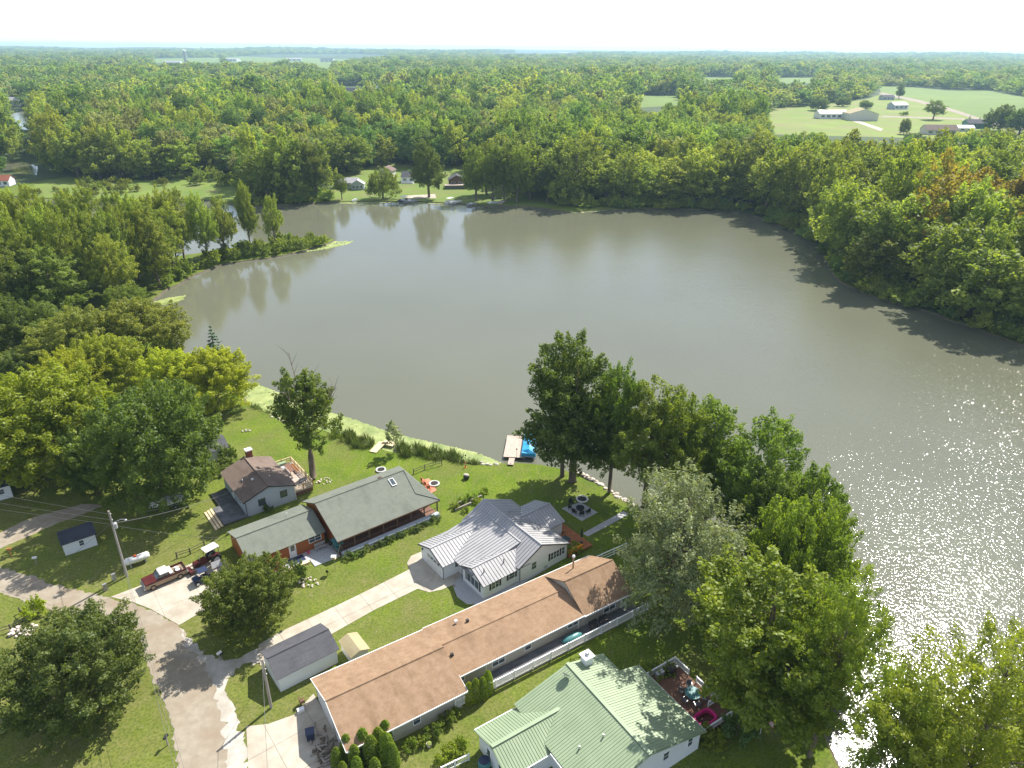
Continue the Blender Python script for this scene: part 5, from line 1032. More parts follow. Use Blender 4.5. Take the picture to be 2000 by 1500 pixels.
h = House('white_cottage', 'white cottage with dark roof cut by the left edge under the trees', 'house', -52, 52.2); b = MB(); gwall(b, -53, -43.9, 52.2, 58.5, 2.4, 3.8, 's', 55.4); h.part(b, 'wall', 'white_siding'); roof(h, gplanes(-53, -43.9, 52.2, 58.5, 2.4, 3.8, 's', 55.4), 'shingle_dark'); window(h, ('t', 52.2, -1), -45.2, 1.4, .8, .8); window(h, ('t', 52.2, -1), -48.5, 1.4, .8, .8)
h = House('lake_cabin', 'small white cabin with grey roof between the huge maple and lawn', 'cabin', -19, 43.6); b = MB(); gwall(b, -19.6, -13.3, 43.6, 48.6, 2.2, 3.2, 's', 46.1); h.part(b, 'wall', 'white_siding'); roof(h, gplanes(-19.6, -13.3, 43.6, 48.6, 2.2, 3.2, 's', 46.1, ov=.3), 'shingle_grey'); window(h, ('t', 43.6, -1), -14.6, 1.3, .8, 1.0); door(h, ('s', -13.3, 1), 46, .9, 2.0)
# ------------------------------------------------------------------ concrete: each slab its own piece
def to38(p): d = Vector(p[:2])-Vector(O38[:2]); return (d.x*math.cos(TH)+d.y*math.sin(TH), -d.x*math.sin(TH)+d.y*math.cos(TH))
def slabs(name, px, gs, gt, z=.035, mat='concrete', gap=.02):
    Q = [to38(at(u, v)) for u, v in px]; e = bpy.data.objects.new(name, None); col.objects.link(e); e.location = W(0, 0); e.rotation_euler = (0, 0, TH); tag(e, kind='structure')
    b0 = MB(); vs_, _, fs, *_ = delaunay_2d_cdt([Vector(p) for p in Q], [(i, (i+1) % len(Q)) for i in range(len(Q))], [], 1, 1e-4); b0.v = [(p.x, p.y, .012) for p in vs_]; b0.f = [tuple(f) for f in fs]; b0.build('slab_bed', 'gravel_road', e)
    s0, s1 = min(p[0] for p in Q), max(p[0] for p in Q); t0, t1 = min(p[1] for p in Q), max(p[1] for p in Q)
    def clip(q, ax, x, sg):
        out = []
        for i in range(len(q)):
            a, b = q[i], q[(i+1) % len(q)]; ia, ib = sg*(a[ax]-x) >= 0, sg*(b[ax]-x) >= 0
            if ia: out.append(a)
            if ia != ib:
                t = (x-a[ax])/(b[ax]-a[ax]); p = [0, 0]; p[ax] = x; p[1-ax] = a[1-ax]+t*(b[1-ax]-a[1-ax]); out.append(tuple(p))
        return out
    for i in range(math.ceil((s1-s0)/gs)):
        for j in range(math.ceil((t1-t0)/gt)):
            q = clip(clip(clip(clip(Q, 0, s0+i*gs+gap, 1), 0, s0+(i+1)*gs-gap, -1), 1, t0+j*gt+gap, 1), 1, t0+(j+1)*gt-gap, -1)
            if len(q) < 3: continue
            ar = abs(sum(q[k][0]*q[(k+1) % len(q)][1]-q[(k+1) % len(q)][0]*q[k][1] for k in range(len(q))))/2
            if ar < .15: continue
            b = MB(); b.prism(q, .0, z+random.uniform(-.006, .006)); b.build('slab', mat, e)
    return e
slabs('white_house_driveway', [(822, 1078), (803, 1086), (795, 1100), (800, 1112), (735, 1145), (670, 1177), (600, 1210), (540, 1238), (505, 1260), (508, 1300), (560, 1290), (652, 1236), (732, 1191), (816, 1150), (838, 1157), (862, 1152), (884, 1143), (905, 1118), (880, 1080)], 3.6, 3.3)
slabs('parking_pad', [(216, 1166), (272, 1145), (375, 1100), (440, 1090), (460, 1130), (410, 1186), (350, 1221), (295, 1190), (260, 1176)], 4.6, 4.2)
slabs('long_house_driveway', [(481, 1419), (525, 1414), (575, 1396), (612, 1355), (640, 1400), (668, 1465), (720, 1600), (500, 1600), (485, 1500)], 4.2, 4.2)
slabs('paver_walk', [(884, 1143), (893, 1166), (912, 1180), (938, 1182), (1000, 1152), (1090, 1098), (1118, 1078), (1100, 1062), (1060, 1075), (940, 1130), (905, 1118)], 1.0, 1.0, .03, 'paver_grey', .008)
slabs('fire_pit_patio', [(1097, 993), (1133, 981), (1168, 1001), (1136, 1018)], 1.2, 1.2, .05, 'paver_grey', .012)
slabs('lake_path', [(1138, 1042), (1148, 1048), (1228, 1005), (1218, 998)], 1.4, 1.4, .03, 'paver_grey', .02)

# ------------------------------------------------------------------ vehicles
def wheel(e, x, y, r, wd, rim='galv'):
    b = MB(); b.lathe((x, y-wd/2, r), [(r*.6, 0), (r*.95, .02), (r, wd*.2), (r, wd*.8), (r*.95, wd-.02), (r*.6, wd)], 16, 'y'); t = b.build('wheel', 'rubber', e)
    b = MB(); b.lathe((x, y-wd/2-.012, r), [(r*.2, 0), (r*.58, .01), (r*.58, wd+.012), (r*.2, wd+.024)], 12, 'y'); b.build('rim', rim, t); return t
P0, P1 = at(298, 1153), at(356, 1128); hd = math.atan2(P0.y-P1.y, P0.x-P1.x)
c0 = (P0+P1)/2+Vector((-math.sin(hd), math.cos(hd), 0))*(-.85)
e = thing('pickup_truck', c0, hd, 'old maroon and tan pickup truck with white cab roof parked on the concrete pad', 'truck')
def solid(nm, mt, pr, y0, y1, inset=0.0, par=None):       # side profile swept across the truck
    n = len(pr); b = MB(); b.add([(x, y0, z) for x, z in pr]+[(x, y1, z) for x, z in pr], [tuple(range(n)), tuple(range(2*n-1, n-1, -1))]+[(i, i+n, (i+1) % n+n, (i+1) % n) for i in range(n)])
    return b.build(nm, mt, par or e)
solid('lower_body', 'tan_paint', [(2.62, .5), (2.65, .98), (-2.62, .98), (-2.62, .5), (-2.1, .45), (-1.2, .42), (1.2, .42), (2.2, .45)], -.95, .95)
solid('hood', 'red_paint', [(2.6, .99), (2.6, 1.12), (2.45, 1.2), (1.15, 1.27), (1.15, .99)], -.93, .93)
solid('cab', 'maroon', [(1.14, .99), (1.14, 1.24), (-.55, 1.24), (-.55, .99)], -.93, .93)
solid('cab_glass', 'glass', [(1.1, 1.25), (.55, 1.72), (-.42, 1.72), (-.5, 1.25)], -.80, .80)
solid('cab_roof', 'white_paint', [(.62, 1.72), (.5, 1.80), (-.45, 1.80), (-.52, 1.72)], -.80, .80)
for y in (-.8, .8):
    for x0, x1 in ((1.1, .58), (.1, .1), (-.5, -.46)): b = MB(); b.tube([(x0, y, 1.24), (x1, y, 1.74)], .045, 5); b.build('pillar', 'maroon', e)
for nm, c, d in (('bed_side', (-1.6, .9, 1.03), (2.06, .08, .42)), ('bed_side', (-1.6, -.9, 1.03), (2.06, .08, .42)), ('tailgate', (-2.6, 0, 1.03), (.07, 1.72, .42)), ('bed_floor', (-1.6, 0, .86), (1.98, 1.7, .05))): b = MB(); b.box(c, d); b.build(nm, 'black' if nm == 'bed_floor' else 'maroon', e)
b = MB(); b.box((-.78, 0, 1.32), (.42, 1.66, .2)); b.build('tool_box', 'white_paint', e)
for x in (1.72, -1.66):
    for y in (-.86, .86): wheel(e, x, y, .40, .26, 'tan_paint')
for x, nm in ((2.72, 'bumper'), (-2.72, 'bumper')): b = MB(); b.box((x, 0, .58), (.14, 1.86, .2)); b.build(nm, 'galv', e)
b = MB(); b.box((2.63, 0, .95), (.05, 1.2, .2)); b.build('grille', 'galv', e)
for y in (-.76, .76): b = MB(); b.box((2.63, y, .96), (.06, .25, .2)); b.build('headlight', 'white_trim', e)
def world(e_, p): return Matrix.Translation(e_.location)@Matrix.Rotation(e_.rotation_euler.z, 4, 'Z')@Vector(p)
t = thing('spare_tyre', world(e, (-1.7, .2, .9)), 0, 'pale spare tyre lying in the bed of the pickup truck', 'tyre'); o_ = ring(.38, .38, .12, 18, 7, .12, 1); o_.build('tread', 'rubber', t); b = MB(); b.lathe((0, 0, .03), [(.1, 0), (.3, .02), (.3, .18), (.1, .2)], 12); b.build('rim', 'white_paint', t)
t = thing('feed_sack', world(e, (-1.6, -.35, .9)), .4, 'white sack lying in the bed of the pickup truck', 'sack'); b = MB(); b.blob((0, 0, .14), (.36, .22, .14), 4, .12); b.build('bag', 'white_paint', t, smooth=True); b = MB(); b.blob((.36, 0, .16), (.06, .12, .06), 2, .1); b.build('tied_end', 'white_paint', t)
# tractor
e = thing('tractor', W(-22.3, 14.3), TH+R(180), 'red farm tractor with white canopy behind the pickup truck', 'tractor')
q0, q1 = at(376, 1118), at(436, 1086); e.location = (q0+q1)/2; e.rotation_euler = (0, 0, math.atan2(q0.y-q1.y, q0.x-q1.x))
solid('hood', 'red_paint', [(1.9, .75), (1.9, 1.2), (1.7, 1.3), (.2, 1.35), (.2, .75)], -.32, .32); b = MB(); b.bb((-1.2, -.28, .55), (1.7, .28, .8)); b.build('chassis', 'maroon', e); b = MB(); b.bb((-1.2, -.45, .95), (-.5, .45, 1.1)); b.build('seat', 'black', e); b = MB(); b.bb((-1.25, -.4, 1.1), (-1.12, .4, 1.5)); b.build('seat_back', 'black', e)
for y in (-.75, .75): wheel(e, -.9, y, .72, .4, 'white_paint'); wheel(e, 1.45, y*.8, .38, .22, 'white_paint'); b = MB(); b.lathe((-.9, y-.2, .75), [(.8, 0), (.84, .02), (.84, .38), (.8, .4)], 14, 'y'); 
for y in (-.75, .75): b = MB(); b.box((-.9, y, 1.52), (1.0, .42, .06)); b.build('fender', 'red_paint', e)
for x in (-1.5, .05):
    for y in (-.6, .6): b = MB(); b.tube([(x, y, .9), (x, y, 2.35)], .035, 5); b.build('canopy_post', 'black', e)
b = MB(); b.box((-.72, 0, 2.4), (1.9, 1.4, .09)); b.build('canopy', 'white_paint', e); b = MB(); b.tube([(1.0, .1, 1.3), (1.0, .1, 2.0)], .05, 6); b.build('exhaust', 'galv', e); b = MB(); ring(.2, .2, .02, 14, 5, 1.45); b = MB(); b.lathe((-.05, 0, 1.5), [(.2, 0), (.22, .02), (.2, .04)], 12); b.build('steering_wheel', 'black', e)
for y in (-.3, .3): b = MB(); b.tube([(.2, y*2.1, .8), (2.4, y*2.1, .5)], .06, 5); b.build('loader_arm', 'red_paint', e)
b = MB(); b.box((2.5, 0, .4), (.5, 1.5, .5)); b.build('loader_bucket', 'maroon', e)
# utility vehicle
q0 = at(398, 1134); e = thing('utility_vehicle', q0, TH+R(182), 'small dark blue utility vehicle with roof parked beside the tractor', 'vehicle')
solid('body', 'navy_paint', [(1.3, .4), (1.3, .75), (.5, .9), (.5, .45), (-.4, .45), (-.4, .85), (-1.3, .85), (-1.3, .4)], -.6, .6); b = MB(); b.bb((-.35, -.55, .5), (.2, .55, .7)); b.build('seat', 'black', e); b = MB(); b.box((-.05, 0, 1.75), (1.2, 1.2, .07)); b.build('roof', 'navy_paint', e); b = MB(); b.bb((-1.35, -.62, .86), (-.45, .62, 1.15)); b.build('cargo_box', 'black', e)
for x in (-.5, .45):
    for y in (-.55, .55): b = MB(); b.tube([(x+.1*(x > 0)*3, y, .8), (x, y, 1.75)], .035, 5); b.build('roll_bar', 'black', e)
for x in (-.9, .9):
    for y in (-.62, .62): wheel(e, x, y, .32, .24, 'white_paint')
t = thing('plastic_sheet', at(424, 1108), TH, 'pale grey board leaning by the tractor wheel', 'board'); b = MB(); b.box((0, 0, .55), (1.3, .9, .04), 0, .9); b.build('panel', 'grey_paint', t); b = MB(); b.box((0, -.25, .3), (.06, .06, .6)); b.build('prop', 'wood_grey', t)
# propane tank
q0, q1 = at(252, 1107), at(288, 1094); e = thing('propane_tank', (q0+q1)/2, math.atan2(q1.y-q0.y, q1.x-q0.x), 'white propane tank with orange-red cap lying beside the utility pole', 'tank'); b = MB(); b.lathe((-1.6, 0, .85), [(.02, 0), (.3, .05), (.5, .28), (.5, 2.92), (.3, 3.15), (.02, 3.2)], 18, 'x'); b.build('cylinder', 'white_paint', e, smooth=True); b = MB(); b.lathe((-.15, 0, 1.3), [(.22, 0), (.22, .2), (.12, .28)], 12); b.build('valve_dome', 'orange_paint', e)
for x in (-.95, .95): b = MB(); b.box((x, 0, .2), (.18, .8, .4)); b.build('leg', 'grey_paint', e)
# fishing boat on trailer
q0, q1 = at(285, 1003), at(372, 978); e = thing('motor_boat', (q0+q1)/2, math.atan2(q0.y-q1.y, q0.x-q1.x), 'white motor boat under a pale cover on a trailer beneath the huge maple', 'boat')
vs_ = []; n_ = 9
for i in range(n_):
    f = i/(n_-1); x = -2.6+5.2*f; hw = 1.0*(1-max(0, (f-.45)/.55)**2.2)+.03; zb = .55+.35*max(0, f-.6)
    vs_ += [(x, -hw, 1.25+.15*f), (x, -hw*.75, zb+.2), (x, 0, zb), (x, hw*.75, zb+.2), (x, hw, 1.25+.15*f)]
b = MB(); b.add(vs_, [(i*5+j, i*5+j+1, i*5+j+6, i*5+j+5) for i in range(n_-1) for j in range(4)]+[(0, 1, 2, 3, 4)]+[(i*5+4, i*5, i*5+5, i*5+9) for i in range(n_-1)]); b.build('hull', 'white_paint', e); b = MB(); b.blob((-.2, 0, 1.35), (2.0, .9, .35), 8, .12, 12, 5); b.build('cover', 'grey_paint', e, smooth=True); b = MB(); b.bb((-3.0, -.2, .7), (-2.55, .2, 1.7)); b.build('outboard_motor', 'black', e)
b = MB(); b.tube([(-2.2, -.7, .42), (1.5, -.5, .42), (3.6, 0, .45)], .05, 5); b.tube([(-2.2, .7, .42), (1.5, .5, .42), (3.6, 0, .45)], .05, 5); b.build('trailer_frame', 'galv', e); wheel(e, -.9, -1.0, .3, .2); wheel(e, -.9, 1.0, .3, .2)

# ------------------------------------------------------------------ poles and wires
def pole(name, px, top, label, arm=True):
    p = at(*px); h_ = hgt(*px, *top); e = thing(name, p, 0, label, 'utility pole', 'utility poles'); b = MB(); b.tube([(0, 0, -.5), (0, 0, h_*.5), (0, 0, h_)], [.17, .15, .12], 9); b.build('shaft', 'wood_grey', e)
    for z in (h_-.5, h_-1.4, h_-2.1): b = MB(); b.lathe((.18, 0, z), [(.03, 0), (.06, .05), (.06, .12), (.02, .16)], 8); b.build('insulator', 'white_trim', e)
    if arm:
        b = MB(); b.lathe((.42, -.1, h_-2.6), [(.2, 0), (.24, .05), (.24, .75), (.1, .85)], 12); b.build('transformer', 'grey_paint', e); b = MB(); b.tube([(0, 0, h_-1.9), (.9, .6, h_-1.7), (1.25, .8, h_-1.85)], .035, 6); a = b.build('lamp_arm', 'galv', e); b = MB(); b.lathe((1.3, .85, h_-2.05), [(.16, 0), (.18, .08), (.06, .2)], 10); b.build('lamp_head', 'galv', a)
    return p, h_
PA, HA = pole('utility_pole', (248, 1125), (210, 998), 'tall weathered wooden utility pole with lamp arm beside the propane tank')
PB, HB = pole('utility_pole', (530, 1382), (512, 1288), 'shorter wooden utility pole at the corner of the grey-roofed garage', False)
mk('wire', (.10, .10, .10), (.16, .16, .16), 1, .6)
def wire(p, q, sag, label, r=.016, group='overhead wires'):
    p, q = Vector(p), Vector(q); b = MB(); b.tube([p.lerp(q, i/16)-Vector((0, 0, sag*4*(i/16)*(1-i/16))) for i in range(17)], r, 5); tag(b.build('power_line', 'wire'), label, 'wire', group)
tp = PA+Vector((.1, 0, HA)); off = at(-500, 900); 
for k, (dz, vv, nm) in enumerate(((-.5, 880, 'topmost'), (-1.4, 905, 'middle'), (-2.1, 925, 'lowest'))): wire(tp+Vector((0, 0, dz)), at(-420, vv, 8.4+dz), .5, '%s wire running left from the tall utility pole' % nm)
end = at(470, 1900, 8.5)
for k, (dz, dx, nm) in enumerate(((-1.0, 0, 'upper'), (-1.6, .6, 'middle'), (-2.2, 1.2, 'lower'))): wire(tp+Vector((0, 0, dz)), end+Vector((dx-1, 0, dz)), .7, '%s wire crossing the gravel road from the tall pole' % nm)
wire(PB+Vector((0, 0, HB-.1)), at(540, 1900, 8.0), .2, 'wire dropping to the bottom edge from the shorter pole', .02)
wire(tp+Vector((0, 0, -1.9)), W(-17.0, 28.0, 3.2), .6, 'thick twisted service wire to the grey house', .035); wire(tp+Vector((0, 0, -2.2)), W(-20.9, 15.3, 3.7), .4, 'service wire from the tall pole to the rust-red house', .02)
wire(PB+Vector((0, 0, HB-.3)), W(-25.0, -7.1, 3.0), .1, 'short service wire to the grey-roofed garage', .02)
wire(tp+Vector((0, 0, -1.2)), at(262, 1120, .0), 0, 'guy wire anchored beside the propane tank', .014); wire(tp+Vector((0, 0, -1.8)), at(108, 1112, .0), 0, 'guy wire slanting past the small white shed', .02)

# ------------------------------------------------------------------ street-side bits
def mailbox(px, rz, body, label, dbl=False, h_=1.05):
    e = thing('mailbox', at(*px), rz, label, 'mailbox', 'mailboxes along the road'); b = MB(); b.box((0, 0, h_/2-.1), (.1, .1, h_+.2)); b.build('post', 'wood_orange' if body == 'wood_orange' else 'wood_grey', e); b = MB(); b.box((0, 0, h_+.02), (.55, .12, .05)); b.build('bracket', 'wood_grey', e)
    b = MB(); b.add([(x, y, z) for x in (-.28, .28) for y, z in ((-.13, h_+.05), (.13, h_+.05), (.13, h_+.2), (.07, h_+.3), (-.07, h_+.3), (-.13, h_+.2))], [(0, 1, 2, 3, 4, 5), (11, 10, 9, 8, 7, 6)]+[(i, i+6, (i+1) % 6+6, (i+1) % 6) for i in range(6)]); b.build('box', body, e); b = MB(); b.box((.12, .15, h_+.28), (.03, .02, .2)); b.build('flag', 'red_paint', e)
    return e
mailbox((22, 1086), R(20), 'wood_orange', 'orange-brown mailbox farthest left along the gravel road'); mailbox((72, 1103), R(20), 'white_paint', 'white mailbox on an orange post near the small white shed'); mailbox((328, 1455), R(80), 'black', 'black mailbox with white flag post on the inner verge at the bottom'); mailbox((431, 1290), R(60), 'white_paint', 'white mailbox in the tree shade beside the road junction')
t = thing('newspaper_tube', at(434, 1288), R(60), 'small dark newspaper tube hung beside the white junction mailbox', 'box'); b = MB(); b.lathe((-.2, 0, .8), [(.1, 0), (.11, .01), (.11, .45), (.1, .46)], 10, 'x'); b.build('tube', 'black', t); b = MB(); b.box((0, 0, .4), (.06, .06, .8)); b.build('post', 'wood_grey', t)
for px, lb, mt in (((224, 1133), 'grey utility pedestal behind the pickup corner of the pad', 'grey_paint'), ((207, 1153), 'short dark post box at the corner of the concrete pad', 'wood_grey')):
    e = thing('utility_pedestal', at(*px), R(38), lb, 'pedestal', 'roadside pedestals'); b = MB(); b.box((0, 0, .5), (.4, .25, 1.0)); b.build('cabinet', mt, e); b = MB(); b.box((0, 0, 1.02), (.46, .3, .06)); b.build('cap', 'galv', e)
    for sx in (-1, 1): b = MB(); b.box((sx*.3, 0, .55), (.06, .06, 1.1)); b.build('post', 'wood_grey', e)
def rail_fence(pxs, label, hgt_=1.0, rails=2, mat='post_dark'):
    P = [at(*p) for p in pxs]; e = thing('rail_fence', P[0], 0, label, 'fence')
    for p in P: q = p-P[0]; b = MB(); b.box((q.x, q.y, hgt_/2), (.12, .12, hgt_)); b.build('post', mat, e)
    for p, q in zip(P, P[1:]):
        a, c = p-P[0], q-P[0]
        for k in range(rails): b = MB(); z = hgt_*.85-.4*k; b.tube([a+Vector((0, 0, z)), c+Vector((0, 0, z))], .045, 5); b.build('rail', mat, e)
rail_fence([(346, 1090), (372, 1082), (400, 1068)], 'low dark rail fence on the grass behind the tractor'); rail_fence([(808, 926), (830, 917), (863, 908)], 'dark split-rail fence on the lakeside lawn behind the rust-red house'); rail_fence([(-60, 1258), (-20, 1245), (22, 1232), (70, 1208)], 'dark rail fence at the left edge beside the rock pile'); rail_fence([(40, 1197), (44, 1203)], 'leaning dark branch post beside the little yellow shrub', .9, 1)
def stones(name, c, n, r, label, cat, mat='stone_pale', sz=(.18, .4), parent_kind=None):
    e = thing(name, c, 0, label, cat); rr = random.Random(n)
    for k in range(n):
        a = rr.random()*6.28; q = r*math.sqrt(rr.random()); s = rr.uniform(*sz); b = MB(); b.blob((math.cos(a)*q*1.3, math.sin(a)*q, s*.4+max(0, (r-q))*.25), (s, s*.8, s*.6), k, .25, 6, 4); b.build('stone', mat, e)
stones('rock_pile', at(46, 1234), 26, 1.2, 'pile of pinkish field stones beside the big round tree', 'rock pile')
stones('fire_stones', at(480, 843), 12, .6, 'small ring of pale stones on the bright lawn', 'stones', 'stone', (.14, .22)); stones('stump_stones', at(632, 940), 22, 1.0, 'bare patch of pale stones at the foot of the lone tree', 'stones', 'stone_pale', (.08, .2))
def seawall(pxs, label, mat='stone_pale', step=.55, s=(.28, .5)):
    P = [at(*p) for p in pxs]; e = thing('seawall', P[0], 0, label, 'seawall'); rr = random.Random(9); k = 0
    for p, q in zip(P, P[1:]):
        n = max(1, int((q-p).length/step))
        for i in range(n):
            for j in range(2): c = p.lerp(q, (i+rr.random()*.5)/n)-P[0]; z = rr.uniform(*s); k += 1; b = MB(); b.blob((c.x+rr.uniform(-.4, .4), c.y+rr.uniform(-.3, .5), .02-.1*j), (z, z*.8, z*.55), k, .22, 6, 4); b.build('stone', mat, e)
seawall([(1128, 922), (1160, 938), (1200, 966), (1232, 985), (1262, 1004)], 'pale stone seawall edging the yard of the white house'); seawall([(1262, 1006), (1300, 1036), (1335, 1064)], 'pale stone edging continuing past the forked tree'); seawall([(940, 905), (965, 908), (985, 910)], 'few pale boulders at the waterline left of the swim dock', 'stone', .9, (.3, .55)); seawall([(530, 812), (548, 822), (566, 830)], 'thin pale stone edge above the lily pads', 'stone_pale', .6, (.2, .3))
# wheelie bin and firewood on the bottom driveway
e = thing('wheeled_bin', at(607, 1442), R(20), 'blue-grey wheeled bin on the shaded driveway', 'bin'); b = MB(); b.add([(x*s, y*s, z) for z, s in ((.08, .8), (1.0, 1.0)) for x, y in ((-.42, -.42), (.42, -.42), (.42, .42), (-.42, .42))], [(3, 2, 1, 0), (4, 5, 6, 7)]+[(i, (i+1) % 4, (i+1) % 4+4, i+4) for i in range(4)]); b.build('bin_body', 'navy_paint', e); b = MB(); b.box((0, 0, 1.05), (.9, .92, .08)); b.build('lid', 'navy_paint', e); wheel(e, -.25, -.4, .12, .06); wheel(e, .25, -.4, .12, .06)
e = thing('firewood_pile', at(636, 1470), R(20), 'heaped split firewood beside the long house garage wall', 'firewood'); rr = random.Random(4)
for k in range(70): b = MB(); a = rr.uniform(-.5, .5)+(1.57 if rr.random() < .3 else 0); c = Vector((rr.gauss(0, .55), rr.gauss(0, 1.2), .1+abs(rr.gauss(0, .25)))); d = Vector((math.cos(a), math.sin(a), rr.uniform(-.2, .2)))*rr.uniform(.2, .45); b.tube([c-d, c+d], rr.uniform(.06, .12), 5); b.build('log', 'wood_grey' if k % 3 else 'bark', e)
chair('lawn_chair', at(591, 1375), R(120), 'deck_brown', 'brown wooden chair on the small concrete strip by the long house', None); 
e = thing('white_cooler', at(588, 1390), R(30), 'white cooler box beside the brown wooden chair', 'cooler'); b = MB(); b.box((0, 0, .2), (.7, .4, .38)); b.build('tub', 'white_paint', e); b = MB(); b.box((0, 0, .42), (.74, .44, .06)); b.build('lid', 'white_trim', e)
# patio furniture by the rust-red house
for k, (px, rz, lb) in enumerate((((536, 1119), TH+R(20), 'magenta cushioned chair at the left by the rust-red wall'), ((548, 1113), TH-R(10), 'magenta cushioned chair at the right by the rust-red wall'))): chair('cushioned_chair', at(*px), rz, 'magenta', lb, 'magenta chairs', None, .75)
e = thing('door_mat', W(-14.9, 10.7, .1), TH, 'large dark mat before the white door of the rust-red house', 'mat'); b = MB(); b.box((0, 0, .02), (2.2, 1.3, .035)); b.build('pile', 'navy_paint', e); b = MB(); b.box((0, 0, .012), (2.3, 1.4, .02)); b.build('border', 'black', e)
e = thing('plant_pot', W(-13.0, 10.9, .1), 0, 'little dark red pot on the paved patio', 'pot'); b = MB(); b.lathe((0, 0, 0), [(.12, 0), (.17, .25), (.19, .28)], 12); b.build('pot', 'terracotta', e); tr = MB(); tr.blob((0, 0, .35), (.18, .18, .14), 3, .3); tr.build('flowers', 'magenta', e)
bench('garden_bench', W(-11.2, 10.9, .1), TH, 1.6, .42, 'grey_paint', 'grey garden bench under the double window of the rust-red house')
e = thing('covered_grill', W(-9.9, 10.2, .1), TH, 'black kettle grill at the inner corner of the rust-red house', 'grill'); b = MB(); b.lathe((0, 0, .55), [(.1, 0), (.34, .1), (.38, .28), (.3, .48), (.05, .55)], 14); b.build('bowl', 'black', e, smooth=True)
for k in range(3): b = MB(); b.tube([(.2*math.cos(k*2.1), .2*math.sin(k*2.1), .62), (.34*math.cos(k*2.1), .34*math.sin(k*2.1), 0)], .02, 5); b.build('leg', 'galv', e)
e = thing('glider_swing', W(-9.5, 8.9, .1), TH+R(90), 'teal canopied garden swing on the paved patio', 'swing')
for nm, c, d in (('seat', (0, 0, .45), (1.5, .55, .08)), ('backrest', (0, .28, .75), (1.5, .07, .55)), ('canopy', (0, 0, 1.75), (1.9, 1.2, .07))): b = MB(); b.box(c, d); b.build(nm, 'teal', e)
for sx in (-1, 1):
    for sy in (-1, 1): b = MB(); b.tube([(sx*.9, sy*.6, 0), (sx*.9, 0, 1.75)], .03, 5); b.build('leg', 'galv', e)
e = thing('bird_feeder', at(655, 1113), 0, 'pale bird feeder on a pole beside the porch bed', 'bird feeder'); b = MB(); b.tube([(0, 0, 0), (0, 0, 2.0)], .03, 5); b.build('pole', 'galv', e); b = MB(); b.box((0, 0, 2.0), (.6, .5, .06)); b.box((0, 0, 2.16), (.3, .25, .3)); b.build('tray', 'wood_pale', e); b = MB(); b.slab([(-.35, -.3, 2.3), (.35, -.3, 2.3), (.35, 0, 2.48), (-.35, 0, 2.48)], .03); b.slab([(-.35, .3, 2.3), (.35, .3, 2.3), (.35, 0, 2.48), (-.35, 0, 2.48)], .03); b.build('roof', 'white_paint', e)
e = thing('garden_stake', at(640, 1125), 0, 'dark metal garden ornament on the lawn below the bird feeder', 'ornament'); b = MB(); b.tube([(0, 0, 0), (0, 0, .7)], .02, 5); b.build('stem', 'black', e); b = MB(); b.blob((0, 0, .75), (.2, .12, .2), 5, .2); b.build('figure', 'black', e)
stones('garden_bed', at(604, 1138), 30, 1.1, 'dry flower bed ringed with pale stones in front of the rust-red house', 'flower bed', 'stone_pale', (.1, .22))
# lakeside furniture behind the rust-red house
slabs('brick_patio', [(822, 938), (838, 934), (853, 958), (838, 966)], .8, .8, .05, 'terracotta', .01)
for k, (px, rz) in enumerate((((826, 942), 2.2), ((832, 950), 2.6), ((838, 957), 3.0))): chair('red_chair', at(*px, .05), rz, 'terracotta', 'orange-red chair on the brick patio, %s of three' % ('farthest', 'middle', 'nearest')[k], 'orange-red chairs on the brick patio')
def firering(px, r, mat, label, z=0):
    e = thing('fire_ring', at(*px), 0, label, 'fire ring'); ring(r, r, .13, 22, 7, .16+z, 1).build('ring_wall', mat, e); b = MB(); b.lathe((0, 0, .02+z), [(r*.9, 0), (r*.85, .05), (.1, .1)], 14); b.build('ash_bed', 'black', e); b = MB(); b.tube([(-.4*r, -.3*r, .16), (.4*r, .3*r, .2)], .06, 5); b.build('log', 'bark', e)
firering((848, 946), .75, 'white_paint', 'white-rimmed fire ring beside the brick patio'); firering((744, 919), .75, 'white_paint', 'white ring planter with red mulch on the lawn behind the sage roof'); firering((1137, 976), .85, 'white_paint', 'large white ring on the shaded grass behind the grey patio')
e = thing('steel_fire_pit', at(1133, 995), 0, 'dark round fire pit on the shaded grey patio', 'fire pit'); b = MB(); b.lathe((0, 0, 0), [(.3, 0), (.55, .15), (.65, .42), (.55, .42), (.4, .2), (.05, .18)], 16); b.build('bowl', 'black', e); b = MB(); b.lathe((0, 0, 0), [(.35, 0), (.35, .05), (.1, .08)], 10); b.build('foot', 'dark_trim', e)
for k, (du, dv, lb) in enumerate(((1116, 985, 'behind the fire pit'), (1113, 994, 'left of the fire pit'), (1122, 1003, 'nearest of the row at the front left'), (1136, 1007, 'in front of the fire pit'), (1148, 1003, 'right of the fire pit'))): p = at(du, dv, .05); c = at(1133, 995); chair('adirondack_chair', p, math.atan2(c.y-p.y, c.x-p.x)+R(90), 'black', 'dark chair on the shaded grey patio, %s' % lb, 'chairs on the shaded grey patio', None, .65)
e = thing('kettle_drum', at(911, 935), 0, 'dark round metal planter standing alone on the lakeside lawn', 'planter'); b = MB(); b.lathe((0, 0, 0), [(.3, 0), (.5, .2), (.52, .5), (.4, .75)], 14); b.build('drum', 'dark_trim', e, smooth=True); b = MB(); b.blob((0, 0, .78), (.42, .42, .16), 5, .3); b.build('plants', 'stone', e)
e = thing('marker_post', at(909, 913), 0, 'short bright orange marker post near the reeds', 'post'); b = MB(); b.lathe((0, 0, 0), [(.2, 0), (.2, .05), (.1, .06), (.07, 1.1)], 10); b.build('cone', 'orange_paint', e); b = MB(); b.lathe((0, 0, .6), [(.093, 0), (.083, .15)], 10); b.build('band', 'white_paint', e)
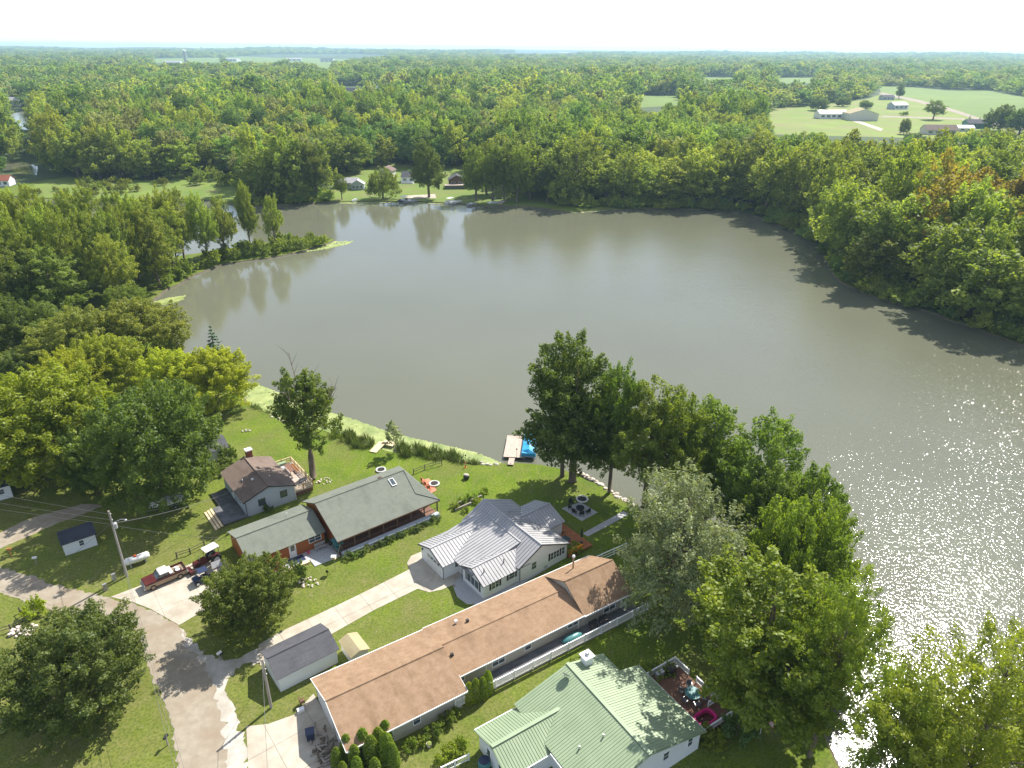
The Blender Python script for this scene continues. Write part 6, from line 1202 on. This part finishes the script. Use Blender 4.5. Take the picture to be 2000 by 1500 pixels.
for px, lb in (((902, 905), 'dark metal heron stake by the reeds, left one'), ((909.5, 901), 'dark metal heron stake by the reeds, right one'), ((851, 906), 'short lamp post at the end of the split-rail fence')):
    e = thing('garden_stake', at(*px), 0, lb, 'ornament'); b = MB(); b.tube([(0, 0, 0), (0, 0, 1.1)], .03, 5); b.build('stem', 'black', e); b = MB(); b.blob((0, 0, 1.2), (.14, .1, .16), 7, .2); b.build('head', 'black', e)
e = thing('timber_planter', at(925, 985), TH, 'stepped timber planter full of greenery behind the white house', 'planter')
for k, (x, y, l) in enumerate(((-1.8, .2, 3.0), (1.0, .8, 2.2), (-.4, 1.4, 3.4))): b = MB(); b.box((x, y, .22), (l, .2, .44)); b.build('timber', 'wood_grey', e); 
for k, (u, v, sz_, nm) in enumerate(((888, 992, .5, 'at its lower left'), (903, 982, .55, 'left of its middle'), (922, 974, .6, 'in its middle'), (945, 964, .5, 'at its far end'), (932, 982, .45, 'on its front step'), (908, 1000, .4, 'at its front corner'))):
    q = random.uniform(1.2, 1.7); tree('bush', at(u, v), sz_, sz_*.9, 'leafy plant of the timber planter behind the white house, %s' % nm, 'plant', 'plants in the timber planter', (q, q, q*.6), name='planter_plant')
# ------------------------------------------------------------------ docks and boats
def dock(name, P, wd, z, mat, label, plank=.16):
    e = thing(name, P[0], 0, label, 'dock')
    for p, q in zip(P, P[1:]):
        d = (q-p); L = d.length; a = math.atan2(d.y, d.x); n = int(L/plank)
        for i in range(n): c = p.lerp(q, (i+.5)/n)-P[0]; b = MB(); b.box((c.x, c.y, z), (plank*.93, wd, .05), a); b.build('plank', mat, e)
        for f in (.08, .92):
            for s in (-1, 1): c = p.lerp(q, f)-P[0]+Vector((-math.sin(a), math.cos(a), 0))*s*(wd/2-.1); b = MB(); b.box((c.x, c.y, (z-1.2)/2), (.1, .1, z+1.2)); b.build('pile', 'wood_grey', e)
    return e
dock('footbridge', [at(728, 884), at(748, 864)], 1.4, .12, 'wood_pale', 'pale board dock leg rising from the lawn to the reeds'); dock('footbridge', [at(748, 864), at(771, 869)], 1.5, .12, 'wood_pale', 'pale board dock leg turning right along the reeds')
dock('swim_dock', [at(1001, 896, -.2), at(1008, 854, -.2)], 3.2, .3, 'deck_wood', 'wide pale grey floating swim dock beside the blue covered boat', .3)
dock('dock_ramp', [at(997, 910), at(1000, 897)], 1.0, .25, 'deck_wood', 'short gangway joining the swim dock to the shore')
e = thing('dock_lamp', at(1009, 896, .3), 0, 'thin dark lamp post at the near corner of the swim dock', 'lamp post'); b = MB(); b.tube([(0, 0, 0), (0, 0, 1.8)], .03, 5); b.build('pole', 'black', e); b = MB(); b.lathe((0, 0, 1.8), [(.08, 0), (.14, .12), (.05, .25)], 8); b.build('lantern', 'black', e)
q0, q1 = at(1032, 897, -.3), at(1038, 853, -.3)
e = thing('pontoon_boat', (q0+q1)/2, math.atan2(q1.y-q0.y, q1.x-q0.x), 'pontoon boat under a bright blue cover moored at the swim dock', 'boat'); L = (q1-q0).length
for y in (-.9, .9): b = MB(); b.lathe((-L/2, y, .0), [(.02, 0), (.32, .4), (.32, L-.4), (.05, L)], 12, 'x'); b.build('pontoon', 'galv', e)
b = MB(); b.box((0, 0, .45), (L, 2.4, .1)); b.build('boat_deck', 'grey_paint', e)
cov = MB(); n_ = 10; vs_ = []
for i in range(n_+1):
    x = -L/2*.98+L*.86*i/n_; k = .12*math.sin(i*1.9)
    vs_ += [(x, -1.25, .5), (x, -1.2, 1.15), (x, 0, 1.5+k+(.0 if 0 < i < n_ else -.4)), (x, 1.2, 1.15), (x, 1.25, .5)]
cov.add(vs_, [(i*5+j, i*5+j+1, i*5+j+6, i*5+j+5) for i in range(n_) for j in range(4)]+[(0, 1, 2, 3, 4), tuple(n_*5+j for j in (4, 3, 2, 1, 0))]); cov.build('cover', 'blue_tarp', e); b = MB(); b.bb((L/2-.75, -1.2, .5), (L/2-.05, 1.2, .95)); b.build('bow_rail', 'navy_paint', e)
# ------------------------------------------------------------------ shrubs and hedges near the houses
def shrub(px, s, sz, label, tint=(1, 1, 1), group=None, nm='shrub', kind='bush'): return tree(kind, at(*px), s, sz, label, 'shrub', group, tint, name=nm)
shrub((578, 1136), 1.0, 1.2, 'dark leafy shrub beside the dry flower bed', (.8, .9, .8)); shrub((446, 905), 1.1, 1.3, 'grey-green shrub between the small cabin and the brick chimney', (1.1, 1.1, 1.3)); shrub((430, 925), 1.0, 1.0, 'grey-green shrub left of the grey house roof', (1.0, 1.05, 1.1)); shrub((68, 1204), .9, 1.1, 'little yellow-green shrub near the rock pile', (1.9, 1.8, .6)); shrub((1438, 1435), 1.2, 1.2, 'rounded blue-green ornamental grass clump beside the deck steps', (.8, 1.0, 1.6)); shrub((1390, 1450), .9, .9, 'leafy shrub below the deck railing corner', (1.2, 1.2, .7)); shrub((1395, 1460), .7, .8, 'small bright shrub near the white stair rail', (1.4, 1.4, .7)); shrub((1275, 1325), .9, .9, 'leafy shrub between the green roof and the deck railing', (1.4, 1.4, .8)); shrub((1295, 1318), .8, .8, 'light shrub beside the far deck railing', (1.5, 1.4, .8))
shrub((525, 1000), .5, .6, 'dark bush against the wall of the grey house', (.7, .8, .7)); shrub((1120, 1080), .9, .8, 'leafy shrub at the end of the paver walk', (1.3, 1.3, .7)); shrub((1000, 1075+60), .3, .3, 'tuft beside the paver walk', (1, 1, 1)) if False else None
for k, (u, v, s, nm) in enumerate(((845, 1438, .62, 'dark shrub under the middle window of the near tan wall'), (872, 1412, .6, 'flowering shrub farther along the near tan wall'), (800, 1464, .5, 'feathery plant beside the hedge clump at the tan wall'), (822, 1452, .42, 'low plant between the windows of the near tan wall'), (893, 1398, .4, 'small shrub near the inner corner of the tan wall'))): shrub((u, v), s, s*1.1, nm, (.9+.1*k, 1.0+.08*k, .7), 'shrubs along the near tan wall')
for k, (u, v) in enumerate(((917, 1372), (930, 1368), (943, 1362), (953, 1352))): tree('arbor0', at(u, v), 1.0, 1.15+.1*(k % 2), 'tall leafy vine plant on the white fence end, %s from left' % ('first', 'second', 'third', 'fourth')[k], 'shrub', 'vine plants at the fence end', (1.5, 1.5, .6), name='vine_shrub')
for k, (u, v, s) in enumerate(((660, 1498, 1.0), (680, 1480, 1.2), (695, 1496, 1.1), (712, 1472, 1.3), (728, 1490, 1.4), (742, 1470, 1.3), (757, 1488, 1.5), (768, 1498, 1.2), (755, 1452, 1.2), (700, 1520, 1.1), (735, 1522, 1.1), (672, 1522, .9))): tree('arbor%d' % (k % 2), at(u, v), s, s*1.05, 'cone-shaped arborvitae in the hedge clump by the long house, %s' % ('leftmost', 'second from left at the back', 'second from left in front', 'middle of the back row', 'tall one in the middle', 'right in the back row', 'tallest at the right', 'rightmost', 'nearest the tan wall', 'low at the bottom edge, centre', 'low at the bottom edge, right', 'low at the bottom edge, left')[k], 'hedge tree', 'arborvitae hedge clump', (1.15, 1.25, .7), name='arborvitae')
pf = House('picket_fence', 'white picket fence piece at the bottom edge left of the green roof', 'fence', 0, 0, TD, OE); 
q0, q1 = at(862, 1512), at(916, 1486); d = q1-q0; pf.e.location = q0; pf.e.rotation_euler = (0, 0, math.atan2(d.y, d.x)); railing(pf, [(0, 0), (d.length, 0)], .05, 1.0, 'white_trim', 1.8, 2, .16, name='rails')
for k, (u, v) in enumerate(((880, 1475), (895, 1468), (868, 1490))): shrub((u, v), .6, .7, 'bright leafy plant beside the white picket fence', (1.5, 1.5, .7), 'plants by the picket fence')
e = thing('garden_pot', at(838, 1458), 0, 'pale garden pot on the grass below the tan wall', 'pot'); b = MB(); b.lathe((0, 0, 0), [(.18, 0), (.26, .35), (.28, .4)], 12); b.build('pot', 'stone_pale', e); b = MB(); b.blob((0, 0, .45), (.24, .24, .15), 4, .3); b.build('plant', 'reed', e)
e = thing('flower_shrub', at(0, 1425), 0, 'purple flowering shrub cut by the left edge', 'shrub'); b = MB(); 
for k in range(40): a = random.random()*6.28; q = .9*math.sqrt(random.random()); b.blob((math.cos(a)*q, math.sin(a)*q, .35+random.random()*.6*(1-q)), (.13, .13, .11), k, .3, 5, 3)
mk('purple', (.35, .06, .22), (.45, .12, .32), 4, .7); b.build('blossom', 'purple', e); b = MB(); b.blob((0, 0, .3), (.95, .9, .42), 3, .15, 10, 5); b.build('foliage', 'reed', e)

# ------------------------------------------------------------------ far shore: cottages, boats, trees
def far_house(name, px, l, w_, ze, zr, rz, wall, rf, label, axis='s', porch=False, wins=3, group='cottages on the far shore', bands=None):
    p = at(*px); h = House(name, label, 'house', 0, 0); h.e.location = p; h.e.rotation_euler = (0, 0, rz); h.off = (0, 0, 0)
    b = MB(); gwall(b, -l/2, l/2, -w_/2, w_/2, ze, zr, axis); h.part(b, 'wall', wall); roof(h, gplanes(-l/2, l/2, -w_/2, w_/2, ze, zr, axis, ov=.5), rf, .15)
    for k in range(wins): window(h, ('t', -w_/2, -1), -l/2+l*(k+.6)/(wins+.2), ze*.52, l/(wins+1)*.7, ze*.42, rows=1)
    if porch:
        b = MB(); b.bb((-l/2+.2, -w_/2-2.2, 0), (l/2-.2, -w_/2, .4)); h.part(b, 'porch_floor', 'white_trim')
        for k in range(4): x = -l/2+.4+(l-.8)*k/3; b = MB(); b.bb((x-.1, -w_/2-2.1, .4), (x+.1, -w_/2-1.9, ze)); h.part(b, 'porch_post', 'white_trim')
    h.e['group'] = group; return h
far_house('lake_cottage', (680, 366), 11, 7, 3.0, 4.8, R(4), 'cream_siding', 'metal_white', 'grey-roofed cottage farthest left on the far shore lawn'); fh = far_house('sun_room', (700, 369), 6, 5, 2.8, 4.6, R(4), 'grey_siding', 'metal_white', 'glazed gable sun room in front of the grey-roofed far cottage', 't', wins=3)
far_house('far_garage', (757, 345), 7.5, 7, 3.6, 5.6, R(-10), 'cream_siding', 'shingle_brown', 'pale tan gabled garage behind the willow on the far shore', 't', wins=0); far_house('far_cabin', (800, 355), 7, 7, 3.2, 5.2, R(-5), 'white_siding', 'shingle_grey', 'white porch cabin half hidden by the tall far-shore tree', 's', True, 2); hh = far_house('brown_cabin', (892, 364), 8, 7, 3.8, 6.0, R(6), 'brown_trim', 'shingle_grey', 'brown cabin above a dark deck wall on the far shore', 't', wins=2); b = MB(); b.bb((-6, -8, 0), (5, -3.6, 1.8)); dk_ = hh.part(b, 'deck_wall', 'deck_dark'); b = MB(); b.bb((-6, -8, 1.81), (5, -3.6, 1.9)); hh.part(b, 'deck_floor', 'deck_wood', dk_)
tree_base('willow', 748, 388, 748, 330, 66, 'drooping willow at the water edge before the far cottages', (1.0, .98, .8), group='trees by the far cottages', name='willow_tree'); tree_base('tall0', 838, 385, 826, 277, 66, 'tall pointed tree alone on the far shore lawn', (.85, .9, .8), group='trees by the far cottages'); tree_base('open0', 668, 390, 666, 340, 34, 'small tree at the waterline left of the willow', (1, 1, .8), group='trees by the far cottages')
for k, (u, v, ut, vt, wp) in enumerate(((930, 392, 930, 285, 60), (962, 394, 960, 282, 56), (985, 393, 990, 288, 60), (1010, 396, 1015, 290, 60), (1070, 394, 1068, 310, 52), (1115, 392, 1118, 300, 56), (1040, 385, 1045, 280, 60), (1090, 380, 1095, 290, 60), (600, 392, 610, 270, 80), (560, 394, 555, 285, 60), (620, 388, 640, 280, 60), (525, 396, 520, 300, 56), (950, 380, 945, 280, 60), (1145, 392, 1150, 300, 50))): tree_base(('tall1', 'tall2', 'open1')[k % 3], u, v, ut, vt, wp, 'tree in the row on the far bank, %s' % (('just right of the brown cabin', 'second right of the brown cabin', 'third right of the brown cabin', 'fourth right of the brown cabin', 'standing apart over shaded lawn', 'sixth right of the brown cabin', 'behind the shaded lawn gap', 'second behind the shaded lawn gap', 'tallest left of the grey-roofed cottage', 'at the left end of the big clump', 'nearest the grey-roofed cottage', 'leftmost at the lake corner', 'behind the dock row', 'last before the dense wood')[k]), (rng.uniform(.8, 1.15),)*2+(.8,), group='trees by the far cottages')
def moored(px, l, rz, mt, label, canopy=None):
    p = at(*px, -.4); e = thing('moored_boat', p, rz, label, 'boat', 'boats on the far shore'); n_ = 7; vs_ = []
    for i in range(n_): f = i/(n_-1); x = -l/2+l*f; hw = l*.19*(1-max(0, (f-.5)/.5)**2)+.05; vs_ += [(x, -hw, .9), (x, -hw*.7, .1), (x, hw*.7, .1), (x, hw, .9)]
    b = MB(); b.add(vs_, [(i*4+j, i*4+j+1, i*4+j+5, i*4+j+4) for i in range(n_-1) for j in range(3)]+[(0, 1, 2, 3)]); b.build('hull', mt, e); b = MB(); b.bb((-l*.4, -l*.15, .5), (l*.2, l*.15, .6)); b.build('boat_floor', 'grey_paint', e); b = MB(); b.bb((-l*.2, -l*.14, .6), (0, l*.14, 1.15)); b.build('seat', 'white_paint', e)
    if canopy:
        b = MB(); b.box((0, 0, 2.2), (l*.6, l*.36, .1)); b.build('canopy', canopy, e)
        for sx in (-1, 1):
            for sy in (-1, 1): b = MB(); b.tube([(sx*l*.26, sy*l*.16, .8), (sx*l*.26, sy*l*.16, 2.2)], .05, 4); b.build('canopy_post', 'galv', e)
moored((695, 393), 5, R(80), 'white_paint', 'small white boat nosed into the far bank below the grey-roofed cottage'); moored((789, 393), 6.5, R(70), 'navy_paint', 'dark canopied boat at the far bank right of the willow', 'white_paint'); moored((803, 395), 7, R(20), 'grey_paint', 'pale pontoon boat beside the dark canopied boat', None); moored((879, 396), 6, R(60), 'white_paint', 'white boat left of a moored pair below the brown cabin', 'white_paint'); moored((891, 397), 6.5, R(40), 'white_paint', 'white boat right of a moored pair below the brown cabin', None); moored((969, 398), 8, R(25), 'white_paint', 'white pontoon boat with canopy under the far bank trees', 'navy_paint'); moored((922, 401), 5, R(30), 'grey_paint', 'low pale boat in the shade between the far docks', None)
dock('far_dock', [at(985, 393, 0), at(975, 401, -.2)], 2.0, .3, 'deck_wood', 'thin pale dock beside the canopied pontoon boat', .8)
# farm on the right, distant farms and houses
FG = 'buildings of the farm on the right'
far_house('white_barn', (1622, 231), 30, 14, 5.0, 8.0, R(3), 'white_siding', 'metal_white', 'long white barn with bright metal roof at the farm', 's', False, 5, FG); far_house('pole_barn', (1678, 234), 28, 22, 6.5, 11, R(-4), 'cream_siding', 'shingle_tan', 'wide cream pole barn with gable facing the lake', 't', False, 0, FG); far_house('blue_farmhouse', (1752, 213), 20, 12, 5, 8, R(15), 'grey_siding', 'metal_white', 'blue farmhouse in the middle of the farm yard', 's', True, 3, FG); far_house('grey_farmhouse', (1731, 195), 18, 10, 4, 6.5, R(5), 'grey_siding', 'shingle_grey', 'grey farmhouse beyond the yard by the dark trees', 's', False, 3, FG); far_house('brown_roof_house', (1832, 262), 26, 12, 4, 7.5, R(-3), 'cream_siding', 'shingle_brown', 'long brown-roofed house just behind the right wood', 's', False, 4, FG); far_house('teal_farmhouse', (1905, 250), 20, 12, 4.5, 7.5, R(-6), 'teal', 'shingle_grey', 'teal farmhouse beside the country lane', 's', False, 3, FG); far_house('white_outbuilding', (1882, 256), 14, 8, 3, 5, R(-3), 'white_siding', 'metal_white', 'low white outbuilding left of the teal farmhouse', 's', False, 2, FG)
DG = 'distant buildings in the woods'
for k, (u, v, l, w_, ze, zr, wall, rf, lb) in enumerate(((680, 184, 26, 10, 5, 9, 'white_siding', 'shingle_grey', 'white house roofline peeping out left of a gap in the mid-distance wood'), (730, 182, 18, 10, 6, 11, 'white_siding', 'metal_white', 'tall white gabled house in the mid-distance wood'), (338, 127, 60, 25, 9, 14, 'white_siding', 'metal_white', 'white barns beside the distant silo'), (575, 119, 70, 30, 9, 14, 'white_siding', 'metal_white', 'white farmstead left in the distant fields'), (640, 121, 60, 30, 9, 15, 'white_siding', 'shingle_grey', 'grey and white farmstead right in the distant fields'), (829, 110, 130, 50, 16, 20, 'white_siding', 'metal_white', 'long bright white warehouse near the horizon'), (455, 120, 60, 30, 10, 14, 'white_siding', 'metal_white', 'small white barn at the left end of the distant fields'), (1100, 108, 120, 40, 22, 28, 'white_siding', 'metal_white', 'white buildings near the horizon right of centre'), (1330, 110, 90, 30, 24, 28, 'white_siding', 'metal_white', 'white roof speck in the woods near the horizon at right'), (28, 206, 22, 12, 6, 9, 'white_siding', 'metal_white', 'white boathouse at the upper left creek'), (6, 362, 9, 7, 3, 5, 'white_siding', 'brick', 'red-roofed boathouse at the left edge of the inlet'))): far_house('distant_house', (u, v), l, w_, ze, zr, R(rng.uniform(-15, 15)), wall, rf, lb, 's', False, 3, DG)
p = at(363, 122); e = thing('silo', p, 0, 'tall grey silo tower with pale dome on the left horizon', 'silo', DG); b = MB(); b.lathe((0, 0, 0), [(7, 0), (7, 42), (6.8, 43)], 14); b.build('tower', 'grey_paint', e); b = MB(); b.lathe((0, 0, 43), [(7, 0), (6, 3.5), (3, 5.5), (.2, 6.5)], 14); b.build('dome', 'white_paint', e)
# lone trees of the farm yard
for k, (kd, u, v, ut, vt, wp, lb, ti) in enumerate((('open0', 1822, 234, 1828, 196, 50, 'broad lone oak with wide crown beside the country lane', (1.2, 1.2, 1)), ('tall0', 1755, 193, 1756, 164, 18, 'dark upright tree next to the grey farmhouse', (.8, .9, 1)), ('round0', 1690, 212, 1694, 196, 26, 'round tree behind the cream pole barn', (1, 1.05, .9)), ('round1', 1598, 216, 1606, 192, 40, 'dark round tree at the left of the white barn', (.8, .9, .9)), ('round2', 1645, 208, 1648, 190, 30, 'round tree between the two barns', (1.1, 1.1, 1)), ('round1', 1765, 262, 1763, 232, 22, 'small tree standing in front of the farm lane', (1, 1, .9)), ('round0', 1950, 256, 1955, 205, 60, 'dark full tree at the right edge beside the teal farmhouse', (.8, .9, .85)), ('round2', 1990, 262, 1995, 210, 55, 'dark full tree cut by the right edge near the lane', (.8, .9, .85)), ('bush', 1765, 226, 1765, 217, 18, 'bush beside the yard lane', (1.2, 1.3, 1)), ('spruce', 1890, 246, 1891, 225, 14, 'dark spruce behind the white outbuilding', (1, 1, 1)), ('spruce', 1912, 240, 1912, 228, 8, 'small dark spruce beside the lane by the teal farmhouse', (1, 1, 1)))): tree_base(kd, u, v, ut, vt, wp, lb, ti, group='trees of the farm yard')
for k, (u, v, q) in enumerate(((395, 352, 1.4), (412, 348, 1.5), (430, 353, 1.1), (385, 360, 1.0), (440, 362, 1.2))): tree('bush', at(u, v), 3.0, 2.6, 'light green bush in the marsh clearing, %s' % ('farthest left', 'second', 'third', 'nearest the water', 'rightmost')[k], 'shrub', 'bushes in the marsh clearing', (q, q, q*.7), name='shrub')
# ------------------------------------------------------------------ haze
def haze():
    m = bpy.data.materials.new('haze'); m.use_nodes = True; n = m.node_tree.nodes; n.clear(); o = n.new('ShaderNodeOutputMaterial'); v = n.new('ShaderNodeVolumePrincipled')
    v.inputs['Color'].default_value = (.52, .76, 1.0, 1); v.inputs['Density'].default_value = .00010; v.inputs['Anisotropy'].default_value = .2
    m.node_tree.links.new(v.outputs[0], o.inputs['Volume']); MT['haze'] = m
    b = MB(); b.bb((-15500, -1000, -4), (15500, 15500, 92)); tag(b.build('haze', 'haze'), kind='stuff')
haze()
